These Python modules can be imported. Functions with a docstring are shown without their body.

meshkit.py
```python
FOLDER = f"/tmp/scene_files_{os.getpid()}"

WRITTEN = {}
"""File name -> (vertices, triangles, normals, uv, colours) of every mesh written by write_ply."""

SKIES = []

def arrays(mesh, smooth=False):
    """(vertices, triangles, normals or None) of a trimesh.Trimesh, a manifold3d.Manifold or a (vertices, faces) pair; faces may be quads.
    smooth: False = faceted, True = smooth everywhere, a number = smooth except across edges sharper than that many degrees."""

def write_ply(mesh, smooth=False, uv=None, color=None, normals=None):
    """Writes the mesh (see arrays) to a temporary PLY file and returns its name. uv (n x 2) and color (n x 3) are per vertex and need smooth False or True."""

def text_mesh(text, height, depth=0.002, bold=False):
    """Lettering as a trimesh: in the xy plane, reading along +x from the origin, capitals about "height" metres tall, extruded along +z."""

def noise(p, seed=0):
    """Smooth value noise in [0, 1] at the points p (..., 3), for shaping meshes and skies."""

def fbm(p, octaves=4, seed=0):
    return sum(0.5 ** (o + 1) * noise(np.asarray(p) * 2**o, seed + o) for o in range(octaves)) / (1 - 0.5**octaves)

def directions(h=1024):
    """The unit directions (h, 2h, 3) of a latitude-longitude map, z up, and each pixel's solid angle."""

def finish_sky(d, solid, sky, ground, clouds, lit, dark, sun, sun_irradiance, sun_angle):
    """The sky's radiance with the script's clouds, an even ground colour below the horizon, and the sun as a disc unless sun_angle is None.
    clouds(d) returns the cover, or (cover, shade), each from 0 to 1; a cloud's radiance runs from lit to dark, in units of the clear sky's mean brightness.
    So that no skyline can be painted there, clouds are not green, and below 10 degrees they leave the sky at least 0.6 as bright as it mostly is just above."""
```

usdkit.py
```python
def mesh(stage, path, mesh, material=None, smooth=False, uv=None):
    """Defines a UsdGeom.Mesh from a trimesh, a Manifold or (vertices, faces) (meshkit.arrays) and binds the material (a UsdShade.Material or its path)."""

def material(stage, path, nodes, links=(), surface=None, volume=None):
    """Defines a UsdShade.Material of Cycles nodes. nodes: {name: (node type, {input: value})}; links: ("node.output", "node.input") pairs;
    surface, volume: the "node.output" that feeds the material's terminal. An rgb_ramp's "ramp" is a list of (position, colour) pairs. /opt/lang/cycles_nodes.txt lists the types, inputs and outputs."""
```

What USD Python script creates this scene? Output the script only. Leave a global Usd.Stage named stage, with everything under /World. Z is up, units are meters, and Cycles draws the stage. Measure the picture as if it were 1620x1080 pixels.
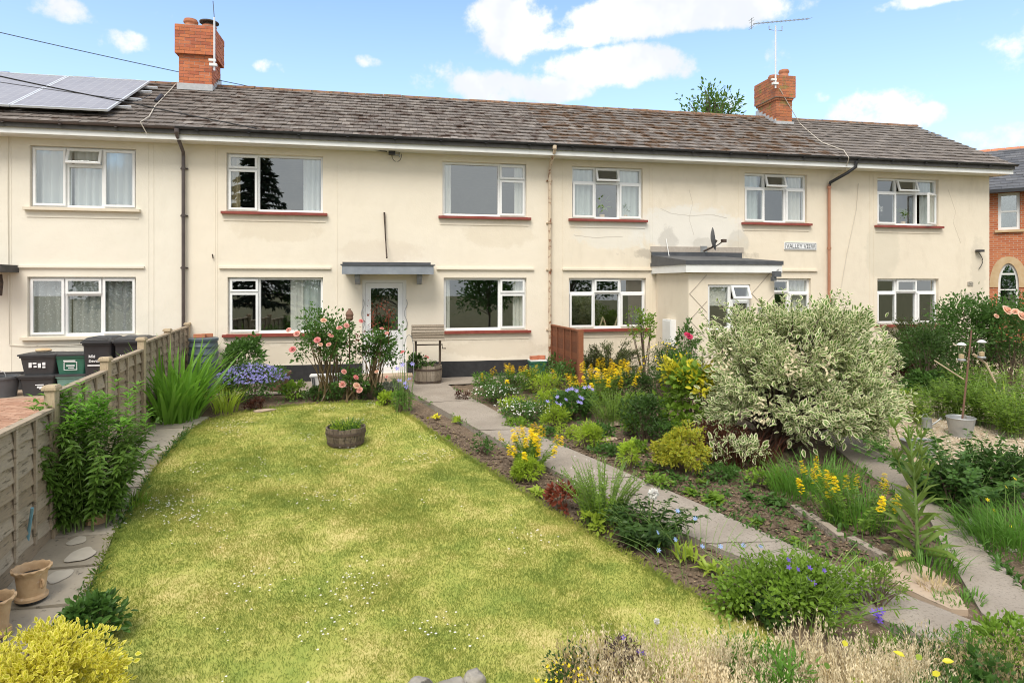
import math, numpy as np, usdkit, meshkit
from pxr import Usd, UsdGeom, UsdLux, UsdShade, Gf, Sdf, Vt
from shapely.geometry import Polygon, Point
from shapely import contains_xy
from scipy.spatial import Delaunay

stage = Usd.Stage.CreateInMemory()
UsdGeom.SetStageUpAxis(stage, UsdGeom.Tokens.z); UsdGeom.SetStageMetersPerUnit(stage, 1.0)
stage.SetDefaultPrim(UsdGeom.Xform.Define(stage, '/World').GetPrim())
UsdGeom.Scope.Define(stage, '/World/Looks')
L = '/World/Looks/'
rng = np.random.default_rng(7)
pi = math.pi

# ------------------------------------------------------------------ camera, sky, sun, exposure
YAW, DIST, EYE, FPX = math.radians(11.3), 13.83, 2.04, 1000.0
EXPOSURE = 1.42
SUN_EL, SUN_AZ = math.radians(54), math.atan2(-0.45, -0.85)      # azimuth = atan2(x, y) of the direction towards the sun
SUN_I, SUN_ANGLE, SKY_S = 0.36, 32.0, 0.135
cam = UsdGeom.Camera.Define(stage, '/World/camera')
cam.AddTranslateOp().Set(Gf.Vec3d(0, -DIST, EYE))
cam.AddRotateXYZOp().Set(Gf.Vec3f(90, 0, -math.degrees(YAW)))
cam.CreateHorizontalApertureAttr(36.0); cam.CreateVerticalApertureAttr(24.0)
cam.CreateFocalLengthAttr(36.0 * FPX / 1620)
cam.CreateVerticalApertureOffsetAttr(-36.0 * 90 / 1620)
cam.CreateClippingRangeAttr(Gf.Vec2f(0.05, 5000)); cam.CreateExposureAttr(EXPOSURE)
FW = np.array([math.sin(YAW), math.cos(YAW), 0]); RT = np.array([math.cos(YAW), -math.sin(YAW), 0]); UP = np.array([0, 0, 1.])
CAM = np.array([0, -DIST, EYE])
sd = np.array([math.cos(SUN_EL) * math.sin(SUN_AZ), math.cos(SUN_EL) * math.cos(SUN_AZ), math.sin(SUN_EL)])
sun = UsdLux.DistantLight.Define(stage, '/World/sun')
sun.CreateIntensityAttr(SUN_I); sun.CreateAngleAttr(SUN_ANGLE); sun.CreateNormalizeAttr(True); sun.CreateColorAttr(Gf.Vec3f(1, .95, .86))
sun.AddTransformOp().Set(Gf.Matrix4d(1).SetRotate(Gf.Rotation(Gf.Vec3d(0, 0, 1), Gf.Vec3d(*sd.tolist()))))

def sky_material():
    n = {'tc': ('texture_coordinate', {}), 'sky': ('sky_texture', dict(sky_type='single_scattering', sun_disc=False, sun_elevation=SUN_EL, sun_rotation=SUN_AZ, air_density=1.0, aerosol_density=0.7, ozone_density=1.5)),
         'xyz': ('separate_xyz', {}), 'bg': ('background_shader', {'strength': SKY_S}),
         'n1': ('noise_texture', dict(scale=9., detail=9., roughness=.62)), 'n2': ('noise_texture', dict(scale=3.2, detail=6., roughness=.55)),
         'n3': ('noise_texture', dict(scale=5.5, detail=5., roughness=.55)),
         'tint': ('mix_color', dict(blend_type='multiply', fac=1.0, b=(.80, .83, .84))), 'mx': ('mix_color', dict(blend_type='mix')),
         'hz': ('mix_color', dict(blend_type='mix', b=(2.05, 2.45, 2.75))), 'hzr': ('map_range', dict(from_min=0., from_max=.42, to_min=.55, to_max=0., clamp=True)),
         'shr': ('rgb_ramp', {'ramp': [(0, (2.2, 2.3, 2.46)), (.42, (2.6, 2.68, 2.8)), (.54, (3.2, 3.2, 3.2)), (1, (3.7, 3.7, 3.66))]}),
         'cr': ('map_range', dict(range_type='smoothstep', from_min=.49, from_max=.72, to_min=0., to_max=.97, clamp=True))}
    l = [('tc.generated', 'n1.vector'), ('tc.generated', 'n2.vector'), ('tc.generated', 'n3.vector'), ('tc.generated', 'xyz.vector'),
         ('sky.color', 'tint.a'), ('tint.result', 'hz.a'), ('xyz.z', 'hzr.value'), ('hzr.result', 'hz.fac'), ('hz.result', 'mx.a'), ('n3.fac', 'shr.fac'), ('shr.color', 'mx.b'), ('mx.result', 'bg.color')]
    prev = None
    # cloud banks: direction (u, v in view pixels), half width, half height, weight
    for k, (u, v, a, b, w) in enumerate([(975, 106, 128, 36, 1.0), (1075, 20, 215, 36, .92), (812, 42, 80, 50, .86), (770, 140, 60, 30, .62), (865, 138, 80, 24, .8), (900, 60, 120, 22, .7), (195, 66, 44, 22, .66), (100, 18, 70, 22, .55), (432, 106, 32, 15, .6), (500, 94, 45, 11, .5), (1375, 180, 70, 42, .72), (1460, 185, 40, 22, .6), (1300, 152, 16, 14, .55), (1590, 215, 110, 22, .6), (1450, 3, 90, 14, .66), (580, 96, 24, 12, .5), (270, 22, 30, 12, .4)]):
        d = FW + RT * (u - 810) / FPX + UP * (450 - v) / FPX; s = np.linalg.norm(d); d = d / s
        # ellipse distance measured in a frame at the bank's own direction
        e = np.cross(UP, d); e /= np.linalg.norm(e); t = np.cross(d, e)
        for nm, ax, r in (('x', e, a), ('y', t, b)):
            n[f'd{nm}{k}'] = ('vector_math', dict(math_type='dot_product', vector2=tuple(ax * FPX * s / r)))
            l.append(('tc.generated', f'd{nm}{k}.vector1'))
        n[f'q{k}'] = ('math', dict(math_type='multiply')); l += [(f'dx{k}.value', f'q{k}.value1'), (f'dx{k}.value', f'q{k}.value2')]
        n[f'p{k}'] = ('math', dict(math_type='multiply_add')); l += [(f'dy{k}.value', f'p{k}.value1'), (f'dy{k}.value', f'p{k}.value2'), (f'q{k}.value', f'p{k}.value3')]
        n[f'm{k}'] = ('map_range', dict(range_type='smoothstep', from_min=0., from_max=1.7, to_min=w * .50, to_max=0., clamp=True)); l.append((f'p{k}.value', f'm{k}.value'))
        if prev:
            n[f'j{k}'] = ('math', dict(math_type='maximum')); l += [(prev, f'j{k}.value1'), (f'm{k}.result', f'j{k}.value2')]; prev = f'j{k}.value'
        else:
            prev = 'm0.result'
    # scattered clouds all round, thinner than the banks, so that the sky goes on beyond the frame
    n['far'] = ('map_range', dict(range_type='smoothstep', from_min=.30, from_max=.62, to_min=.12, to_max=.34, clamp=True)); l.append(('n2.fac', 'far.value'))
    n['beh'] = ('map_range', dict(from_min=.62, from_max=.1, to_min=0., to_max=1., clamp=True)); n['dy'] = ('vector_math', dict(math_type='dot_product', vector2=tuple(FW)))
    l += [('tc.generated', 'dy.vector1'), ('dy.value', 'beh.value')]
    n['fb'] = ('math', dict(math_type='multiply', value2=1.9)); l.append(('far.result', 'fb.value1'))
    n['fc'] = ('math', dict(math_type='multiply')); l += [('fb.value', 'fc.value1'), ('beh.result', 'fc.value2')]
    n['jm'] = ('math', dict(math_type='maximum')); l += [(prev, 'jm.value1'), ('fc.value', 'jm.value2')]
    n['nn'] = ('math', dict(math_type='multiply_add', value2=1.5, value3=-.38)); l.append(('n1.fac', 'nn.value1'))
    n['sum'] = ('math', dict(math_type='add')); l += [('jm.value', 'sum.value1'), ('nn.value', 'sum.value2')]
    l += [('sum.value', 'cr.value'), ('cr.result', 'mx.fac')]
    return usdkit.material(stage, L + 'sky', n, l, surface='bg.background')
dome = UsdLux.DomeLight.Define(stage, '/World/sky')
UsdShade.MaterialBindingAPI.Apply(dome.GetPrim()).Bind(sky_material())

# ------------------------------------------------------------------ helpers
def ray(u, v): return FW + RT * (u - 810) / FPX + UP * (450 - v) / FPX
def at_y(u, v, y=0.0):
    r = ray(u, v); return CAM + r * (y + DIST) / r[1]
def at_d(u, v, d): return CAM + d * ray(u, v)
def gz(y):
    s = np.clip(-1.4 - np.asarray(y, float), 0, 9.2); return -.065 * s
def on_g(u, v):
    r = ray(u, v); lo, hi = .5, 80.
    for _ in range(50):
        m = (lo + hi) / 2; p = CAM + m * r
        if p[2] > gz(p[1]): lo = m
        else: hi = m
    return CAM + lo * r
def depth(p): return float((np.asarray(p) - CAM) @ FW)
def base(u, v):
    """ground point below pixel, and metres per pixel there"""
    p = on_g(u, v); return p, depth(p) / FPX

def tag(path, label=None, cat=None, group=None, kind=None):
    p = stage.GetPrimAtPath(path)
    for k, t in (('label', label), ('category', cat), ('group', group), ('kind', kind)):
        if t: p.SetCustomDataByKey(k, t)
    return path
USED, ORG = {}, {}
def uniq(parent, name):
    k = (parent, name); USED[k] = USED.get(k, -1) + 1
    return f'{parent}/{name}' if USED[k] == 0 else f'{parent}/{name}_{USED[k]:03d}'
def thing(name, label, cat, loc=(0, 0, 0), group=None, kind=None, ref=None, rotz=0, scale=None):
    path = uniq('/World', name); x = UsdGeom.Xform.Define(stage, path)
    x.AddTranslateOp().Set(Gf.Vec3d(*map(float, loc)))
    if rotz: x.AddRotateZOp().Set(float(math.degrees(rotz)))
    if scale: x.AddScaleOp().Set(Gf.Vec3f(*([scale] * 3) if np.ndim(scale) == 0 else scale))
    ORG[path] = np.asarray(loc, float)
    if ref:
        x.GetPrim().GetReferences().AddInternalReference(ref); x.GetPrim().SetInstanceable(True)
    return tag(path, label, cat, group, kind)
def put(parent, name, b, mat, smooth=False, label=None, kind=None, cat=None, group=None, tone=None):
    """one Mesh prim under parent (or top-level); geometry is given in world coordinates"""
    root = parent or '/World'
    path = uniq(root, name)
    v, f = b.arrays() if isinstance(b, B) else b
    if parent is None:
        o = np.array([(v[:, 0].min() + v[:, 0].max()) / 2, (v[:, 1].min() + v[:, 1].max()) / 2, v[:, 2].min()]) if kind != 'structure' else np.zeros(3)
    else:
        o = ORG[root]
    if smooth:
        m = usdkit.mesh(stage, path, (v - o, f), L + mat, smooth=smooth)
    else:
        m = UsdGeom.Mesh.Define(stage, path)
        m.CreatePointsAttr(Vt.Vec3fArray.FromNumpy((v - o).astype(np.float32)))
        m.CreateFaceVertexCountsAttr(Vt.IntArray.FromNumpy(np.full(len(f), 3, np.int32)))
        m.CreateFaceVertexIndicesAttr(Vt.IntArray.FromNumpy(np.ascontiguousarray(f, np.int32).ravel()))
        m.CreateSubdivisionSchemeAttr('none')
        UsdShade.MaterialBindingAPI.Apply(m.GetPrim()).Bind(UsdShade.Material.Get(stage, L + mat))
    if parent is None: UsdGeom.Xformable(m).AddTranslateOp().Set(Gf.Vec3d(*o.tolist()))
    ORG[path] = o
    if isinstance(b, B) and b.t and not smooth:
        UsdGeom.PrimvarsAPI(m).CreatePrimvar('tone', Sdf.ValueTypeNames.FloatArray, 'vertex').Set(Vt.FloatArray.FromNumpy(np.concatenate(b.t).astype(np.float32)))
    return tag(path, label, cat, group, kind)

def unit(a):
    a = np.asarray(a, float); return a / np.maximum(np.linalg.norm(a, axis=-1, keepdims=True), 1e-9)
class B:
    """collects triangles"""
    def __init__(s): s.v, s.f, s.n, s.t = [], [], 0, []
    def add(s, v, f, tone=None):
        v = np.asarray(v, float); f = np.asarray(f, int)
        if f.shape[1] == 4: f = np.vstack([f[:, [0, 1, 2]], f[:, [0, 2, 3]]])
        s.v.append(v); s.f.append(f + s.n); s.n += len(v)
        if tone is not None: s.t.append(np.full(len(v), tone) if np.ndim(tone) == 0 else np.asarray(tone))
        return s
    def arrays(s): return np.vstack(s.v), np.vstack(s.f)
    def bx(s, x0, x1, y0, y1, z0, z1, tone=None):
        return s.obox([(x0 + x1) / 2, (y0 + y1) / 2, (z0 + z1) / 2], [x1 - x0, y1 - y0, z1 - z0], np.eye(3), tone)
    def obox(s, c, size, R=np.eye(3), tone=None, taper=1.0):
        q = np.array([[i, j, k] for k in (-.5, .5) for j in (-.5, .5) for i in (-.5, .5)]) * np.asarray(size, float)
        if taper != 1.0: q[:4, :2] *= taper
        return s.add(np.asarray(c) + q @ np.asarray(R).T, [[0, 2, 3, 1], [4, 5, 7, 6], [0, 1, 5, 4], [2, 6, 7, 3], [0, 4, 6, 2], [1, 3, 7, 5]], tone)
    def bar(s, p0, p1, w, h, up=(0, 0, 1), tone=None):
        p0, p1 = np.asarray(p0, float), np.asarray(p1, float); x = unit(p1 - p0); y = unit(np.cross(up, x)); z = np.cross(x, y)
        return s.obox((p0 + p1) / 2, [np.linalg.norm(p1 - p0), w, h], np.stack([x, y, z], 1), tone)
    def tube(s, pts, r, n=6, tone=None, cap=True):
        pts = np.asarray(pts, float); k = len(pts); r = np.broadcast_to(r, (k,))
        t = unit(np.gradient(pts, axis=0)); a = np.array([0, 0, 1.]) if abs(t[0][2]) < .9 else np.array([1., 0, 0])
        x = unit(np.cross(a, t)); y = np.cross(t, x); th = np.arange(n) * 2 * pi / n
        v = (pts[:, None] + r[:, None, None] * (np.cos(th)[None, :, None] * x[:, None] + np.sin(th)[None, :, None] * y[:, None])).reshape(-1, 3)
        f = [[i * n + j, i * n + (j + 1) % n, (i + 1) * n + (j + 1) % n, (i + 1) * n + j] for i in range(k - 1) for j in range(n)]
        f = np.asarray(f); f = np.vstack([f[:, [0, 1, 2]], f[:, [0, 2, 3]]])
        if cap:
            c0 = np.array([[0, j + 1, j] for j in range(1, n - 1)]); c1 = np.array([[0, j, j + 1] for j in range(1, n - 1)]) + (k - 1) * n
            f = np.vstack([f, c0, c1])
        return s.add(v, f, tone)
    def lathe(s, c, prof, n=24, sx=1., sy=1., wave=None, tone=None):
        prof = np.asarray(prof, float); th = np.arange(n) * 2 * pi / n; k = len(prof)
        v = np.stack([prof[:, 0, None] * np.cos(th) * sx, prof[:, 0, None] * np.sin(th) * sy, np.repeat(prof[:, 1, None], n, 1)], -1)
        if wave is not None: v = wave(v)
        f = [[i * n + j, i * n + (j + 1) % n, (i + 1) * n + (j + 1) % n, (i + 1) * n + j] for i in range(k - 1) for j in range(n)]
        return s.add(v.reshape(-1, 3) + np.asarray(c), f, tone)
    def prism(s, poly, axis, a0, a1):
        """polygon (2-D, counter-clockwise) extruded along axis x, y or z from a0 to a1"""
        import trimesh
        m = trimesh.creation.extrude_polygon(poly if isinstance(poly, Polygon) else Polygon(poly), a1 - a0, engine='earcut')
        p = np.array(m.vertices); p[:, 2] += a0
        if axis == 'y': v = np.stack([p[:, 0], p[:, 2], p[:, 1]], 1); f = m.faces[:, ::-1]
        elif axis == 'x': v = np.stack([p[:, 2], p[:, 0], p[:, 1]], 1); f = m.faces
        else: v, f = p, m.faces
        return s.add(v, f)
    def mesh(s, m, T=None):
        v = np.array(m.vertices)
        if T is not None: v = v @ T[:3, :3].T + T[:3, 3]
        return s.add(v, np.array(m.faces))

# ------------------------------------------------------------------ materials
def mat(name, c1, c2=None, scale=6., rough=.6, bump=0., bscale=60., metal=0., spec=.5, c3=None, s3=40., f3=.5, detail=5., stretch=None, tone=None, trans=None, bdist=.01, coat=0.):
    """noise between c1 and c2 in world space, fine speckle c3, bump; tone: tuple of colours read from the mesh's own tone"""
    c2 = c2 or c1
    n = {'g': ('geometry', {}), 'mp': ('mapping', {'scale': stretch or (1, 1, 1)}), 'n': ('noise_texture', dict(scale=scale, detail=detail, roughness=.6)), 'r': ('rgb_ramp', {'ramp': [(.3, c1), (.7, c2)]}),
         'p': ('principled_bsdf', dict(roughness=rough, metallic=metal, specular_ior_level=spec, coat_weight=coat))}
    l = [('g.position', 'mp.vector'), ('mp.vector', 'n.vector'), ('n.fac', 'r.fac')]; out = 'r.color'
    if tone:
        n['at'] = ('attribute', {'attribute': 'tone'}); n['tr'] = ('rgb_ramp', {'ramp': [(i / max(len(tone) - 1, 1), c) for i, c in enumerate(tone)]})
        n['tm'] = ('mix_color', dict(blend_type='multiply', fac=1.0)); l += [('at.fac', 'tr.fac'), ('tr.color', 'tm.a'), (out, 'tm.b')]; out = 'tm.result'
    if c3:
        n['n3'] = ('noise_texture', dict(scale=s3, detail=4., roughness=.65)); n['m3'] = ('map_range', dict(from_min=f3, from_max=f3 + .1, to_min=0., to_max=1., clamp=True)); n['x3'] = ('mix_color', dict(blend_type='mix', b=c3))
        l += [('mp.vector', 'n3.vector'), ('n3.fac', 'm3.value'), ('m3.result', 'x3.fac'), (out, 'x3.a')]; out = 'x3.result'
    l.append((out, 'p.base_color'))
    if bump:
        n['nb'] = ('noise_texture', dict(scale=bscale, detail=4., roughness=.6)); n['b'] = ('bump', dict(strength=bump, distance=bdist)); l += [('mp.vector', 'nb.vector'), ('nb.fac', 'b.height'), ('b.normal', 'p.normal')]
    s = 'p.BSDF'
    if trans:
        n['t'] = ('translucent_bsdf', {}); n['mx'] = ('mix_closure', {'fac': trans}); l += [(out, 't.color'), ('p.BSDF', 'mx.closure1'), ('t.BSDF', 'mx.closure2')]; s = 'mx.closure'
    usdkit.material(stage, L + name, n, l, surface=s); return name
GREENS = ('leaf_mid', 'leaf_dark', 'leaf_fresh', 'leaf_sword', 'leaf_grass', 'leaf_tuft', 'leaf_variegated', 'leaf_house', 'leaf_lime', 'leaf_gold_edge', 'leaf_willow', 'yew', 'stem_green')
def leaf(name, cols, trans=.42, rough=.45, var=.25, vscale=3., edge=None):
    """foliage: every leaf its own tone (random per island), slow drift through the plant, light through the blade; edge: margin colour"""
    gain = 1.75 if name in GREENS else 1.0; cols = [(a, tuple(gain * x for x in c)) for a, c in cols]
    n = {'g': ('geometry', {}), 'r': ('rgb_ramp', {'ramp': cols}), 'n': ('noise_texture', dict(scale=vscale, detail=3.)), 'v': ('map_range', dict(from_min=.3, from_max=.7, to_min=1 - var, to_max=1 + var, clamp=True)),
         'm': ('vector_math', dict(math_type='scale')), 'p': ('principled_bsdf', dict(roughness=rough, specular_ior_level=.35)), 't': ('translucent_bsdf', {}), 'mx': ('mix_closure', {'fac': trans})}
    l = [('g.random_per_island', 'r.fac'), ('g.position', 'n.vector'), ('n.fac', 'v.value'), ('r.color', 'm.vector1'), ('v.result', 'm.scale')]; out = 'm.vector'
    if edge:
        n['a'] = ('attribute', {'attribute': 'tone'}); n['er'] = ('map_range', dict(from_min=.54, from_max=.70, to_min=0., to_max=1., clamp=True)); n['x'] = ('mix_color', dict(blend_type='mix', b=edge))
        l += [('a.fac', 'er.value'), ('er.result', 'x.fac'), ('m.vector', 'x.a')]; out = 'x.result'
    l += [(out, 'p.base_color'), (out, 't.color'), ('p.BSDF', 'mx.closure1'), ('t.BSDF', 'mx.closure2')]
    usdkit.material(stage, L + name, n, l, surface='mx.closure'); return name
# masonry, wood, metal, ground
def wall_mat(name, c1, c2, stain=None, grime=.35):
    n = {'g': ('geometry', {}), 'n': ('noise_texture', dict(scale=.9, detail=6., roughness=.65)), 'r': ('rgb_ramp', {'ramp': [(.3, c1), (.7, c2)]}), 'p': ('principled_bsdf', dict(roughness=.85, specular_ior_level=.2)),
         'mp': ('mapping', dict(scale=(1.6, 1.6, .6))), 'ns': ('noise_texture', dict(scale=1.6, detail=5., roughness=.7)), 'ms': ('map_range', dict(from_min=.52, from_max=.8, to_min=0., to_max=grime, clamp=True)), 'xs': ('mix_color', dict(blend_type='mix', b=tuple(.62 * a * b for a, b in zip(c1, (1, .95, .86))))),
         'nb': ('noise_texture', dict(scale=38., detail=4.)), 'nb2': ('noise_texture', dict(scale=2.2, detail=3.)), 'ad': ('math', dict(math_type='multiply_add', value2=6.)), 'b': ('bump', dict(strength=.35, distance=.006))}
    l = [('g.position', 'n.vector'), ('n.fac', 'r.fac'), ('g.position', 'mp.vector'), ('mp.vector', 'ns.vector'), ('ns.fac', 'ms.value'), ('ms.result', 'xs.fac'), ('r.color', 'xs.a'),
         ('g.position', 'nb.vector'), ('g.position', 'nb2.vector'), ('nb2.fac', 'ad.value1'), ('nb.fac', 'ad.value3'), ('ad.value', 'b.height'), ('b.normal', 'p.normal')]; out = 'xs.result'
    if stain:   # weathered bare patches of the render, each an ellipse on the wall: (x, z, half width, half height)
        n['sx'] = ('separate_xyz', {}); l.append(('g.position', 'sx.vector')); n['nq'] = ('noise_texture', dict(scale=3.5, detail=7., roughness=.72)); l.append(('g.position', 'nq.vector'))
        for k, (x, z, a, b, col, amt) in enumerate(stain):
            n[f'a{k}'] = ('math', dict(math_type='multiply_add', value2=1 / a, value3=-x / a)); n[f'b{k}'] = ('math', dict(math_type='multiply_add', value2=1 / b, value3=-z / b))
            n[f'aa{k}'] = ('math', dict(math_type='multiply')); n[f'bb{k}'] = ('math', dict(math_type='multiply_add'))
            n[f'nn{k}'] = ('math', dict(math_type='multiply_add', value2=-3.0, value3=1.5)); n[f'su{k}'] = ('math', dict(math_type='add')); n[f'mr{k}'] = ('map_range', dict(from_min=.7, from_max=1.15, to_min=amt, to_max=0., clamp=True)); n[f'mi{k}'] = ('mix_color', dict(blend_type='mix', b=col))
            l += [('sx.x', f'a{k}.value1'), ('sx.z', f'b{k}.value1'), (f'a{k}.value', f'aa{k}.value1'), (f'a{k}.value', f'aa{k}.value2'), (f'b{k}.value', f'bb{k}.value1'), (f'b{k}.value', f'bb{k}.value2'), (f'aa{k}.value', f'bb{k}.value3'),
                  ('nq.fac', f'nn{k}.value1'), (f'bb{k}.value', f'su{k}.value1'), (f'nn{k}.value', f'su{k}.value2'), (f'su{k}.value', f'mr{k}.value'), (f'mr{k}.result', f'mi{k}.fac'), (out, f'mi{k}.a')]; out = f'mi{k}.result'
    l.append((out, 'p.base_color')); usdkit.material(stage, L + name, n, l, surface='p.BSDF')
wall_mat('render_ivory', (.72, .67, .57), (.76, .71, .61), grime=.10)
wall_mat('render_cream', (.74, .665, .545), (.78, .705, .585), grime=.12, stain=[(-2.2, 3.2, .9, .28, (.62, .53, .40), .35), (2.5, 3.15, .8, .3, (.62, .53, .40), .35), (-.1, 2.75, .9, .25, (.64, .55, .43), .4), (2.4, .62, 1.2, .2, (.56, .48, .37), .4), (-2.4, .6, 1.4, .2, (.55, .47, .36), .4)])
wall_mat('render_worn', (.69, .61, .485), (.75, .67, .545), grime=.3, stain=[(7.0, 3.35, 1.5, .55, (.73, .70, .64), .8), (7.1, 2.75, 1.6, .16, (.42, .37, .30), .7), (5.2, 3.2, 1.0, .35, (.72, .69, .62), .6), (6.5, 3.0, .25, .4, (.50, .47, .42), .6), (8.3, 3.05, .3, .3, (.50, .47, .41), .5), (7.4, 3.0, .3, .16, (.52, .49, .43), .5)])
wall_mat('render_end', (.69, .61, .49), (.74, .66, .535), grime=.32, stain=[(12.3, 2.9, .5, .8, (.62, .56, .45), .7), (15.0, 1.7, .3, .15, (.42, .38, .32), .7), (15.2, 2.4, .25, .9, (.58, .52, .42), .6)])
mat('white_plastic', (.80, .80, .79), (.76, .76, .75), rough=.35)
mat('white_paint', (.78, .78, .76), (.70, .70, .68), scale=3, rough=.5)
mat('red_paint', (.20, .035, .025), (.27, .06, .042), scale=9, rough=.45)
mat('sill_cream', (.62, .55, .43), (.68, .6, .48), rough=.7)
mat('plinth_black', (.014, .014, .016), (.028, .028, .03), scale=8, rough=.6, bump=.4, bscale=14)
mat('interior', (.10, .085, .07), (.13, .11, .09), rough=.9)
mat('brown_plastic', (.06, .045, .042), (.09, .07, .062), rough=.35)
mat('black_plastic', (.018, .018, .02), (.028, .028, .03), rough=.4)
mat('rust_pipe', (.50, .40, .29), (.58, .48, .35), scale=5, rough=.7, c3=(.20, .075, .03), s3=9, f3=.5)
mat('terracotta_pipe', (.34, .15, .085), (.40, .19, .11), scale=5, rough=.6, c3=(.5, .4, .3), s3=9, f3=.66)
mat('lead', (.05, .053, .06), (.08, .084, .092), scale=7, rough=.5)
mat('lead_light', (.36, .37, .38), (.46, .47, .48), scale=12, rough=.5)
mat('grey_paint', (.20, .22, .25), (.27, .29, .32), scale=6, rough=.5)
mat('joint_dark', (.07, .058, .045), (.11, .09, .07), scale=9, rough=1.)
mat('mortar', (.36, .31, .26), (.44, .39, .33), scale=20, rough=.9)
mat('brick', (.85, .85, .85), (1.1, 1.05, 1.0), scale=9, rough=.85, tone=[(.42, .125, .05), (.52, .17, .07), (.47, .15, .075), (.36, .10, .05)], c3=(.12, .085, .07), s3=13, f3=.66, bump=.3, bscale=90)
mat('brick_mossy', (.8, .8, .8), (1.05, 1., .95), scale=9, rough=.9, tone=[(.42, .14, .06), (.50, .18, .08), (.42, .16, .08), (.32, .11, .06)], c3=(.27, .19, .06), s3=5, f3=.54, bump=.4, bscale=70)
mat('clay_pot', (.42, .15, .075), (.5, .21, .11), scale=8, rough=.8)
def slate(name, spots, moss, f):
    mat(name, (.75, .75, .76), (1.15, 1.12, 1.08), scale=3.5, rough=.85, tone=[(.135, .113, .098), (.17, .147, .13), (.205, .18, .16), (.27, .24, .215)], c3=spots, s3=moss, f3=f, bump=.8, bscale=45, bdist=.012)
slate('slate_lichen', (.075, .048, .034), 4.2, .515); slate('slate_moss', (.105, .058, .028), 3.2, .475); slate('slate_clean', (.13, .12, .11), 8., .56)
mat('slate_base', (.05, .047, .045), (.09, .085, .08), rough=.9)
mat('slate_house', (.8, .8, .8), (1.1, 1.1, 1.1), scale=3, rough=.7, tone=[(.07, .072, .08), (.10, .102, .11), (.13, .13, .135)], bump=.4)
mat('ridge_clay', (.17, .085, .05), (.26, .15, .09), scale=4, rough=.9, c3=(.10, .08, .06), s3=12, f3=.5, bump=.5)
mat('wood_grey', (.85, .85, .85), (1.1, 1.08, 1.05), scale=3, rough=.85, stretch=(4, 4, 26), tone=[(.25, .195, .135), (.34, .27, .19), (.42, .355, .275), (.30, .24, .17)], c3=(.15, .12, .08), s3=1.6, f3=.56, bump=.5, bscale=30)
mat('wood_post', (.40, .31, .20), (.46, .37, .25), scale=6, rough=.85, stretch=(14, 14, 1.5), c3=(.30, .23, .15), s3=6, f3=.55, bump=.4, bscale=20)
mat('wood_brown', (.8, .8, .8), (1.1, 1.05, 1.), scale=3, rough=.8, stretch=(4, 4, 20), tone=[(.20, .07, .03), (.25, .09, .04), (.17, .06, .028)], bump=.4, bscale=30)
mat('wood_old', (.8, .8, .8), (1.1, 1.1, 1.1), scale=5, rough=.9, stretch=(9, 9, 1.5), tone=[(.20, .16, .115), (.27, .22, .165), (.33, .28, .22)], c3=(.10, .08, .055), s3=10, f3=.55, bump=.6, bscale=18)
mat('wood_wet', (.7, .7, .7), (1.1, 1.1, 1.1), scale=5, rough=.9, stretch=(9, 9, 1.5), tone=[(.12, .09, .065), (.165, .125, .09), (.21, .165, .12)], c3=(.05, .04, .03), s3=8, f3=.52, bump=.6, bscale=18)
mat('iron', (.04, .03, .025), (.10, .065, .045), scale=20, rough=.7)
mat('rusty_iron', (.14, .075, .05), (.20, .11, .07), scale=20, rough=.8)
mat('galvanised', (.28, .29, .29), (.42, .43, .43), scale=7, rough=.45, metal=.55, c3=(.28, .25, .22), s3=7, f3=.6)
mat('aluminium', (.66, .67, .68), (.72, .73, .74), rough=.4, metal=.4)
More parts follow.
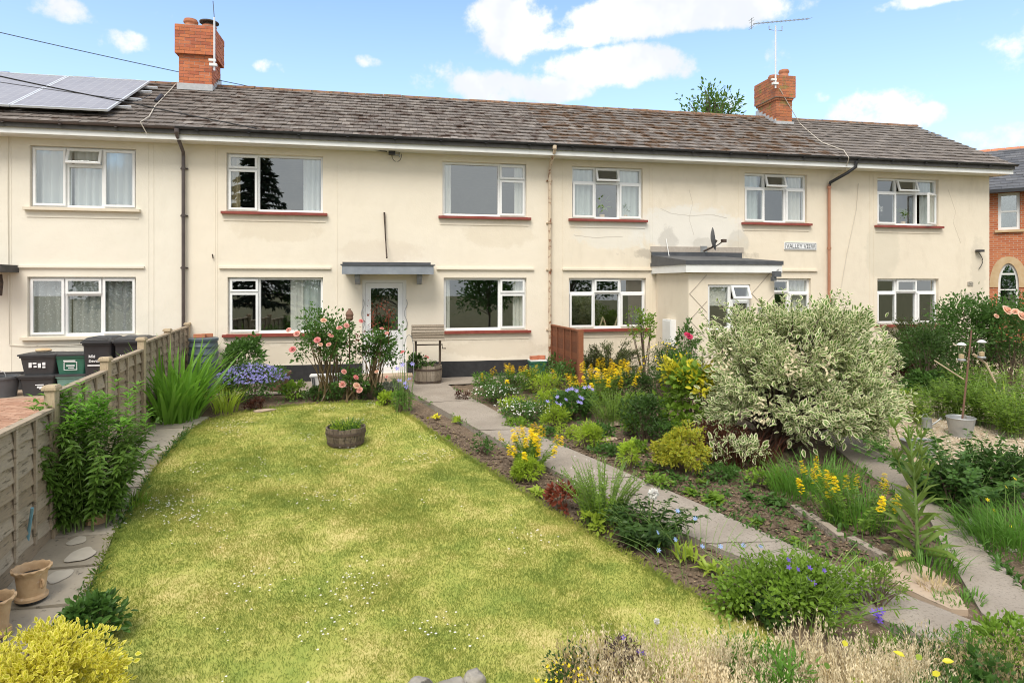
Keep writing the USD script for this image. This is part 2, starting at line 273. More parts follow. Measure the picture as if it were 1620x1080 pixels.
mat('cable', (.02, .02, .021), rough=.6); mat('cable_pale', (.55, .5, .42), rough=.7)
mat('bin_black', (.020, .020, .023), (.030, .030, .034), scale=5, rough=.42)
mat('box_black', (.030, .031, .033), (.042, .043, .046), scale=5, rough=.5)
mat('box_green', (.022, .115, .075), (.03, .14, .092), scale=5, rough=.45)
mat('box_teal', (.12, .24, .20), (.15, .28, .24), scale=5, rough=.55)
mat('bucket_grey', (.075, .08, .088), (.10, .105, .112), scale=5, rough=.5)
mat('butt_blue', (.075, .105, .125), (.10, .13, .15), scale=4, rough=.5)
mat('sticker', (.72, .73, .74), rough=.6); mat('ink', (.02, .025, .03), rough=.6)
mat('sandstone', (.50, .35, .20), (.58, .44, .28), scale=12, rough=.9, bump=.4); mat('red_brick', (.42, .13, .07), (.50, .19, .10), scale=14, rough=.9)
mat('pot_terracotta', (.46, .29, .15), (.58, .41, .24), scale=14, rough=.85, c3=(.62, .48, .33), s3=9, f3=.58, bump=.25)
mat('pot_brown', (.15, .085, .055), (.21, .125, .08), scale=9, rough=.8)
mat('blue_plastic', (.12, .26, .32), (.15, .30, .36), rough=.5)
mat('soil', (.085, .058, .036), (.175, .122, .078), scale=5, rough=.95, c3=(.25, .185, .13), s3=38, f3=.54, bump=1.0, bscale=38, bdist=.02)
mat('compost', (.03, .024, .016), (.05, .04, .028), scale=20, rough=1.)
mat('concrete', (.25, .21, .17), (.335, .29, .24), scale=2.4, rough=.92, c3=(.21, .175, .14), s3=48, f3=.53, bump=.5, bscale=110, bdist=.005)
mat('concrete_pale', (.36, .265, .185), (.44, .34, .25), scale=3, rough=.92, c3=(.33, .27, .21), s3=40, f3=.6, bump=.4, bscale=90, bdist=.005)
mat('slab', (.85, .85, .85), (1.12, 1.1, 1.08), scale=3, rough=.92, tone=[(.33, .285, .215), (.42, .37, .29), (.50, .445, .36)], c3=(.15, .13, .10), s3=16, f3=.6, bump=.6, bscale=80, bdist=.006)
mat('slab_lichen', (.45, .40, .32), (.52, .47, .38), scale=9, rough=.95)
mat('paver', (.85, .85, .85), (1.1, 1.1, 1.1), scale=5, rough=.9, tone=[(.36, .20, .135), (.43, .25, .17), (.48, .30, .215)], bump=.3)
mat('gravel', (.42, .33, .22), (.56, .46, .33), scale=16, rough=.9, c3=(.28, .20, .13), s3=70, f3=.54, bump=1., bscale=70, bdist=.02)
mat('pebble', (1, 1, 1), rough=.85, tone=[(.52, .43, .31), (.60, .53, .42), (.40, .29, .19), (.66, .60, .52)])
mat('kerb_stone', (.27, .22, .17), (.37, .31, .25), scale=7, rough=.95, c3=(.13, .11, .08), s3=14, f3=.52, bump=1., bscale=30, bdist=.02)
mat('rock', (.22, .195, .16), (.36, .33, .28), scale=7, rough=.95, c3=(.09, .08, .06), s3=10, f3=.55, bump=1., bscale=25, bdist=.02)
mat('earth', (.10, .10, .04), (.16, .14, .06), scale=2, rough=1.)
def lawn_mat(name, blade):
    k = 1.0
    straw, green, deep, mid = (.53, .45, .17), (.275, .31, .06), (.20, .26, .05), (.38, .375, .09)
    n = {'g': ('geometry', {}), 'n1': ('noise_texture', dict(scale=1.1, detail=5., roughness=.68)), 'n2': ('noise_texture', dict(scale=5., detail=4., roughness=.65)), 'ad': ('math', dict(math_type='multiply_add', value2=.55)), 'h': ('math', dict(math_type='multiply_add', value2=.5, value3=-.27)), 'fin': ('math', dict(math_type='add')),
         'r': ('rgb_ramp', {'ramp': [(.30, deep), (.45, green), (.595, mid), (.755, straw)]}), 'p': ('principled_bsdf', dict(roughness=.6, specular_ior_level=.25)), 't': ('translucent_bsdf', {}), 'mx': ('mix_closure', {'fac': .3})}
    l = [('g.position', 'n1.vector'), ('g.position', 'n2.vector'), ('n2.fac', 'ad.value1'), ('n1.fac', 'ad.value3'), ('ad.value', 'fin.value1'), ('fin.value', 'r.fac'), ('r.color', 'p.base_color'), ('r.color', 't.color'), ('p.BSDF', 'mx.closure1'), ('t.BSDF', 'mx.closure2')]
    l += [('g.random_per_island', 'h.value1'), ('h.value', 'fin.value2')] if blade else []
    if not blade: n['fin'] = ('math', dict(math_type='add', value2=-.20))
    else: n['h'] = ('math', dict(math_type='multiply_add', value2=.20, value3=-.36))
    usdkit.material(stage, L + name, n, l, surface='mx.closure' if blade else 'p.BSDF')
lawn_mat('lawn_blade', True); lawn_mat('lawn_sheet', False)
def pane_mat(name, f0, tint):
    """window glass: reflection by the view angle, the same from both sides, so that daylight reaches what stands behind"""
    usdkit.material(stage, L + name, {'f': ('layer_weight', {'blend': .5}), 'w': ('math', dict(math_type='power', value2=5.)), 'k': ('math', dict(math_type='multiply_add', value2=1 - f0, value3=f0)), 't': ('transparent_bsdf', {'color': tint}), 'gl': ('glossy_bsdf', {'roughness': 0.0, 'color': (.95, 1, 1)}), 'm': ('mix_closure', {})},
                    [('f.facing', 'w.value1'), ('w.value', 'k.value1'), ('k.value', 'm.fac'), ('t.BSDF', 'm.closure1'), ('gl.BSDF', 'm.closure2')], surface='m.closure')
pane_mat('glass', .23, (.93, .96, .95)); pane_mat('glass_clear', .05, (.93, .95, .94))
def net_mat(name, col, alpha, lace):
    n = {'g': ('geometry', {}), 'd': ('principled_bsdf', {'base_color': col, 'roughness': .9}), 't': ('translucent_bsdf', {'color': col}), 'm': ('mix_closure', {'fac': .35}), 'tr': ('transparent_bsdf', {}), 'k': ('mix_closure', {'fac': alpha})}
    l = [('d.BSDF', 'm.closure1'), ('t.BSDF', 'm.closure2'), ('tr.BSDF', 'k.closure1'), ('m.closure', 'k.closure2')]
    if lace:
        n['v'] = ('voronoi_texture', dict(scale=22.)); n['r'] = ('map_range', dict(from_min=.18, from_max=.32, to_min=.95, to_max=alpha, clamp=True)); l += [('g.position', 'v.vector'), ('v.distance', 'r.value'), ('r.result', 'k.fac')]
    usdkit.material(stage, L + name, n, l, surface='k.closure')
net_mat('net_plain', (.84, .86, .86), .92, False); net_mat('net_lace', (.84, .85, .84), .5, True)
mat('curtain', (.80, .78, .72), (.84, .82, .76), rough=.9, trans=.3); mat('curtain_grey', (.58, .63, .60), (.64, .69, .66), rough=.9, trans=.3)
mat('curtain_gold', (.45, .36, .20), (.55, .46, .3), scale=14, rough=.9, trans=.2)
def pv_mat():
    n = {'tc': ('texture_coordinate', {}), 'b': ('brick_texture', dict(offset=0., squash=1., scale=1., mortar_size=.004, mortar_smooth=.1, brick_width=.166, row_height=.162, color1=(.25, .245, .27), color2=(.28, .275, .30), mortar=(.40, .40, .41))), 'p': ('principled_bsdf', dict(roughness=.42, specular_ior_level=.4, coat_weight=.0))}
    usdkit.material(stage, L + 'solar_cells', n, [('tc.object', 'b.vector'), ('b.color', 'p.base_color')], surface='p.BSDF')
pv_mat()
def far_brick():
    n = {'g': ('geometry', {}), 'at': ('mapping', dict(rotation=(pi / 2, 0, 0))), 'b': ('brick_texture', dict(scale=1., mortar_size=.008, brick_width=.225, row_height=.075, color1=(.40, .10, .035), color2=(.52, .17, .065), mortar=(.42, .30, .22), bias=-.1)), 'p': ('principled_bsdf', dict(roughness=.9))}
    n['tc'] = ('texture_coordinate', {})
    usdkit.material(stage, L + 'far_brick', n, [('tc.object', 'at.vector'), ('at.vector', 'b.vector'), ('b.color', 'p.base_color')], surface='p.BSDF')
far_brick(); mat('stone_arch', (.48, .33, .18), (.56, .42, .26), scale=5, rough=.9)

# leaves and petals
leaf('leaf_mid', [(0, (.045, .095, .018)), (.5, (.085, .15, .025)), (1, (.14, .20, .04))])
leaf('leaf_willow', [(0, (.065, .12, .018)), (.6, (.12, .20, .028)), (1, (.19, .26, .035))])
leaf('leaf_dark', [(0, (.030, .060, .012)), (.6, (.058, .098, .018)), (1, (.10, .14, .032))])
leaf('leaf_fresh', [(0, (.10, .165, .018)), (.6, (.16, .235, .025)), (1, (.25, .305, .04))])
leaf('leaf_sword', [(0, (.09, .19, .02)), (.6, (.15, .27, .03)), (1, (.26, .34, .045))], trans=.4, var=.15)
leaf('leaf_lime', [(0, (.20, .26, .03)), (.6, (.30, .34, .04)), (1, (.42, .40, .05))])
leaf('leaf_gold', [(0, (.55, .50, .03)), (.5, (.68, .62, .04)), (1, (.76, .72, .12))], trans=.25)
leaf('leaf_variegated', [(0, (.085, .145, .03)), (.6, (.13, .20, .045)), (1, (.19, .25, .07))], edge=(.86, .82, .54), var=.15, trans=.32)
leaf('leaf_gold_edge', [(0, (.07, .14, .02)), (.6, (.13, .20, .02)), (1, (.22, .27, .03))], edge=(.72, .60, .05), var=.2)
leaf('leaf_yellow_edge', [(0, (.52, .50, .03)), (.4, (.76, .66, .03)), (1, (.84, .75, .08))], edge=(.88, .80, .18), var=.10)
leaf('leaf_bronze', [(0, (.08, .028, .016)), (.5, (.14, .045, .022)), (1, (.20, .085, .03))])
leaf('leaf_red', [(0, (.22, .055, .03)), (.5, (.33, .11, .05)), (1, (.36, .22, .07))])
leaf('leaf_teasel', [(0, (.17, .25, .045)), (.6, (.24, .33, .075)), (1, (.33, .38, .12))])
leaf('leaf_silver', [(0, (.20, .24, .17)), (1, (.34, .38, .29))])
leaf('leaf_grass', [(0, (.07, .15, .02)), (.5, (.14, .21, .03)), (.85, (.27, .29, .05)), (1, (.42, .34, .13))])
leaf('leaf_tuft', [(0, (.18, .25, .02)), (.5, (.27, .32, .03)), (1, (.42, .36, .04))])
leaf('straw', [(0, (.50, .39, .21)), (.4, (.70, .59, .37)), (.85, (.80, .71, .50)), (1, (.34, .23, .12))], trans=.25, var=.3)
leaf('seed_head', [(0, (.70, .60, .40)), (.6, (.82, .73, .53)), (1, (.84, .79, .66))], trans=.2, var=.25)
leaf('conifer', [(0, (.018, .035, .012)), (.6, (.035, .055, .018)), (1, (.06, .075, .028))], trans=.1)
leaf('yew', [(0, (.04, .05, .014)), (.6, (.075, .08, .025)), (1, (.12, .11, .04))], trans=.15)
leaf('petal_yellow', [(0, (.88, .68, .01)), (1, (.93, .82, .03))], trans=.25, var=.08); leaf('petal_pink', [(0, (.74, .36, .30)), (.5, (.80, .48, .40)), (1, (.82, .60, .50))], trans=.3, var=.08)
leaf('petal_deep', [(0, (.72, .25, .24)), (1, (.80, .40, .36))], trans=.3); leaf('petal_magenta', [(0, (.66, .05, .14)), (1, (.76, .16, .26))], trans=.3)
leaf('petal_peach', [(0, (.80, .50, .36)), (1, (.84, .64, .48))], trans=.3, var=.08); leaf('petal_white', [(0, (.76, .74, .70)), (1, (.82, .81, .79))], trans=.3, var=.05)
leaf('petal_blue', [(0, (.32, .30, .64)), (.6, (.44, .42, .76)), (1, (.60, .57, .84))], trans=.3, var=.15); leaf('petal_violet', [(0, (.14, .075, .42)), (1, (.27, .16, .58))], trans=.3)
leaf('petal_sky', [(0, (.30, .42, .70)), (1, (.52, .62, .82))], trans=.3); leaf('daisy_white', [(0, (.74, .72, .68)), (.7, (.80, .78, .75)), (1, (.74, .48, .50))], trans=.2, var=.05); leaf('petal_red', [(0, (.5, .04, .03)), (1, (.65, .08, .05))], trans=.3)
leaf('leaf_house', [(0, (.06, .11, .02)), (1, (.17, .23, .06))], trans=.45); leaf('bark', [(0, (.14, .10, .07)), (1, (.20, .15, .11))], trans=0.02); leaf('bark_dark', [(0, (.06, .04, .028)), (1, (.10, .07, .05))], trans=.02); leaf('stem_green', [(0, (.10, .15, .04)), (1, (.16, .2, .06))], trans=.05); leaf('stem_rose', [(0, (.14, .10, .05)), (1, (.19, .15, .07))], trans=.03)
# ------------------------------------------------------------------ terrace of houses
WT = .26                                   # wall thickness; the front face is the plane y = 0
EAVE_Y, EAVE_Z, RIDGE_Y, RIDGE_Z = -.47, 5.09, 2.63, 6.84
SL = unit(np.array([0, RIDGE_Y - EAVE_Y, RIDGE_Z - EAVE_Z])); SN = np.array([0, -SL[2], SL[1]]); SLEN = math.hypot(RIDGE_Y - EAVE_Y, RIDGE_Z - EAVE_Z)
def X(u, y=0.0): return float(at_y(u, 450, y)[0])
UP0, UP1, LO0, LO1 = 3.545, 4.735, 1.03, 2.19
HX = [-10.2, X(290), X(868), X(1312), X(1565)]
WINS = {  # house index: (pixel left, pixel right, storey, column edges 0..1, kind)
    0: [(47, 215, 'up', 'casement3'), (43, 215, 'lo', 'casement3')],
    1: [(358, 511, 'up', 'narrow_left'), (360, 511, 'lo', 'narrow_left'), (700, 833, 'up', 'narrow_right'), (702, 833, 'lo', 'narrow_right')],
    2: [(905, 1017, 'up', 'grid3v'), (900, 1022, 'lo', 'grid3'), (1178, 1277, 'up', 'grid3v'), (1181, 1283, 'lo', 'grid3')],
    3: [(1388, 1485, 'up', 'grid3o'), (1388, 1485, 'lo', 'grid3')]}
def span(st): return (UP0, UP1) if st == 'up' else (LO0, LO1)
H1 = 'pebble-cream'
SPEC = [('render_ivory', 'ivory rendered end of a terrace with net curtains and solar panels on its roof', 'slate_lichen'),
        ('render_cream', 'cream rendered terraced house with flat canopy over its white front door', 'slate_lichen'),
        ('render_worn', 'worn cream terraced house with a flat-roofed porch and weather-stained render', 'slate_moss'),
        ('render_end', 'stained cream house at the right end of the terrace, brown downpipe at its left edge', 'slate_clean')]
def grid_wall(b, x0, x1, z0, z1, holes, y0, y1):
    xs = sorted({x0, x1, *[h[0] for h in holes], *[h[1] for h in holes]}); zs = sorted({z0, z1, *[h[2] for h in holes], *[h[3] for h in holes]})
    inside = lambda i, j: any(h[0] - 1e-6 < (xs[i] + xs[i + 1]) / 2 < h[1] + 1e-6 and h[2] - 1e-6 < (zs[j] + zs[j + 1]) / 2 < h[3] + 1e-6 for h in holes)
    for i in range(len(xs) - 1):
        for j in range(len(zs) - 1):
            if inside(i, j): continue
            a, c, e, g = xs[i], xs[i + 1], zs[j], zs[j + 1]
            b.add([[a, y0, e], [c, y0, e], [c, y0, g], [a, y0, g]], [[0, 1, 2, 3]]); b.add([[a, y1, e], [c, y1, e], [c, y1, g], [a, y1, g]], [[3, 2, 1, 0]])
    for h in holes:   # reveals
        a, c, e, g = h
        b.add([[a, y0, e], [a, y1, e], [c, y1, e], [c, y0, e], [a, y0, g], [a, y1, g], [c, y1, g], [c, y0, g]], [[0, 1, 2, 3], [4, 7, 6, 5], [0, 4, 5, 1], [3, 2, 6, 7]])
    b.add([[x0, y0, z0], [x0, y1, z0], [x0, y1, z1], [x0, y0, z1]], [[0, 1, 2, 3]]); b.add([[x1, y0, z0], [x1, y1, z0], [x1, y1, z1], [x1, y0, z1]], [[3, 2, 1, 0]])
def ring(b, x0, x1, z0, z1, y0, y1, w):
    b.bx(x0, x1, y0, y1, z0, z0 + w); b.bx(x0, x1, y0, y1, z1 - w, z1); b.bx(x0, x0 + w, y0, y1, z0 + w, z1 - w); b.bx(x1 - w, x1, y0, y1, z0 + w, z1 - w)
def pane(parent, x0, x1, z0, z1, y, mat_='glass', skew=None):
    r = rng.normal(0, .0022, 4) if skew is None else skew
    put(parent, 'pane', B().add([[x0, y + r[0], z0], [x1, y + r[1], z0], [x1, y + r[1] + r[2], z1], [x0, y + r[0] + r[2], z1]], [[0, 1, 2, 3]]), mat_)
def sash(parent, x0, x1, z0, z1, y, w=.042, tilt=0., swing=0., name='sash'):
    """an opening light standing proud of the frame, with its own pane; tilt: top-hung and open; swing: side-hung on the right and open"""
    b = B(); ring(b, x0, x1, z0, z1, y - .055, y - .012, w); v, f = b.arrays()
    gv = np.array([[x0 + w, y - .034, z0 + w], [x1 - w, y - .034, z0 + w], [x1 - w, y - .034, z1 - w], [x0 + w, y - .034, z1 - w]])
    def mv(p):
        p = p.copy()
        if tilt:
            c, s = math.cos(tilt), math.sin(tilt); d = p - np.array([0, y - .02, z1]); p[:, 1] = y - .02 + d[:, 1] * c + d[:, 2] * s; p[:, 2] = z1 - d[:, 1] * s + d[:, 2] * c
        if swing:
            c, s = math.cos(swing), math.sin(swing); d = p - np.array([x1, y - .02, 0]); p[:, 0] = x1 + d[:, 0] * c - d[:, 1] * s; p[:, 1] = y - .02 + d[:, 0] * s + d[:, 1] * c
        return p
    put(parent, name, (mv(v), f), 'white_plastic')
    put(parent, 'pane', (mv(gv), np.array([[0, 1, 2], [0, 2, 3]])), 'glass')
def window(house, x0, x1, z0, z1, kind, sillmat='red_paint', y=.085, sill=True, upper=True):
    W, Hh = x1 - x0, z1 - z0; b = B(); fr = .052; y0, y1 = y, y + .07
    ring(b, x0, x1, z0, z1, y0, y1, fr); m = .03
    def vb(f, a=0., c=1.): xx = x0 + W * f; b.bx(xx - m, xx + m, y0 + .001, y1 - .001, z0 + fr + (Hh - 2 * fr) * a, z0 + fr + (Hh - 2 * fr) * c)
    def hb(f, a, c): zz = z0 + Hh * f; b.bx(x0 + W * a + m, x0 + W * c - m, y0 + .002, y1 - .002, zz - m, zz + m)
    cells = []
    if kind == 'casement3':
        vb(1 / 3 - .005); vb(2 / 3 + .005); hb(.70, 1 / 3 - .005, 2 / 3 + .005)
        cells = [(0, .328, 0, 1, 's'), (.328, .672, 0, .70, 'f'), (.328, .672, .70, 1, 't' if upper else 's'), (.672, 1, 0, 1, 's')]
    elif kind == 'narrow_left':
        vb(.315); hb(.735, .0, .315); cells = [(0, .315, 0, .735, 's'), (0, .315, .735, 1, 's'), (.315, 1, 0, 1, 'f')]
    elif kind == 'narrow_right':
        vb(.675); hb(.70, .675, 1.); cells = [(0, .675, 0, 1, 'f'), (.675, 1, 0, .70, 's'), (.675, 1, .70, 1, 's')]
    else:
        vb(.33); vb(.67); hb(.70, 0, .33); hb(.70, .33, .67); hb(.70, .67, 1)
        top = 't' if kind in ('grid3v', 'grid3o') else 's'
        cells = [(0, .33, 0, .70, 's'), (.33, .67, 0, .70, 'f'), (.67, 1, 0, .70, 'o' if kind == 'grid3o' else 's'), (0, .33, .70, 1, 'f'), (.33, .67, .70, 1, top), (.67, 1, .70, 1, 'f')]
    p = put(house, 'window', b, 'white_plastic')
    for (a, c, e, g, k) in cells:
        X0 = x0 + (fr if a == 0 else W * a + m); X1 = x0 + (W - fr if c == 1 else W * c - m); Z0 = z0 + (fr if e == 0 else Hh * e + m); Z1 = z0 + (Hh - fr if g == 1 else Hh * g - m)
        if k == 'f': pane(p, X0, X1, Z0, Z1, y + .04)
        else: sash(p, X0 - .016, X1 + .016, Z0 - .016, Z1 + .016, y + .01, tilt=.30 if k == 't' else 0, swing=.5 if k == 'o' else 0)
    if sill:
        s = B(); s.bx(x0 - .09, x1 + .09, -.085, y - .003, z0 - .064, z0 - .012); s.bx(x0 - .02, x1 + .02, -.03, y - .004, z0 - .012, z0 - .002)
        put(p, 'sill', s, sillmat)
    return p
def curtain(x0, x1, z0, z1, y, mat_, label, folds=9, amp=.026, group=None, name='curtain', cat='curtain'):
    n = folds * 8; xs = np.linspace(x0, x1, n); ph = np.cumsum(rng.uniform(.5, 1.1, n)) * (2 * pi * folds / n); k = 5; b = B()
    v = np.array([[x, y + amp * (1 + .3 * j / k) * math.sin(p) + .005 * math.sin(2.3 * p), z1 + (z0 - z1) * j / (k - 1)] for j in range(k) for x, p in zip(xs, ph)])
    f = [[j * n + i, (j + 1) * n + i, (j + 1) * n + i + 1, j * n + i + 1] for j in range(k - 1) for i in range(n - 1)]
    return put(None, name, b.add(v, f), mat_, smooth=True, label=label, cat=cat, group=group)

HOUSE, WIN = [], {}
for hi in range(4):
    wm, label, tile_mat = SPEC[hi]; x0, x1 = HX[hi], HX[hi + 1]
    h = thing('terraced_house', label, 'house', (x0, 0, 0), group=None); HOUSE.append(h)
    holes = []
    for (u0, u1, st, k) in WINS[hi]:
        a, c = span(st); holes.append((X(u0), X(u1), a, c))
    if hi == 1: door_hole = (X(573), X(643), .14, 2.14); holes.append(door_hole)
    b = B(); grid_wall(b, x0, x1, .36, 4.93, holes, 0, WT)
    wall = put(h, 'wall', b, wm)
    pl = B(); hx = [x0] + ([door_hole[0], door_hole[1]] if hi == 1 else []) + [x1]
    for a, c in zip(hx[::2], hx[1::2]): pl.bx(a, c, -.006, WT, -.1, .36)
    put(h, 'plinth', pl, 'plinth_black' if hi < 2 else wm)
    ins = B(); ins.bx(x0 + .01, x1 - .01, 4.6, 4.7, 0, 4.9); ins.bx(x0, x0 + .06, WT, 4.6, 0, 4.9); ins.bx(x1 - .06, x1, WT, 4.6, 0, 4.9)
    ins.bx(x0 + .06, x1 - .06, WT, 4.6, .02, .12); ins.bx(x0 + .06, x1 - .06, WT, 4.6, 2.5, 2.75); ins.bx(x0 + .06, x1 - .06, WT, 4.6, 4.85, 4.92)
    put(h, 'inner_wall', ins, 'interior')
    xr = x1 + (.26 if hi == 3 else 0)
    if hi == 3:
        g = B(); g.prism([(WT, .36), (5.2, .36), (5.2, 5.0), (2.63, 6.7), (WT, 5.2)], 'x', x1 - .25, x1); put(h, 'gable_wall', g, wm)
    # roof slab and tiles
    def sp(s, o): return np.array([0, EAVE_Y, EAVE_Z]) + SL * s + SN * o
    a, c = sp(-.02, -.03), sp(SLEN, -.03); d2 = np.array([0, 2 * RIDGE_Y - EAVE_Y, EAVE_Z])
    r = B(); prof = np.array([a, c, d2, d2 - [0, 0, .1], c - [0, 0, .12], a - [0, 0, .08]])
    v = np.vstack([prof + [x0, 0, 0], prof + [xr, 0, 0]]); n = 6
    f = [[i, (i + 1) % n, n + (i + 1) % n, n + i] for i in range(n)]
    r.add(v, f); r.add(v, np.array([[0, 5, 4], [0, 4, 1], [1, 4, 3], [1, 3, 2], [6, 10, 11], [6, 7, 10], [7, 9, 10], [7, 8, 9]]))
    roof = put(h, 'roof', r, 'slate_base')
    rows, gauge, tw = 14, SLEN / 14, .168; made, rest = 0, B()
    for j in range(rows):
        off = (j % 2) * tw / 2; k0 = math.floor((x0 - off) / tw) + 1; edges = [x0] + [k * tw + off for k in range(k0, 400) if k * tw + off < xr - .03] + [xr]
        for xa, xb in zip(edges[:-1], edges[1:]):
            if xb - xa < .03: continue
            jit = rng.normal(0, .006, 4); th = .016 + abs(rng.normal(0, .005)); s0 = j * gauge - .035 + rng.normal(0, .004); s1 = s0 + gauge * 1.22
            o0, o1 = .014 + th + jit[0] * .5, .012 - .012
            ctr = (sp(s0, o0) + sp(s1, o1)) / 2; ctr[0] = (xa + xb) / 2
            y_ = unit(sp(s1, o1) - sp(s0, o0)); x_ = unit(np.array([1, jit[1] * .8, jit[2] * 2.])); z_ = unit(np.cross(x_, y_)); y_ = np.cross(z_, x_)
            tone = float(np.clip(rng.normal(.48, .22), 0, 1))
            if hi == 0 and xa > -5.6: tone *= .35
            tgt = B() if made < 300 else rest
            tgt.obox(ctr, [xb - xa - .006, s1 - s0, th], np.stack([x_, y_, z_], 1), tone)
            if made < 300: put(roof, 'roof_tile', tgt, 'slate_clean' if hi == 0 and xa > -5.45 else tile_mat)
            made += 1
    if rest.n: put(roof, 'roof_tile', rest, tile_mat, kind='stuff')
    k = x0
    while k < xr - .05:
        e = min(k + .44, xr); th = np.linspace(0, pi, 7); rr = .095 + rng.normal(0, .004)
        q = np.stack([np.zeros(7), RIDGE_Y + rr * 1.25 * np.cos(th), RIDGE_Z - .035 + rr * .85 * np.sin(th)], 1); bb = B()
        bb.add(np.vstack([q + [k + .004, 0, 0], q + [e - .004, 0, rng.normal(0, .006)]]), [[i, i + 1, 8 + i, 7 + i] for i in range(6)]); bb.add(q + [k + .004, 0, 0], [[0, i, i + 1] for i in range(1, 6)])
        put(roof, 'ridge_tile', bb, 'ridge_clay'); k = e
    # eaves
    e = B(); e.bx(x0, xr, -.43, -.405, 4.87, 5.06); put(h, 'fascia', e, 'white_paint')
    e = B(); e.bx(x0, xr, -.405, -.001, 4.88, 4.895); put(h, 'soffit', e, 'white_paint')
    if hi == 3: e = B(); e.bx(xr - .02, xr, -.405, .3, 4.885, 5.05); put(h, 'verge_box', e, 'white_paint')
    th = np.linspace(pi, 2 * pi, 7); gy, gz_ = -.488, 5.108; bb = B(); ro, ri = .052, .047
    q = np.vstack([np.stack([np.zeros(7), gy + ro * np.cos(th), gz_ + ro * np.sin(th)], 1), np.stack([np.zeros(7), gy + ri * np.cos(th[::-1]), gz_ + ri * np.sin(th[::-1])], 1)]); n = 14
    xe = xr + (.06 if hi == 3 else 0)
    bb.add(np.vstack([q + [x0, 0, 0], q + [xe, 0, 0]]), [[i, (i + 1) % n, n + (i + 1) % n, n + i] for i in range(n)]); put(h, 'gutter', bb, 'brown_plastic' if hi == 0 else 'black_plastic')
    for xx in np.arange(x0 + .4, xr - .1, .95):
        put(h, 'gutter_bracket', B().bx(xx - .02, xx + .02, -.545, -.43, 5.04, 5.052), 'brown_plastic' if hi == 0 else 'black_plastic')
    # windows
    for (u0, u1, st, k) in WINS[hi]:
        a, c = span(st); wx0, wx1 = X(u0), X(u1)
        WIN[(hi, u0, st)] = window(h, wx0, wx1, a, c, k, 'sill_cream' if hi == 0 else 'red_paint', upper=st == 'up')
        put(h, 'window_apron', B().bx(wx0 - .05, wx1 + .05, -.012, -.0005, a - .20, a - .185), wm)
        if st == 'lo' and hi < 3: put(h, 'window_ledge', B().bx(wx0 - .16, wx1 + .16, -.045, -.0005, c + .175, c + .215), wm)
    # shallow pilaster beads in the render
    beads = {0: [18, 235, 243], 1: [340, 344, 533], 2: [890, 1028, 1032, 1168], 3: [1376, 1382]}[hi]
    for u in beads: put(h, 'render_bead', B().bx(X(u) - .006, X(u) + .006, -.006, -.0004, .37, 4.89), wm)

# hairline cracks in the old render
for hi, pts in ((2, [(1045, 330), (1062, 338), (1090, 341), (1128, 340), (1150, 345)]), (2, [(1090, 300), (1096, 322), (1090, 346), (1098, 372)]), (3, [(1500, 300), (1512, 335), (1508, 352), (1520, 385)]), (2, [(908, 372), (940, 376), (985, 374)])):
    put(HOUSE[hi], 'wall_crack', B().tube([at_y(u, v, -.002) for u, v in pts], .002, 4), 'mortar')

# front door of the second house
h = HOUSE[1]; dx0, dx1, dz0, dz1 = door_hole; b = B(); yy = .05
b.bx(dx0, dx0 + .07, yy, yy + .08, dz0, dz1); b.bx(dx1 - .07, dx1, yy, yy + .08, dz0, dz1); b.bx(dx0 + .07, dx1 - .07, yy, yy + .08, dz1 - .07, dz1); b.bx(dx0 + .07, dx1 - .07, yy, yy + .08, dz0, dz0 + .04)
door = put(h, 'door', b, 'white_plastic', label='white plastic front door with dark glass in its upper half')
b = B(); lx0, lx1, lz0, lz1 = dx0 + .075, dx1 - .075, dz0 + .045, dz1 - .075; mz = dz0 + .82
ring(b, lx0, lx1, lz0, lz1, yy + .005, yy + .055, .105); b.bx(lx0 + .105, lx1 - .105, yy + .006, yy + .054, mz - .09, mz + .09); b.bx(lx0 + .105, lx1 - .105, yy + .03, yy + .05, lz0 + .105, mz - .09)
put(door, 'door_leaf', b, 'white_plastic'); pane(door, lx0 + .105, lx1 - .105, mz + .09, lz1 - .105, yy + .03, skew=np.zeros(4))
pb = B(); ring(pb, lx0 + .15, lx1 - .15, lz0 + .15, mz - .14, yy + .018, yy + .031, .025); put(door, 'door_panel', pb, 'white_plastic')
hb_ = B(); hb_.bx(lx0 + .03, lx0 + .07, yy - .008, yy + .005, mz + .0, mz + .2); hb_.bar([lx0 + .05, yy - .04, mz + .12], [lx0 + .17, yy - .04, mz + .12], .018, .02); hb_.bar([lx0 + .05, yy - .04, mz + .12], [lx0 + .05, yy, mz + .12], .018, .018); put(door, 'handle', hb_, 'aluminium')
put(h, 'doorstep', B().bx(dx0 - .12, dx1 + .12, -.42, .05, -.05, .135), 'concrete_pale')
for s, u in ((-1, dx0 + .015), (1, dx1 - .015)):
    t = np.linspace(0, 1, 22); q = np.stack([u + .03 * np.sin(t * 9) , -.02 + .0 * t, 1.1 + .62 * t], 1); put(None, 'door_scroll', B().tube(q, .008, 5), 'galvanised', label=f'thin curled metal hook beside the {"left" if s < 0 else "right"} edge of the front door', cat='hook')
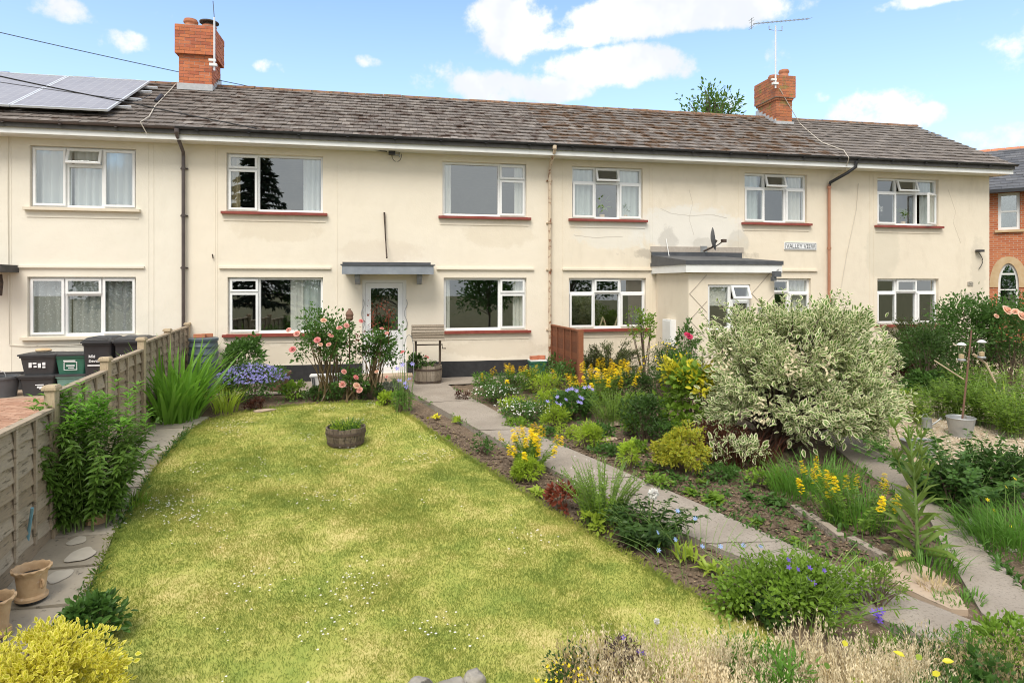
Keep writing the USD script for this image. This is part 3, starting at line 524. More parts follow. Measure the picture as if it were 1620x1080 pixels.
# canopy over the door
b = B(); cx0, cx1 = at_y(541, 420, -.62)[0], at_y(686, 420, -.62)[0]; b.bx(cx0 + .02, cx1 - .02, -.60, -.001, 2.27, 2.36)
can = put(h, 'door_canopy', b, 'white_paint', label='shallow flat grey canopy above the front door')
put(can, 'canopy_fascia', B().bx(cx0, cx1, -.63, -.601, 2.25, 2.43), 'grey_paint'); b = B(); b.bx(cx0 - .03, cx1 + .03, -.65, .0, 2.43, 2.452); b.bx(cx0, cx1 - .05, -.5, -.001, 2.452, 2.50); put(can, 'canopy_roof', b, 'lead')
for xx in (X(566), X(663)):
    put(can, 'bracket', B().prism([(-.001, 2.27), (-.34, 2.27), (-.34, 2.2), (-.22, 2.16), (-.12, 2.08), (-.001, 2.04)][::-1], 'x', xx - .05, xx + .05), 'grey_paint')
# iron stay above canopy
put(None, 'iron_stay', B().tube([at_y(608, 336, -.04), at_y(610, 380, -.05), at_y(612, 408, -.25)], [.022, .014, .02], 6), 'iron', label='short dark iron stay on the cream wall above the door canopy', cat='iron bar')
put(None, 'wall_hook', B().tube([at_y(336, 402, -.03), at_y(337, 409, -.03)], .012, 6), 'iron', label='tiny dark hook on the cream wall right of the brown downpipe', cat='hook')

# porch of the third house
h = HOUSE[2]; px0, px1, py = at_y(1034, 450, 0)[0] + .06, at_y(1225, 450, -1.62)[0], -1.62
wx0, wx1, wz0, wz1 = at_y(1120, 450, py)[0], at_y(1187, 450, py)[0], at_y(1150, 521, py)[2], at_y(1150, 450, py)[2]
b = B(); grid_wall(b, px0, px1, -.05, 2.33, [(wx0, wx1, wz0, wz1)], py, py + .18); b.bx(px0, px0 + .15, py + .18, -.001, -.05, 2.33); b.bx(px1 - .15, px1, py + .18, -.001, -.05, 2.33)
porch = put(h, 'porch', b, 'render_worn', label='square rendered porch with raised diamond lattice and a dark flat roof')
b = B(); fx0, fx1, fy = px0 - .12, px1 + .1, py - .13
b.bx(fx0, fx1, fy, fy + .025, 2.29, 2.455); b.bx(fx0, fx0 + .025, fy + .025, -.001, 2.29, 2.455); b.bx(fx1 - .025, fx1, fy + .025, -.001, 2.29, 2.455); b.bx(fx0 + .025, fx1 - .025, fy + .025, -.002, 2.30, 2.315); put(porch, 'porch_fascia', b, 'white_paint')
b = B(); b.bx(fx0 - .02, fx1 + .02, fy - .02, -.001, 2.455, 2.54); b.add([[fx0, fy, 2.54], [fx1, fy, 2.54], [fx1 - .6, -.003, 2.72], [fx0, -.003, 2.72]], [[0, 1, 2, 3]]); b.add([[fx0, fy, 2.54], [fx0, -.003, 2.54], [fx0, -.003, 2.72]], [[0, 1, 2]]); b.add([[fx1, fy, 2.54], [fx1, -.003, 2.54], [fx1 - .6, -.003, 2.72]], [[0, 2, 1]]); put(porch, 'porch_roof', b, 'lead')
put(porch, 'roof_upstand', B().bx(fx0, X(1172), -.05, -.002, 2.66, 2.80), 'lead')
for (a, c) in [((px0 + .02, .6), (wx0 - .06, 1.25)), ((px0 + .02, 1.5), (wx0 - .06, .85))]: pass
def lattice(xa, xb, zlist):
    for z in zlist:
        for s in (1, -1):
            za, zb = z, z + s * (xb - xa) * 1.0
            put(porch, 'lattice_strip', B().bar([xa, py - .004, za], [xb, py - .004, zb], .008, .012, up=(0, 1, 0)), 'mortar')
lattice(px0 + .02, wx0 - .03, [.75, 1.3, 1.85]); lattice(wx1 + .03, px1 - .02, [.75, 1.3, 1.85])
b = B(); ring(b, wx0, wx1, wz0, wz1, py + .03, py + .09, .05); xm = wx0 + (wx1 - wx0) * .52; b.bx(xm - .03, xm + .03, py + .031, py + .089, wz0 + .05, wz1 - .05); zt = wz0 + (wz1 - wz0) * .64; b.bx(xm + .03, wx1 - .05, py + .032, py + .088, zt - .03, zt + .03)
pw = put(porch, 'window', b, 'white_plastic'); pane(pw, wx0 + .05, xm - .03, wz0 + .05, wz1 - .05, py + .06); sash(pw, xm + .02, wx1 - .04, zt + .015, wz1 - .035, py + .04, tilt=.42); sash(pw, xm + .02, wx1 - .04, wz0 + .04, zt - .018, py + .04)
blind = B().bx(wx0 + .05, xm - .03, py + .12, py + .125, wz1 - .45, wz1 - .04); put(None, 'roller_blind', blind, 'curtain', label='pale roller blind half lowered in the porch window', cat='blind')
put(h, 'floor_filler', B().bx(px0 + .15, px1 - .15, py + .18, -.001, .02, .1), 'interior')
put(porch, 'flashing', B().bx(fx0 - .02, X(1176), -.012, -.001, 2.80, 2.93), 'mortar')

# chimneys: every brick of the stack laid in courses
def chimney(h, x0, x1, y0, y1, zb, zc, zt, brickmat, cor, label):
    core = B(); core.bx(x0 + .008, x1 - .008, y0 + .008, y1 - .008, zb - .9, zc); core.bx(x0 - cor + .008, x1 + cor - .008, y0 - cor + .008, y1 + cor - .008, zc, zt - .004)
    c = put(h, 'chimney', core, 'mortar', label=label)
    z, j = zb, 0
    while z < zt - .03:
        e = cor if z >= zc - .01 else (cor * .5 if z > zc - .08 else 0)
        for (ax, a0, a1, q0, q1) in (('f', x0 - e, x1 + e, y0 - e, y0 - e + .1), ('l', y0 - e + .102, y1 + e, x0 - e, x0 - e + .1), ('r', y0 - e + .102, y1 + e, x1 + e - .1, x1 + e)):
            s = a0 + (-.11 if j % 2 else 0)
            while s < a1 - .01:
                b0, b1 = max(s, a0), min(s + .212, a1); s += .222
                if b1 - b0 < .03: continue
                jit = rng.normal(0, .003); bb = B(); t = float(rng.random())
                if ax == 'f': bb.bx(b0, b1, q0 + jit, q1, z, z + .066, t)
                elif ax == 'l': bb.bx(q0 + jit, q1, b0, b1, z, z + .066, t)
                else: bb.bx(q0, q1 + jit, b0, b1, z, z + .066, t)
                put(c, 'brick', bb, brickmat)
        z += .0755; j += 1
    return c
p0, p1 = at_y(283, 100, 2.15), at_y(335, 100, 2.15)
c = chimney(HOUSE[1], p0[0], p1[0], 2.15, 2.95, 6.66, 7.42, 8.10, 'brick', .07, 'orange brick chimney stack with a wider head and two pots')
def pot(c, x, y, z, r, hh, cowl=False):
    k = put(c, 'chimney_pot', B().lathe((x, y, z), [(r * 1.05, 0), (r, .03), (r * .92, hh * .6), (r * 1.12, hh * .72), (r * 1.12, hh * .86), (r * .98, hh * .9), (r * .98, hh), (r * .8, hh), (r * .78, 0)], 20), 'clay_pot', smooth=40)
    if cowl:
        b = B().lathe((x, y, z + hh), [(r * .8, 0), (r * .8, .06), (r * .1, .12)], 16); b.lathe((x, y, z + hh + .06), [(0, 0), (r * 1.45, .0), (r * 1.45, .025), (0, .07)], 16); put(c, 'cowl', b, 'iron', smooth=40)
q = at_y(302, 40, 2.5); pot(c, q[0], 2.5, 8.09, .145, .27); q = at_y(331, 40, 2.5); pot(c, q[0], 2.5, 8.09, .15, .16, True)
fl = B(); fl.bx(p0[0] - .03, p1[0] + .03, 2.10, 2.148, 6.58, 6.73); 
for yy in np.arange(2.15, 2.9, .16): fl.bx(p1[0] + .001, p1[0] + .03, yy, yy + .155, EAVE_Z + (yy - EAVE_Y) * .5645 - .05, EAVE_Z + (yy - EAVE_Y) * .5645 + .16)
put(c, 'lead_flashing', fl, 'lead_light')
r0, r1 = at_y(1228, 150, 2.05), at_y(1253, 150, 2.05)
c2 = chimney(HOUSE[2], r0[0], r1[0], 2.05, 2.95, 6.52, 7.26, 7.88, 'brick_mossy', .07, 'mossy brick chimney stack with a wider head and tall pots')
q = at_y(1240, 110, 2.3); pot(c2, q[0], 2.3, 7.87, .13, .26); pot(c2, q[0] - .05, 2.72, 7.87, .13, .24)
fl = B(); fl.bx(r0[0] - .03, r1[0] + .03, 2.0, 2.048, 6.44, 6.6)
for yy in np.arange(2.05, 2.9, .16): fl.bx(r0[0] - .03, r0[0] - .001, yy, yy + .155, EAVE_Z + (yy - EAVE_Y) * .5645 - .05, EAVE_Z + (yy - EAVE_Y) * .5645 + .16)
put(c2, 'lead_flashing', fl, 'lead_light')

# downpipes
def downpipe(h, u, m, ztop, zbot, top=None):
    x = X(u, -.08); b = B(); b.tube([[x, -.49, 5.06], [x, -.48, 4.95], [x, -.09, 4.70], [x, -.075, 4.6], [x, -.075, zbot]], .034, 10); p = put(h, 'downpipe', b, m, smooth=50)
    if top: put(h, 'swan_neck', B().tube([[x + .25, -.49, 5.0], [x + .25, -.46, 4.86], [x + .02, -.11, 4.66], [x, -.078, 4.55]], .037, 10), top, smooth=50)
    for z in (1.0, 2.35, 3.4, 4.35): put(h, 'pipe_clip', B().lathe((x, -.075, z), [(.034, 0), (.043, .002), (.043, .05), (.034, .052)], 10).bx(x - .07, x + .07, -.03, -.001, z + .01, z + .04), m)
    b = B().lathe((x, -.49, 4.97), [(.03, 0), (.05, .03), (.05, .1), (.03, .1)], 10); put(h, 'gutter_outlet', b, m)
downpipe(HOUSE[0], 290, 'brown_plastic', 5, .9); downpipe(HOUSE[1], 870, 'rust_pipe', 5, .3)
xx = X(1312, -.08); put(HOUSE[3], 'downpipe', B().tube([[xx, -.075, 4.5], [xx, -.075, .3]], .036, 10), 'terracotta_pipe', smooth=50); put(HOUSE[3], 'swan_neck', B().tube([[xx + .42, -.49, 5.02], [xx + .42, -.47, 4.88], [xx + .3, -.35, 4.76], [xx + .02, -.09, 4.55], [xx, -.075, 4.46]], .038, 10), 'black_plastic', smooth=50)
for z in (1.6, 2.9, 4.4): put(HOUSE[3], 'pipe_clip', B().lathe((xx, -.075, z), [(.036, 0), (.046, .002), (.046, .06), (.036, .062)], 10), 'terracotta_pipe')

# net curtains and curtains
def cw(u0, u1, st, f0, f1, mt, label, y=.172, **k):
    a, c = span(st); x0, x1 = X(u0), X(u1); return curtain(x0 + (x1 - x0) * f0, x0 + (x1 - x0) * f1, a - .02, c + .02, y, mt, label, **k)
cw(47, 215, 'up', 0.02, .36, 'net_plain', 'plain white net curtain behind the left light of the upper left window', folds=5); cw(47, 215, 'up', .37, .66, 'net_plain', 'plain white net curtain behind the middle light of the upper left window', folds=5); cw(47, 215, 'up', .67, .98, 'net_plain', 'plain white net curtain behind the right light of the upper left window', folds=5)
cw(43, 215, 'lo', 0.02, .36, 'net_lace', 'patterned lace curtain behind the left light of the lower left window', folds=5); cw(43, 215, 'lo', .37, .66, 'net_lace', 'patterned lace curtain behind the middle light of the lower left window', folds=5); cw(43, 215, 'lo', .67, .98, 'net_lace', 'patterned lace curtain behind the right light of the lower left window', folds=5)
cw(358, 511, 'up', .02, .12, 'curtain_gold', 'gold patterned curtain at the left edge of the upper window above the roses', folds=3); cw(358, 511, 'up', .78, .97, 'net_plain', 'white sheer curtain at the right of the upper window above the roses', folds=4)
cw(360, 511, 'lo', .64, .78, 'curtain', 'pale curtain drawn open in the window beside the roses, left half', folds=2, amp=.01); cw(360, 511, 'lo', .78, .98, 'curtain_grey', 'grey green curtain drawn open in the window beside the roses, right half', folds=3, amp=.015)
cw(700, 833, 'up', .02, .11, 'curtain', 'narrow white curtain at the left of the upper window right of the wall bracket', folds=3, amp=.012); cw(700, 833, 'up', .87, .98, 'curtain', 'narrow white curtain at the right of the upper window right of the wall bracket', folds=3, amp=.012)
cw(702, 833, 'lo', .02, .08, 'curtain', 'narrow pale curtain at the left of the window behind the wishing well', folds=2, amp=.01); cw(702, 833, 'lo', .85, .98, 'curtain', 'pale curtain at the right of the window behind the wishing well', folds=4, amp=.012)
cw(905, 1017, 'up', .04, .32, 'curtain_grey', 'grey curtain at the left of the upper window right of the rusty downpipe', folds=4); cw(905, 1017, 'up', .70, .97, 'curtain_grey', 'grey curtain at the right of the upper window right of the rusty downpipe', folds=4)
cw(1178, 1277, 'up', .03, .27, 'curtain_grey', 'grey curtain at the left of the upper window above the house name sign', folds=4); cw(1178, 1277, 'up', .76, .97, 'curtain', 'white curtain at the right of the upper window above the house name sign', folds=4)
cw(1181, 1283, 'lo', .70, .97, 'curtain', 'white curtain at the right of the window beside the porch', folds=5); cw(1388, 1485, 'up', .78, .98, 'curtain_grey', 'grey curtain behind the open casement of the end house', folds=4)

# ------------------------------------------------------------------ roof and wall fittings
# solar panels
def on_roof(u, v, off):
    n = SN; p0_ = np.array([0, EAVE_Y, EAVE_Z]) + SN * off; r = ray(u, v); t = (p0_ - CAM) @ n / (r @ n); return CAM + t * r
s0, s1 = .42, 3.02; xr_ = -5.32
for k in range(2):
    xb = xr_ - 1.70 * k; xa = xb - 1.68; off = .17
    c0 = np.array([0, EAVE_Y, EAVE_Z]) + SL * s0 + SN * off
    t = thing('solar_panel', 'blue grey solar panel on the roof, ' + ('nearer the chimney' if k == 0 else 'cut by the left photo edge'), 'solar panel', (xa, c0[1], c0[2]))
    R = np.stack([np.array([1., 0, 0]), SL, SN], 1); O = np.array([xa, c0[1], c0[2]]); W_, L_ = 1.68, s1 - s0
    cell = B().add([[0.03, .03, 0], [W_ - .03, .03, 0], [W_ - .03, L_ - .03, 0], [.03, L_ - .03, 0]], [[0, 1, 2, 3]])
    m = UsdGeom.Xform(stage.GetPrimAtPath(t)); pth = uniq(t, 'cell_glass'); ORG[pth] = O
    mm = UsdGeom.Mesh.Define(stage, pth); v, f = cell.arrays(); mm.CreatePointsAttr(Vt.Vec3fArray.FromNumpy(v.astype(np.float32))); mm.CreateFaceVertexCountsAttr([3] * len(f)); mm.CreateFaceVertexIndicesAttr(f.ravel().tolist()); mm.CreateSubdivisionSchemeAttr('none')
    UsdShade.MaterialBindingAPI.Apply(mm.GetPrim()).Bind(UsdShade.Material.Get(stage, L + 'solar_cells'))
    M4 = np.eye(4); M4[:3, :3] = R; mm.AddTransformOp().Set(Gf.Matrix4d(*M4.T.ravel().tolist()))
    fr = B()
    for (cx, cy, sx_, sy_) in ((W_ / 2, .0155, W_, .031), (W_ / 2, L_ - .0155, W_, .031), (.0155, L_ / 2, .031, L_ - .062), (W_ - .0155, L_ / 2, .031, L_ - .062)): fr.obox(O + R @ np.array([cx, cy, -.012]), [sx_, sy_, .04], R)
    put(t, 'frame', fr, 'aluminium')
    bk = B().obox(O + R @ np.array([W_ / 2, L_ / 2, -.022]), [W_ - .064, L_ - .064, .01], R); put(t, 'back_sheet', bk, 'black_plastic')
    for yy in (.55, 1.2, 1.9, 2.3): put(t, 'mounting_rail', B().obox(O + R @ np.array([W_ / 2 + (.12 if k == 0 else 0), yy, -.075]), [W_ + (.22 if k == 0 else 0), .04, .045], R), 'aluminium')
# aerials
def aerial(u, vb, vt, y, boom, label, rod=None):
    a, b_ = at_y(u, vb, y), at_y(u, vt, y); t = thing('roof_aerial', label, 'aerial', a)
    put(t, 'mast', B().tube([a, b_], .022, 8), 'aluminium')
    if boom:
        e0, e1 = at_y(boom[0], boom[1], y - .3), at_y(boom[2], boom[3], y + .3); put(t, 'boom', B().bar(e0, e1, .018, .018), 'galvanised')
        for f_ in np.linspace(.05, 1, 13):
            c_ = e0 + (e1 - e0) * f_; put(t, 'element', B().tube([c_ - [0, .14, .02], c_ + [0, .14, .02]], .005, 4), 'galvanised')
        rf = B(); 
        for zz in (-.12, -.06, .06, .12): rf.tube([e0 + [-.03 - abs(zz) * .3, -.12, zz], e0 + [-.03 - abs(zz) * .3, .12, zz]], .006, 4)
        rf.bar(e0 + [-.06, 0, -.15], e0 + [-.06, 0, .15], .014, .014, up=(0, 1, 0)); put(t, 'reflector', rf, 'galvanised')
        put(t, 'clamp', B().tube([b_ + [-.2, 0, -.02], b_ + [-.2, 0, -.12], b_ + [0, 0, -.14], b_ + [.2, 0, -.12], b_ + [.2, 0, 0]], .012, 6), 'galvanised')
    else:
        put(t, 'whip', B().tube([b_, at_y(rod[0], rod[1], y)], .008, 5), 'iron')
    put(t, 'wall_bracket', B().bx(a[0] - .1, a[0] + .06, y - .05, y + .03, a[2] + .1, a[2] + .16).bx(a[0] - .12, a[0] + .03, y - .02, y + .04, a[2] + .22, a[2] + .27), 'white_paint')
    return t
aerial(339, 112, 28, 2.02, None, 'slim white mast clipped to the left chimney', rod=(337, 2))
aerial(1227, 140, 41, 1.93, (1192, 38, 1280, 30), 'long toothed television aerial on a tall mast at the right chimney')
# overhead cables
def cable(pts, r, label, mt='cable', name='overhead_cable'):
    pts = np.asarray(pts, float); t = np.linspace(0, 1, 24)[:, None]; out = []
    for a, b_ in zip(pts[:-1], pts[1:]): out.append(a + (b_ - a) * t - np.array([0, 0, 1]) * .012 * np.linalg.norm(b_ - a) * 4 * t * (1 - t) * .5)
    return put(None, name, B().tube(np.vstack([o if i == 0 else o[1:] for i, o in enumerate(out)]), r, 5), mt, label=label, cat='cable')
cable([at_d(-160, 85, 9.5), at_d(220, 166, 12.), at_y(612, 240, -.12)], .013, 'thick black cable from the upper left sky down to the wall bracket')
cable([at_d(-160, 14, 12.), at_y(395, 137, 2.9)], .009, 'thin wire crossing the sky behind the left chimney to the ridge')
cable([at_d(-160, 105, 11.), at_d(215, 160, 12.6), at_y(238, 150, 1.3)], .007, 'thin wire passing over the solar panels to the slates')
cable([on_roof(278, 133, .06), on_roof(262, 150, .05), on_roof(245, 168, .05), on_roof(236, 184, .06), at_y(222, 193, -.6), at_y(233, 213, -.5)], .009, 'pale loose cable lying on the slates beside the solar panels', 'cable_pale', 'roof_cable')
put(None, 'cable_joint', B().tube([on_roof(246, 160, .06), on_roof(256, 152, .06)], [.03, .05], 8), 'black_plastic', label='black cable joint lying on the slates by the solar panels', cat='cable joint')
cable([at_y(1233, 140, 1.95), on_roof(1265, 195, .04), on_roof(1300, 225, .05), on_roof(1335, 238, .05), at_y(1343, 250, -.6), at_y(1338, 268, -.35), at_y(1318, 277, -.1)], .010, 'white aerial cable looping from the right chimney over the slates', 'cable_pale', 'roof_cable')
cable([at_y(1358, 290, -.02), at_y(1355, 330, -.02), at_y(1340, 400, -.02), at_y(1328, 470, -.02)], .006, 'thin wire slanting down the stained end wall', 'cable_pale', 'wall_cable')
cable([at_y(12, 205, -.02), at_y(12, 330, -.02), at_y(14, 545, -.02), at_y(45, 547, -.02), at_y(140, 544, -.02)], .008, 'cream cable running down the ivory wall and below the window', 'render_ivory', 'wall_cable')
# bracket and lamp under the soffit
q = at_y(620, 240, -.1); t = thing('cable_bracket', 'black cable bracket and small lamp under the soffit above the door', 'bracket', q)
b = B(); b.obox(q + [0, .02, .02], [.14, .14, .16]); b.tube([q + [-.1, .05, .1], q + [.0, -.05, .13], q + [.1, .02, .09]], .02, 6); put(t, 'lamp_body', b, 'black_plastic')
put(t, 'bracket_arm', B().bar(q + [.16, .08, .12], q + [.16, .08, -.1], .02, .02, up=(0, 1, 0)).bar(q + [.02, .05, -.06], q + [.18, .08, -.06], .02, .02), 'galvanised'); th = np.linspace(0, 1.1 * pi, 12)
put(t, 'hanging_loop', B().tube(np.stack([q[0] + .1 - .1 * np.cos(th), np.full(12, q[1]), q[2] - .08 - .13 * np.sin(th)], 1), .006, 5), 'cable')
# satellite dish on the wall above the porch
q = at_y(1128, 378, -.45); t = thing('satellite_dish', 'dark grey satellite dish on the stained wall above the porch roof', 'satellite dish', at_y(1115, 395, 0))
nrm = unit(np.array([.93, -.36, .12])); a1 = unit(np.cross([0, 0, 1], nrm)); a2 = np.cross(nrm, a1); rr = np.linspace(0, 1, 7); th = np.arange(24) * 2 * pi / 24
v = np.array([q + nrm * (.07 * r_ * r_ - .05) + a1 * .22 * r_ * math.cos(t_) + a2 * .27 * r_ * math.sin(t_) for r_ in rr for t_ in th])
f = [[i * 24 + j, i * 24 + (j + 1) % 24, (i + 1) * 24 + (j + 1) % 24, (i + 1) * 24 + j] for i in range(6) for j in range(24)]
put(t, 'reflector', B().add(v, f), 'bucket_grey', smooth=True)
w0 = at_y(1113, 396, -.02); put(t, 'wall_plate', B().obox(w0, [.16, .05, .2]), 'galvanised'); put(t, 'arm', B().tube([w0 + [0, -.02, -.02], w0 + [.05, -.3, .05], w0 + [.1, -.43, .2], q], .022, 7), 'iron')
e = at_y(1145, 381, -.75); put(t, 'receiver', B().tube([q - a2 * .2, e], .012, 6).obox(e, [.09, .1, .07]), 'iron')
# house name sign
zz0, zz1 = at_y(1264, 394.5, 0)[2], at_y(1264, 384.5, 0)[2]; sx0, sx1 = X(1241), X(1290)
t = thing('name_sign', 'white enamel sign reading VALLEY VIEW on the worn cream wall', 'sign', (sx0, 0, zz0))
put(t, 'sign_plate', B().prism(Polygon([(sx0, zz0), (sx1, zz0), (sx1, zz1), (sx0, zz1)]).buffer(.012), 'y', -.028, -.002), 'sticker')
bo = B(); ring(bo, sx0 + .004, sx1 - .004, zz0 + .002, zz1 - .002, -.0315, -.0282, .008); put(t, 'border', bo, 'ink')
tm = meshkit.text_mesh('VALLEY VIEW', (zz1 - zz0) * .62, .003); v = np.array(tm.vertices); v[:, 0] *= (sx1 - sx0 - .07) / np.ptp(v[:, 0]); v = np.stack([v[:, 0] - v[:, 0].min() + sx0 + .035, -.0325 + v[:, 2] * .9, v[:, 1] + zz0 + (zz1 - zz0) * .2], 1)
put(t, 'lettering', (v, np.array(tm.faces)[:, ::-1]), 'ink')
# meter box, security lights and small wall fittings
mb0, mb1 = at_y(1049, 541, -.1), at_y(1066, 502, -.1); t = thing('meter_box', 'white meter box on the wall left of the porch', 'meter box', (mb0[0], -.1, mb0[2]))
put(t, 'case', B().bx(px0 - .12, px0 - .003, -1.05, -.62, mb0[2], mb1[2]), 'white_plastic'); put(t, 'door', B().bx(px0 - .135, px0 - .121, -1.03, -.64, mb0[2] + .03, mb1[2] - .03), 'white_paint')
q = at_y(1226, 430, fy); t = thing('security_light', 'grey security light under the right corner of the porch roof', 'light', q); put(t, 'lamp', B().obox(q + [.0, -.06, -.05], [.16, .1, .12]), 'bucket_grey'); put(t, 'sensor', B().obox(q + [-.06, -.04, -.15], [.08, .09, .09]), 'bucket_grey'); put(t, 'arm', B().tube([q + [.1, .02, .06], q + [0, -.02, -.02]], .02, 6), 'galvanised')
q = at_y(1203, 491, py); t = thing('door_bell', 'small grey wall unit on the porch beside its window', 'bell', q); put(t, 'housing', B().obox(q + [0, -.03, 0], [.13, .055, .13]), 'galvanised'); put(t, 'button', B().obox(q + [.02, -.06, 0], [.04, .01, .06]), 'ink')
q = at_y(1062, 411, -.3); put(None, 'wall_tap', B().obox(q, [.12, .1, .08]).tube([q + [-.2, 0, -.1], q], .02, 6).tube([q + [0, .1, .05], q + [0, .27, .5]], .008, 5), 'white_paint', label='white fitting with a thin wire on the porch roof edge', cat='fitting')
q = at_y(1547, 397, -.02); t = thing('wall_lamp', 'small dark lamp with a curled wire on the end wall', 'lamp', q); put(t, 'lamp_head', B().obox(q + [0, -.06, 0], [.16, .12, .06]), 'black_plastic'); th = np.linspace(0, pi, 10); put(t, 'wire', B().tube(np.stack([q[0] + .02 + .12 * np.sin(th), np.full(10, -.03), q[2] - .05 - .42 * th / pi], 1), .009, 5), 'cable')
put(None, 'cable_clip', B().obox(at_y(1535, 449, -.01), [.16, .02, .1]).obox(at_y(1535, 447, -.015), [.06, .03, .05]), 'rock', label='rough grey patch of bare render low on the end wall', cat='patch')
t = thing('porch_hood', 'edge of a dark tiled hood and iron bracket cut by the left photo edge', 'canopy', at_y(-6, 420, -.5)); q = at_y(-6, 420, -.5); put(t, 'hood', B().bx(q[0] - 1.2, q[0] + .12, -.6, -.001, q[2] - .12, q[2] + .02), 'slate_base'); q2 = at_y(1, 455, -.1); put(t, 'bracket', B().tube([q2 + [0, 0, .25], q2 + [.03, -.02, .1], q2 + [0, 0, -.15]], .025, 6), 'iron')

# ------------------------------------------------------------------ red brick house and tree beyond
ang = math.radians(-33) ; Zf = 22.5
O = at_d(1565, 450, Zf); O[2] = 0; dxv = RT * math.cos(ang) + FW * math.sin(ang); nyv = np.array([-dxv[1], dxv[0], 0])
t = thing('brick_house', 'red brick house with grey slate roof and a pointed arch window, beyond the terrace end', 'house', O, rotz=math.atan2(dxv[1], dxv[0]))
def lputs(parent, name, b, m, **k):   # local frame of the brick house: x along its front, y away from us
    ORG[parent] = np.zeros(3); return put(parent, name, b, m, **k)
def hit(u, v):   # pixel to local (x, z) on the facade
    r = ray(u, v); tt = ((O - CAM) @ nyv) / (r @ nyv); p = CAM + tt * r; return float((p - O) @ dxv), float(p[2])
ux0, uz0 = hit(1579, 364); ux1, uz1 = hit(1614, 304); ax0, az0 = hit(1579, 487); ax1, az1 = hit(1612, 416); _, ez = hit(1590, 300); rx, rz = hit(1585, 238)
arch = [(ax0, az0), (ax1, az0), (ax1, az1 - .75)] + [(ax1 - (ax1 - ax0) / 2 * (1 - math.cos(a_)) , az1 - .75 + .75 * math.sin(a_)) for a_ in np.linspace(.2, pi / 2, 6)] + [(ax0 + (ax1 - ax0) / 2 * (1 - math.cos(a_)), az1 - .75 + .75 * math.sin(a_)) for a_ in np.linspace(pi / 2, .2, 6)[1:]] + [(ax0, az1 - .75)]
AP = Polygon(arch); wallp = Polygon([(-6, 0), (9, 0), (9, ez), (-6, ez)]).difference(AP).difference(Polygon([(ux0, uz0), (ux1, uz0), (ux1, uz1), (ux0, uz1)]))
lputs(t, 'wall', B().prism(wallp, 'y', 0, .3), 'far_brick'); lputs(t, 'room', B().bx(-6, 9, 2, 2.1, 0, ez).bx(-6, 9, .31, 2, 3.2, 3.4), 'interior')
def frame_of(poly, w, name, y0=.05):
    p = lputs(t, name, B().prism(poly.difference(poly.buffer(-w, join_style=2)), 'y', y0, y0 + .09), 'white_paint'); return p
w_ = frame_of(AP, .07, 'window'); midz = az0 + (az1 - az0) * .55
lputs(w_, 'glazing_bar', B().bx(ax0 + .07, ax1 - .07, .055, .12, midz + .3, midz + .36).bx(ax0 + .07, ax1 - .07, .056, .12, az0 + .62, az0 + .66), 'white_paint'); lputs(w_, 'pane', B().prism(AP.buffer(-.065), 'y', .1, .104), 'glass')
lputs(t, 'stone_arch', B().prism(Polygon([(x_, z_) for x_, z_ in AP.buffer(.24).exterior.coords]).difference(AP).intersection(Polygon([(ax0 - .4, az1 - .85), (ax1 + .4, az1 - .85), (ax1 + .4, az1 + .6), (ax0 - .4, az1 + .6)])), 'y', -.02, .02), 'stone_arch')
UPo = Polygon([(ux0, uz0), (ux1, uz0), (ux1, uz1), (ux0, uz1)]); w_ = frame_of(UPo, .09, 'window'); lputs(w_, 'glazing_bar', B().bx(ux0 + .09, ux1 - .09, .055, .12, (uz0 + uz1) / 2 - .03, (uz0 + uz1) / 2 + .03), 'white_paint'); lputs(w_, 'pane', B().bx(ux0 + .09, ux1 - .09, .1, .104, uz0 + .09, uz1 - .09), 'glass'); lputs(w_, 'sill', B().bx(ux0 - .1, ux1 + .1, -.08, .05, uz0 - .09, uz0 - .005), 'stone_arch')
rd, rh = 3.4, (rz - ez) * 1.2 + .3; rf = B(); rf.add([[-6, -.35, ez - .05], [9, -.35, ez - .05], [9, rd, ez + rh], [-6, rd, ez + rh], [-6, 2 * rd, ez], [9, 2 * rd, ez]], [[0, 1, 2, 3], [3, 2, 5, 4]]); rp = lputs(t, 'roof', rf, 'slate_base')
sl = unit(np.array([0, rd + .35, rh + .05])); ln = math.hypot(rd + .35, rh + .05); sn = np.array([0, -sl[2], sl[1]])
cnt = 0
for j in range(16):
    for i in range(15):
        xa = .0 - 1.2 + i * .34 + (j % 2) * .17; s_ = (j + .5) * ln / 16
        c_ = np.array([xa, -.35, ez - .05]) + sl * s_ + sn * (.02 + rng.random() * .008); ta = unit(sl * .98 - sn * .05); lputs(rp, 'slate', B().obox(c_, [.335, ln / 16 * 1.15, .015], np.stack([[1, 0, 0], ta, np.cross([1, 0, 0], ta)], 1), float(rng.random())), 'slate_house')
lputs(t, 'gutter', B().bx(-6, 9, -.46, -.34, ez - .14, ez - .02), 'black_plastic')
for i in range(12): lputs(rp, 'ridge_tile', B().prism([(rd - .16, ez + rh - .1), (rd + .16, ez + rh - .1), (rd, ez + rh + .09)], 'x', -1.5 + i * .45, -1.06 + i * .45), 'clay_pot')
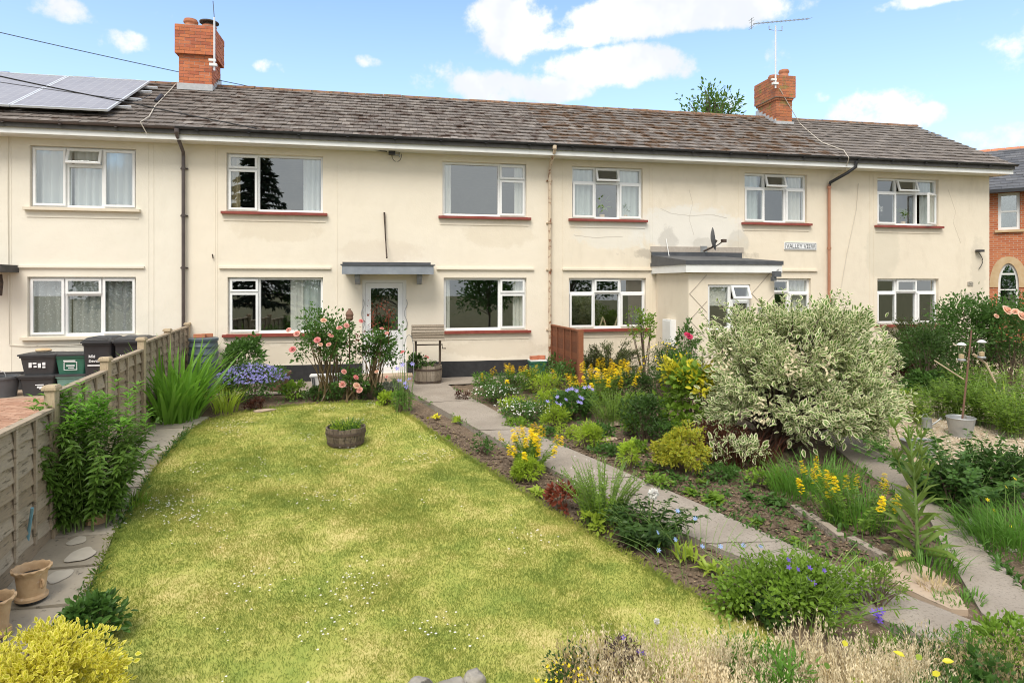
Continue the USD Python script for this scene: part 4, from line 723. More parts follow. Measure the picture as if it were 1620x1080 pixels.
# ------------------------------------------------------------------ ground surfaces
def sheet(poly, res, dz, amp=0., ns=4., seed=3, skirt=0.):
    P = poly if isinstance(poly, Polygon) else Polygon(poly); x0, y0, x1, y1 = P.bounds
    gx, gy_ = np.meshgrid(np.arange(x0, x1 + res, res), np.arange(y0, y1 + res, res)); g = np.stack([gx.ravel(), gy_.ravel()], 1) + rng.uniform(-.3, .3, (gx.size, 2)) * res
    g = g[contains_xy(P.buffer(-res * .3), g[:, 0], g[:, 1])]; n = max(int(P.exterior.length / res), 4)
    e = np.array([P.exterior.interpolate(k / n, normalized=True).coords[0] for k in range(n)] + list(P.exterior.coords)[:-1]); p = np.vstack([g, e])
    _, idx = np.unique(np.round(p, 4), axis=0, return_index=True); p = p[idx]
    t = Delaunay(p).simplices; c = p[t].mean(1); t = t[contains_xy(P.buffer(.002), c[:, 0], c[:, 1])]
    a, b_, c_ = p[t[:, 0]], p[t[:, 1]], p[t[:, 2]]; ar = (b_[:, 0] - a[:, 0]) * (c_[:, 1] - a[:, 1]) - (b_[:, 1] - a[:, 1]) * (c_[:, 0] - a[:, 0]); t = np.where((ar < 0)[:, None], t[:, ::-1], t); t = t[np.abs(ar) > 1e-7]
    z = gz(p[:, 1]) + dz
    if amp: z = z + amp * (meshkit.fbm(np.c_[p * ns, np.zeros(len(p))], 4, seed) - .5) * 2
    out = B().add(np.c_[p, z], t)
    if skirt:
        q = np.array([P.exterior.interpolate(k / (n * 2), normalized=True).coords[0] for k in range(n * 2)]); m = len(q); zz = gz(q[:, 1]) + dz
        out.add(np.vstack([np.c_[q, zz], np.c_[q, zz - skirt]]), [[i, (i + 1) % m, m + (i + 1) % m, m + i] for i in range(m)])
    return out
def G(*uv): return [tuple(on_g(*p)[:2]) for p in uv]
gx = np.unique(np.concatenate([np.linspace(-150, 150, 40), np.linspace(-12, 20, 40)])); gyy = np.unique(np.concatenate([np.linspace(-150, 150, 40), np.linspace(-12, 2, 60)]))
xx_, yy_ = np.meshgrid(gx, gyy); zz_ = gz(yy_) - .06; nx = len(gx)
put(None, 'ground', B().add(np.c_[xx_.ravel(), yy_.ravel(), zz_.ravel()], [[j * nx + i, j * nx + i + 1, (j + 1) * nx + i + 1, (j + 1) * nx + i] for j in range(len(gyy) - 1) for i in range(nx - 1)]), 'earth', kind='structure')
LAWN = Polygon([(-2.0, -10.6), (-2.15, -9.2), (-2.37, -8.0), (-2.57, -7.03), (-2.79, -5.45), (-2.90, -3.9), (-2.75, -3.09), (-2.35, -2.68), (-1.91, -2.43), (-1.2, -2.27), (-.56, -2.19), (.02, -2.4), (.33, -3.17), (1.13, -5.63), (1.69, -7.14), (2.37, -8.83), (2.73, -9.48), (3.0, -10.6)])
put(None, 'lawn', sheet(LAWN, .12, 0., .008, 3.), 'lawn_sheet', smooth=True, kind='structure')
PATH = [(.46, -1.75), (1.98, -6.0), (2.72, -7.79), (3.24, -8.77), (3.81, -9.87), (4.2, -10.9), (5.0, -10.9), (4.4, -9.85), (3.98, -9.05), (3.68, -8.23), (3.28, -7.23), (2.32, -5.01), (1.27, -1.45), (1.2, -1.0), (.40, -1.0)]
put(None, 'garden_path', sheet(PATH, .1, .035, .008, 3., skirt=.12), 'concrete', kind='structure')
for a, c in (((668, 640), (742, 636)), ((752, 683), (842, 683)), ((905, 762), (1010, 758)), ((1118, 865), (1238, 862)), ((1330, 962), (1430, 940))):
    p, q = on_g(*a), on_g(*c); w = rng.normal(0, .012, 9); put('/World/garden_path', 'joint', B().tube([p + (q - p) * s_ + [0, w[i], .0335] for i, s_ in enumerate(np.linspace(0, 1, 9))], .006, 5), 'joint_dark')
PATH2 = [(7.6, -2.2), (6.04, -6.54), (5.62, -8.15), (5.12, -8.85), (4.55, -9.72), (4.4, -10.9), (5.6, -10.9), (5.24, -9.48), (5.72, -8.57), (6.58, -6.75), (8.3, -2.2)]
put(None, 'side_path', sheet(PATH2, .1, .03, .008, 3., seed=5, skirt=.12), 'concrete', kind='structure')
put(None, 'patio', sheet([(-3.95, -1.45), (-3.95, -.002), (6.0, -.002), (6.0, -.95), (1.35, -.99), (.3, -1.1), (.25, -1.45)], .12, .012, .004, 2.), 'concrete', kind='structure')
FL = [(-4.13, .0), (-3.05, -8.5), (-2.8, -10.6)]
put(None, 'front_bed', sheet([(-3.95, -1.46), (.25, -1.46), (.44, -1.9), (.34, -3.1), (.0, -2.42), (-.56, -2.21), (-1.2, -2.29), (-1.91, -2.45), (-2.35, -2.7), (-2.75, -3.1), (-3.5, -3.1), (-3.75, -2.0)], .06, -.01, .03, 8.), 'soil', kind='structure')
put(None, 'lawn_border', sheet([(.37, -3.05), (.47, -2.0), (1.96, -6.0), (2.70, -7.79), (3.22, -8.77), (3.79, -9.87), (4.1, -10.7), (3.02, -10.7), (2.75, -9.48), (2.39, -8.83), (1.71, -7.14), (1.15, -5.63)], .045, -.02, .03, 9.), 'soil', kind='structure')
put(None, 'middle_bed', sheet([(.9, -.9), (.95, -1.6), (2.14, -5.11), (3.10, -7.33), (3.5, -8.33), (3.75, -9.2), (4.1, -10.6), (4.75, -10.6), (4.75, -9.6), (5.25, -8.85), (5.75, -8.15), (6.2, -6.54), (7.7, -2.2), (6.2, -1.7), (6.0, -.9)], .07, -.005, .035, 7.), 'soil', kind='structure')
GRAV = Polygon([(6.62, -6.7), (8.35, -2.2), (8.4, -.01), (15.6, -.01), (13.5, -4), (9.9, -6.1), (8.3, -6.9), (7.2, -7.2)])
put(None, 'gravel_yard', sheet(GRAV, .1, .0, .02, 4.), 'gravel', kind='structure')
put(None, 'right_verge', sheet([(5.76, -8.57), (6.62, -6.75), (7.2, -7.25), (8.3, -6.95), (9.9, -6.15), (12.5, -8.5), (6.2, -10.9), (5.64, -10.9), (5.28, -9.48)], .1, .0, .03, 4.), 'soil', kind='structure')
put(None, 'path_wedge', sheet(G((1362, 908), (1378, 899), (1402, 894), (1440, 891), (1472, 905), (1500, 930), (1520, 952), (1532, 972), (1505, 970), (1484, 962), (1440, 941), (1408, 925)), .05, .037, .012, 5., skirt=.05), 'concrete_pale', kind='structure')
t = thing('bed_kerb', 'broken row of low concrete kerb blocks edging the middle bed', 'kerb', on_g(1330, 850))
for a, c in (((1256, 806), (1332, 858)), ((1346, 858), (1398, 888))):
    p, q = on_g(*a), on_g(*c); b = B()
    for s0_, s1_ in ((0, .32), (.325, .66), (.665, 1)): b.bar(p + (q - p) * s0_ + [0, 0, .012 + rng.normal(0, .008)], p + (q - p) * s1_ + [rng.normal(0, .012), 0, .012 + rng.normal(0, .008)], .085, .11)
    put(t, 'kerb_block', b, 'kerb_stone')
# neighbour's drive: pavers laid in rows, concrete strip by the wall
t = thing('drive', None, None, (-6, -2.2, 0), kind='structure'); ORG[t] = np.array([-6, -2.2, 0.])
put(t, 'drive_base', sheet([(-11, -4.2), (-11, -1.05), (-4.05, -1.05), (-3.72, -4.2)], .4, -.02), 'soil'); rest = B(); n = 0
for j in range(32):
    y1 = -1.06 - j * .104
    for i in range(38):
        x1 = -4.06 - i * .208 - (j % 2) * .1 + (1.06 + y1) * -.105
        z = float(gz(y1)); bb = B() if (n < 300 and x1 > -7.9 and y1 > -3.2) else rest
        bb.obox([x1 - .1, y1 - .05, z - .005 + rng.normal(0, .0015)], [.2, .098, .05], tone=float(rng.random()))
        if bb is not rest: put(t, 'paver', bb, 'paver'); n += 1
put(t, 'paver', rest, 'paver', kind='stuff')
put(None, 'concrete_strip', sheet([(-11, -1.04), (-11, -.002), (-4.16, -.002), (-4.06, -1.04)], .2, .006, .004), 'concrete_pale', kind='structure')
# stepping slabs beside the fence
t = thing('slab_path', None, None, (-2.8, -6, -.3), kind='structure'); ORG[t] = np.array([-2.8, -6, -.3])
y = -10.2
def fx(y): return np.interp(-y, [0, 8.5, 10.6], [-4.13, -3.05, -2.8])
def lx(y): return np.interp(-y, [2.9, 3.9, 5.45, 7.03, 8.0, 9.2, 10.6], [-2.78, -2.9, -2.79, -2.57, -2.37, -2.15, -2.0])
k = 0
while y < -3.0:
    ln = .62 if y < -6.5 else .6; ym = y + ln / 2; xa, xb = fx(ym) + .07, lx(ym) - .015; 
    ya = rng.normal(0, .012, 4); z = gz(np.array([y, y + ln])) + .012
    q = np.array([[fx(y) + .07, y + .022 + ya[0], z[0]], [lx(y) - .015, y + .022 + ya[1], z[0] + rng.normal(0, .006)], [lx(y + ln) - .015, y + ln - .022 + ya[1], z[1] + rng.normal(0, .006)], [fx(y + ln) + .07, y + ln - .022 + ya[0], z[1]]])
    put(t, 'slab', B().add(np.vstack([q, q - [0, 0, .06]]), [[0, 1, 2, 3], [0, 4, 5, 1], [1, 5, 6, 2], [2, 6, 7, 3], [3, 7, 4, 0]], float(rng.random())), 'slab')
    y += ln; k += 1
for (u, v, a) in ((128, 880, .16), (122, 858, .11), (94, 914, .13), (238, 706, .15), (226, 748, .10)):   # round lichen rings on the slabs
    p = on_g(u, v); th = np.arange(22) * 2 * pi / 22; r_ = a * .85 * (1 + .10 * np.sin(3 * th + u) + .05 * np.sin(5 * th + v)); q = np.stack([p[0] + r_ * np.cos(th) * .8, p[1] + r_ * np.sin(th), np.zeros(22)], 1); q[:, 2] = gz(q[:, 1]) + .0205
    put(t, 'lichen_ring', B().add(np.vstack([q, [[p[0], p[1], gz(p[1]) + .0205]]]), [[i, (i + 1) % 22, 22] for i in range(22)]), 'slab_lichen')

# lawn blades, clods, pebbles, daisies
def sample(poly, n, dens=None):
    x0, y0, x1, y1 = poly.bounds; p = rng.uniform((x0, y0), (x1, y1), (n, 2)); p = p[contains_xy(poly, p[:, 0], p[:, 1])]
    d = (np.c_[p, np.zeros(len(p))] - CAM) @ FW
    return p if dens is None else p[rng.random(len(p)) < dens(d)]
def blades(p, h, w, zoff, bend=.5):
    n = len(p); az = rng.uniform(0, 2 * pi, n); lean = rng.uniform(.1, .9, n) * bend; d = np.stack([np.cos(az), np.sin(az)], 1); s = np.stack([-d[:, 1], d[:, 0]], 1) * (w * rng.uniform(.7, 1.3, n))[:, None] / 2
    hh = h * rng.uniform(.5, 1.25, n); z = gz(p[:, 1]) + zoff
    v = np.stack([np.c_[p - s, z], np.c_[p + s, z], np.c_[p + d * (lean * hh * .45)[:, None] + s * .8, z + hh * .62], np.c_[p + d * (lean * hh)[:, None], z + hh * (1 - .35 * lean)]], 1)
    i = np.arange(n)[:, None] * 4; f = np.vstack([i + [0, 1, 2], i + [0, 2, 3]])
    return v.reshape(-1, 3), f
gb = B()
pp = sample(LAWN.buffer(-.01), 800000, lambda d: np.clip((6.2 / d) ** 1.6, .12, 1)); dd = (np.c_[pp, np.zeros(len(pp))] - CAM) @ FW
bald = meshkit.fbm(np.c_[pp * 1.6, np.zeros(len(pp))], 4, 11); keep = rng.random(len(pp)) < np.clip(1.55 - 1.5 * bald, .35, 1); pp, dd = pp[keep], dd[keep]
gb.add(*blades(pp, .024 * (1 + .5 * (meshkit.fbm(np.c_[pp * 3, np.ones(len(pp))], 3, 5) - .5)), .0034 * np.clip(dd / 5, .9, 2.4), -.003, .9))
ed = np.array([LAWN.exterior.interpolate(s).coords[0] for s in rng.uniform(0, LAWN.exterior.length, 9000)]) + rng.normal(0, .03, (9000, 2)); ed = ed[ed[:, 1] > -10.2]
gb.add(*blades(ed, .06, .0055, -.01, 1.1))
put(None, 'lawn_grass', gb, 'lawn_blade', kind='stuff', label='short mown grass, green with straw-coloured dry patches', cat='grass')
dz_ = B(); cl = rng.uniform(0, 1, (34, 2)); ctr = sample(LAWN.buffer(-.15), 420)[:46]
for c_ in ctr:
    k = int(rng.integers(4, 26)); q = c_ + rng.normal(0, .16, (k, 2)); q = q[contains_xy(LAWN, q[:, 0], q[:, 1])]
    for a in q:
        r_ = rng.uniform(.006, .011); z = float(gz(a[1])) + rng.uniform(.022, .04); dz_.lathe((a[0], a[1], z), [(0, .003), (r_ * .5, .004), (r_, .001)], 6)
put(None, 'lawn_daisies', dz_, 'daisy_white', kind='stuff', label='tiny white daisies scattered over the mown grass', cat='daisies')
def clods(poly, n, r0, r1, mt, name, label, cat, dz=0., tone=False):
    p = sample(Polygon(poly) if not isinstance(poly, Polygon) else poly, n); b = B(); m = len(p)
    base_ = np.array([[1, 0, 0], [0, 1, 0], [-1, 0, 0], [0, -1, 0], [0, 0, 1], [0, 0, -1.]]); fc = np.array([[0, 1, 4], [1, 2, 4], [2, 3, 4], [3, 0, 4], [1, 0, 5], [2, 1, 5], [3, 2, 5], [0, 3, 5]])
    r_ = r0 + (r1 - r0) * rng.random(m) ** 3; az = rng.uniform(0, 2 * pi, m); c, s = np.cos(az), np.sin(az)
    v = base_[None] * (1 + rng.uniform(-.35, .35, (m, 6, 1))) * r_[:, None, None] * np.array([1, .8, .6]); v = np.stack([v[..., 0] * c[:, None] - v[..., 1] * s[:, None], v[..., 0] * s[:, None] + v[..., 1] * c[:, None], v[..., 2]], -1)
    v = v + np.c_[p, gz(p[:, 1]) + dz][:, None]; f = (np.arange(m)[:, None, None] * 6 + fc[None]).reshape(-1, 3)
    b.add(v.reshape(-1, 3), f, np.repeat(rng.random(m), 6)); put(None, name, b, mt, kind='stuff', label=label, cat=cat)
clods([(.45, -3.0), (1.96, -6.0), (2.70, -7.79), (3.22, -8.77), (3.5, -9.4), (2.72, -9.3), (2.45, -8.83), (1.77, -7.14), (1.2, -5.63)], 14000, .006, .04, 'soil', 'soil_clods', 'crumbled brown soil of the strip between grass and path', 'soil', .0)
clods([(2.4, -5.01), (3.34, -7.23), (3.74, -8.23), (4.3, -9.2), (5.05, -8.8), (5.5, -8.1), (5.7, -6.6), (4.4, -5.6), (3.0, -4.6)], 14000, .006, .045, 'soil', 'soil_clods', 'dark crumbled mulch of the bed right of the path', 'soil', .01)
clods(GRAV, 42000, .008, .022, 'pebble', 'loose_gravel', 'buff gravel chips covering the right hand yard', 'gravel', .012)

# ------------------------------------------------------------------ fences
def fence_panel(t, a, c, top, zb, mt, nb, side, battens=3, board_t=.016):
    """one lap panel from a to c (xy), bottom zb, top top; side: which way its battens face"""
    a, c = np.asarray(a, float), np.asarray(c, float); d = (c - a) / np.linalg.norm(c - a); nrm = np.array([-d[1], d[0]]) * side; Ln = np.linalg.norm(c - a)
    hb = (top - zb - .03) / nb
    for k in range(nb):
        z0 = zb + k * hb; w = hb * 1.25; z = np.array([z0, z0 + w]); til = rng.normal(0, .006); n3 = np.array([*nrm, 0]); mid = np.array([*((a + c) / 2), z0 + w / 2]); xa = np.array([*d, til]); za = unit(np.array([*(nrm * -.17), 1])); za = unit(za - xa * (za @ xa))
        xs = np.linspace(-Ln / 2, Ln / 2, 9); lo = -w / 2 + rng.normal(0, .006, 9) + .006 * np.sin(xs * 5 + k); V = []
        for x_, l_ in zip(xs, lo):
            for (h_, th) in ((l_, board_t), (w / 2, board_t * .4)):
                pz = mid + xa * x_ + za * h_; V += [pz + n3 * th / 2, pz - n3 * th / 2]
        F = []
        for i in range(8):
            o = i * 4; q = o + 4
            F += [[o, q, q + 2, o + 2], [o + 1, o + 3, q + 3, q + 1], [o, o + 1, q + 1, q], [o + 2, q + 2, q + 3, o + 3]]
        put(t, 'board', B().add(V, F, float(rng.random())), mt)
    P = lambda s, z, off=0: np.array([*(a + d * s + nrm * off), z])
    for s in [.03] + list(np.linspace(0, Ln, battens + 2)[1:-1]) + [Ln - .03]:
        for sgn in (1, -1): put(t, 'batten', B().bar(P(s, zb - .01, .026 * sgn), P(s, top, .026 * sgn), .018, .04, up=(*d, 0), tone=float(rng.random())), mt)
    put(t, 'top_rail', B().bar(P(0, top + .012), P(Ln, top + .012), .075, .028, tone=.4), mt)
ZP = [2.9, 4.45, 6.05, 7.65, 9.29, 10.98, 12.75]; TOPS = [.72, .84, .985, 1.07, 1.17, 1.18]
posts = [CAM + z * FW + (-2.47 - .32 * z) * RT for z in ZP]
t = thing('garden_fence', 'weathered grey lap-board fence stepping up the left side of the garden', 'fence', (posts[3][0], posts[3][1], gz(posts[3][1])))
for i, (p, q) in enumerate(zip(posts[:-1], posts[1:])):
    d = unit((q - p)[:2]); zb = float(gz((p[1] + q[1]) / 2)) + .16; fence_panel(t, p[:2] + d * .055, q[:2] - d * .055, TOPS[i], zb, 'wood_grey', 8, -1)
    put(t, 'gravel_board', B().bar([*(p[:2] + d * .05), zb - .075], [*(q[:2] - d * .05), zb - .075], .03, .19, tone=.1), 'wood_grey')
for i, p in enumerate(posts):
    top = TOPS[min(i, 5)] + (.10 if i else .1)
    if i: top = max(TOPS[i - 1], TOPS[min(i, 5)]) + .05
    po = put(t, 'post', B().bx(p[0] - .045, p[0] + .045, p[1] - .045, p[1] + .045, float(gz(p[1])) - .1, top), 'wood_post')
    put(po, 'post_cap', B().obox([p[0], p[1], top + .012], [.125, .125, .026]).obox([p[0], p[1], top + .035], [.1, .1, .02], taper=1.2), 'wood_post')
t = thing('brown_fence', 'short red-brown lap fence panel standing out from the wall by the rusty downpipe', 'fence', (3.7, -1.1, 0))
fence_panel(t, (3.665, -.06), (3.74, -1.9), 1.12, .08, 'wood_brown', 9, 1, battens=3); put(t, 'post', B().bx(3.69, 3.79, -2.0, -1.91, -.1, 1.15, .5), 'wood_brown')

# ------------------------------------------------------------------ things by the house and in the garden
def rrect(w, d, r, n=4):
    return np.array([(sx * (w / 2 - r) + r * math.cos(a), sy * (d / 2 - r) + r * math.sin(a)) for sx, sy, a0 in ((1, 1, 0), (-1, 1, pi / 2), (-1, -1, pi), (1, -1, 1.5 * pi)) for a in a0 + np.linspace(0, pi / 2, n)])
def loft(b, c, secs, cap=(True, True), Rz=0.):
    """secs: (w, d, r, z[, dx, dy])"""
    k = None; V = []; cR, sR = math.cos(Rz), math.sin(Rz)
    for s in secs:
        q = rrect(*s[:3]); k = len(q); o = (s[4], s[5]) if len(s) > 4 else (0, 0); q = q + o; q = np.stack([q[:, 0] * cR - q[:, 1] * sR, q[:, 0] * sR + q[:, 1] * cR], 1); V.append(np.c_[q, np.full(k, s[3])] + np.asarray(c))
    F = [[i * k + j, i * k + (j + 1) % k, (i + 1) * k + (j + 1) % k, (i + 1) * k + j] for i in range(len(secs) - 1) for j in range(k)]
    v = np.vstack(V); b.add(v, F)
    if cap[0]: b.add(V[0], [[0, j + 1, j] for j in range(1, k - 1)])
    if cap[1]: b.add(V[-1], [[0, j, j + 1] for j in range(1, k - 1)])
    return b
def wheelie(u, label, txt):
    c = at_y(u, 560, -.62); c[2] = 0.01; t = thing('wheelie_bin', label, 'wheelie bin', c)
    put(t, 'body', loft(B(), c, [(.40, .50, .04, .06), (.41, .52, .04, .12), (.48, .62, .05, .90), (.51, .66, .05, .91), (.51, .66, .05, .95)]), 'bin_black', smooth=35)
    lid = put(t, 'lid', loft(B(), c, [(.53, .72, .05, .952, 0, -.02), (.53, .72, .05, .98, 0, -.02), (.48, .64, .06, 1.01, 0, -.01), (.44, .5, .06, 1.045, 0, .02), (.36, .4, .05, 1.055, 0, .02)]), 'bin_black', smooth=35)
    put(lid, 'lid_handle', B().bx(c[0] - .22, c[0] + .2, c[1] - .36, c[1] - .28, 1.0, 1.018).tube([[c[0] - .27, c[1] + .33, 1.02], [c[0] + .27, c[1] + .33, 1.02]], .018, 8), 'black_plastic')
    for s in (-1, 1): put(t, 'wheel', B().add(*(lambda q: (np.stack([q[0][:, 2], q[0][:, 0], q[0][:, 1]], 1) + [c[0] + s * .24 - .025, c[1] + .27, .1], q[1]))(B().lathe((0, 0, 0), [(0, 0), (.1, 0), (.1, .05), (0, .05)], 16).arrays())), 'black_plastic')
    if txt:
        for i, w in enumerate(('Mid', 'Devon')):
            m = meshkit.text_mesh(w, .046, .002, bold=True); v = np.array(m.vertices); fy_ = c[1] - .25 - .06 * (.72 - i * .08 - .06) / .8 - .035
            v = np.stack([v[:, 0] - .11 + c[0] - .02, fy_ + 0 * v[:, 0] - v[:, 2], v[:, 1] + .70 - i * .085], 1); put(t, 'lettering', (v, np.array(m.faces)[:, ::-1]), 'sticker')
        put(t, 'sticker', B().bx(c[0] - .16, c[0] + .10, c[1] - .302, c[1] - .298, .54, .565), 'sticker')
    return t
wheelie(165, 'black wheelie bin with white lettering, beside the green boxes', True); wheelie(213, 'black wheelie bin partly hidden behind the fence post', True)
def rbox(u, y, z, m, label, w=.60, hh=.36, lidm='box_black', logo=0):
    c = at_y(u, 560, y); c[2] = z; t = thing('recycling_box', label, 'recycling box', c)
    put(t, 'body', loft(B(), c, [(w * .8, .34, .04, .0), (w * .94, .42, .04, hh - .05), (w, .46, .04, hh - .05), (w, .46, .04, hh - .015)]), m, smooth=35)
    put(t, 'lid', loft(B(), c, [(w + .05, .50, .05, hh - .014), (w + .05, .50, .05, hh + .012), (w - .06, .40, .05, hh + .026), (w - .12, .34, .05, hh + .02)]), lidm, smooth=35)
    fy_ = c[1] - .17 - .04 * .6 - .012; lg = B(); zz = z + hh * .42
    if logo == 1:
        for dx, dz, a, e in ((-.12, .03, .05, .09), (-.05, .06, .06, .03), (.03, .02, .05, .08), (.10, .05, .05, .05), (-.04, -.0, .05, .03), (.1, -.01, .05, .03)): lg.obox([c[0] + dx, fy_, zz + dz], [a, .003, e])
    elif logo == 2:
        ring(lg, c[0] - .11, c[0] + .11, zz - .07, zz + .08, fy_ - .002, fy_ + .002, .01); lg.obox([c[0] - .02, fy_, zz + .1], [.2, .003, .02]); lg.obox([c[0], fy_, zz + .01], [.14, .003, .02]); lg.obox([c[0] + .01, fy_, zz - .03], [.1, .003, .015])
    else:
        lg.obox([c[0] + .05, fy_, zz + .05], [.14, .003, .018]); lg.obox([c[0] + .08, fy_, zz], [.07, .003, .05]); lg.obox([c[0] + .03, fy_, zz + .01], [.04, .003, .03])
    put(t, 'logo', lg, 'sticker'); return c
c1 = rbox(67, -.62, .008, 'box_black', 'black recycling box, lower one of the black stack by the ivory wall', w=.60, logo=3); rbox(69, -.62, .392, 'box_black', 'black recycling box, upper one of the black stack with a stone on its lid', w=.61, logo=1)
rbox(121, -.60, .008, 'box_teal', 'faded teal recycling box under the green one', w=.54, logo=3); rbox(120, -.60, .385, 'box_green', 'bright green recycling box with a brown stone on its lid', w=.54, logo=2)
def stone(u, v, y, sz, m, label, name='stone', cat='stone', seed=1, rz=.3):
    import trimesh
    s = trimesh.creation.icosphere(2); v_ = np.array(s.vertices); v_ = v_ * (1 + .9 * (meshkit.fbm(v_ * 1.6 + seed * 7, 3, seed)[:, None] - .5)); v_[:, 2] = np.clip(v_[:, 2], -.6, .75); v_ = v_ * np.asarray(sz) / 2
    c = np.asarray(at_y(u, v, y) if y is not None else on_g(u, v)); a = rz; R = np.array([[math.cos(a), -math.sin(a), 0], [math.sin(a), math.cos(a), 0], [0, 0, 1]])
    return put(None, name, (v_ @ R.T + c + [0, 0, sz[2] * .3], np.array(s.faces)), m, smooth=50, label=label, cat=cat)
stone(69, 556, -.62, (.26, .16, .09), 'sandstone', 'flat tan stone on the lid of the upper black recycling box', seed=3); stone(120, 562, -.60, (.17, .13, .07), 'red_brick', 'small brown stone on the lid of the green recycling box', seed=4)
c = at_y(6, 600, -.75); c[2] = .008; t = thing('bucket', 'grey plastic bucket cut by the left edge of the photo, near the black boxes', 'bucket', c); put(t, 'body', B().lathe(c, [(0, .01), (.19, 0), (.235, .33), (.255, .33), (.255, .37), (.23, .37), (.18, .02)], 26), 'bucket_grey', smooth=35); th = np.linspace(0, pi, 12); put(t, 'handle', B().tube(np.stack([c[0] + .14 * np.cos(th) * .6, np.full(12, c[1] - .1), c[2] + .36 + .12 * np.sin(th)], 1), .008, 5), 'galvanised')
# water butt
c = at_y(322, 560, -.42); c[2] = .01; t = thing('water_butt', 'ribbed slate-blue water butt with a brick on its lid, beside the fence end', 'water butt', c)
prof = [(0, 0), (.24, 0)]; 
for k in range(6): z = .04 + k * .15; prof += [(.25 + .022 * math.sin(pi * (k + .5) / 6), z), (.262 + .022 * math.sin(pi * (k + .5) / 6), z + .02), (.262 + .022 * math.sin(pi * (k + .5) / 6), z + .05), (.25 + .022 * math.sin(pi * (k + .6) / 6), z + .07)]
prof += [(.25, .93), (0, .93)]; put(t, 'barrel', B().lathe(c, prof, 32), 'butt_blue', smooth=30); put(t, 'lid', B().lathe(c, [(.27, .925), (.275, .97), (.25, .985), (0, .99)], 32), 'butt_blue', smooth=30); put(t, 'tap', B().tube([c + [0, -.26, .2], c + [0, -.32, .2], c + [0, -.33, .16]], .015, 6), 'black_plastic')
put(None, 'loose_brick', B().obox(c + [-.06, -.03, 1.025], [.21, .11, .065]), 'clay_pot', label='orange brick lying on the lid of the water butt', cat='brick'); put(None, 'loose_brick', B().obox(c + [.05, .06, 1.025], [.2, .1, .065], np.array([[.9, -.43, 0], [.43, .9, 0], [0, 0, 1]])), 'clay_pot', label='second brick behind the orange one on the water butt', cat='brick')
# green tub with bricks
c = at_y(850, 590, -.45); c[2] = .014; t = thing('green_tub', 'small dark green tub with bricks on top, beside the brown fence panel', 'tub', c); put(t, 'body', loft(B(), c, [(.26, .26, .03, 0), (.34, .34, .04, .34), (.37, .37, .04, .34), (.37, .37, .04, .37), (.3, .3, .04, .36)]), 'box_green', smooth=35); put(t, 'board', B().obox(c + [0, 0, .385], [.36, .34, .024]), 'white_paint')
for dx, dy, a in ((-.08, -.03, .2), (.1, .04, -.4)): R = np.array([[math.cos(a), -math.sin(a), 0], [math.sin(a), math.cos(a), 0], [0, 0, 1]]); put(None, 'loose_brick', B().obox(c + [dx, dy, .44], [.17, .1, .075], R), 'red_brick', label=f'{"left" if dx < 0 else "right"} one of two bricks on the green tub', cat='brick')
def staves(t, c, r0, r1, z0, z1, n, m, hoopm='iron', hoops=(.25, .78), th=.022):
    """a coopered tub: every stave its own piece, two hoops"""
    for k in range(n):
        a0, a1 = (k + .03) * 2 * pi / n, (k + .97) * 2 * pi / n; q = []
        dz = rng.normal(0, .006)
        for z, r_ in ((z0, r0), ((z0 + z1) / 2, (r0 + r1) / 2 + .012), (z1 + dz, r1)):
            for rr_ in (r_, r_ - th):
                q += [[rr_ * math.cos(a), rr_ * math.sin(a), z] for a in (a0, a1)]
        q = np.array(q) + c; F = []
        for i in (0, 4): F += [[i, i + 1, i + 5, i + 4], [i + 3, i + 2, i + 6, i + 7], [i + 1, i + 3, i + 7, i + 5], [i + 2, i, i + 4, i + 6]]
        F += [[8, 9, 11, 10], [1, 0, 2, 3]]; put(t, 'stave', B().add(q, F, float(rng.random())), m)
    for f_ in hoops:
        z = z0 + (z1 - z0) * f_; r_ = r0 + (r1 - r0) * f_ + .012 * (1 - abs(2 * f_ - 1)) + .003; put(t, 'hoop', B().lathe(c, [(r_, z - .017), (r_ + .005, z - .017), (r_ + .005, z + .017), (r_, z + .017)], 28), hoopm)
    put(t, 'compost', B().lathe(c, [(0, z1 - .045), (r1 - th, z1 - .05)], 20), 'compost')
c = on_g(547, 702); BAR = c; t = thing('barrel_planter', 'dark wooden half-barrel planter standing on the grass', 'planter', c); staves(t, c, .235, .275, -.01, .25, 20, 'wood_wet', hoops=(.2, .72))
c = at_y(677, 600, -.66); c[2] = .014; WELL = c; t = thing('wishing_well', 'wooden wishing-well planter with slatted pitched roof, beside the front door', 'planter', c); staves(t, c, .27, .29, 0., .36, 22, 'wood_old', hoops=(.12, .8))
rz0, rz1, ry, rx_ = .90, 1.20, .22, .33
for s in (-1, 1):
    put(t, 'post', B().bar(c + [s * .245, 0, .1], c + [s * .25, 0, 1.02], .03, .045, up=(1, 0, 0), tone=.2), 'wood_wet')
    put(t, 'gable_board', B().prism([(c[1] - ry, rz0), (c[1] + ry, rz0), (c[1], rz1 - .02)], 'x', c[0] + s * (rx_ - .03) - .009, c[0] + s * (rx_ - .03) + .009), 'wood_post')
    for k in range(6):
        f0 = (k + .5) / 6; yy = c[1] + s * (ry + .03) * (1 - f0) ; zz = rz0 - .02 + (rz1 - rz0 + .02) * f0; a = math.atan2(rz1 - rz0, ry); R = np.stack([[1., 0, 0], [0, -s * math.cos(a), math.sin(a)], np.cross([1, 0, 0], [0, -s * math.cos(a), math.sin(a)])], 1)
        put(t, 'roof_slat', B().obox([c[0], yy, zz + .012], [2 * rx_ + rng.normal(0, .008), .052, .015], R, float(rng.random())), 'wood_old')
put(t, 'windlass', B().tube([c + [-.25, 0, .78], c + [.30, 0, .78], c + [.30, 0, .70], c + [.37, 0, .70]], .014, 6), 'wood_wet')
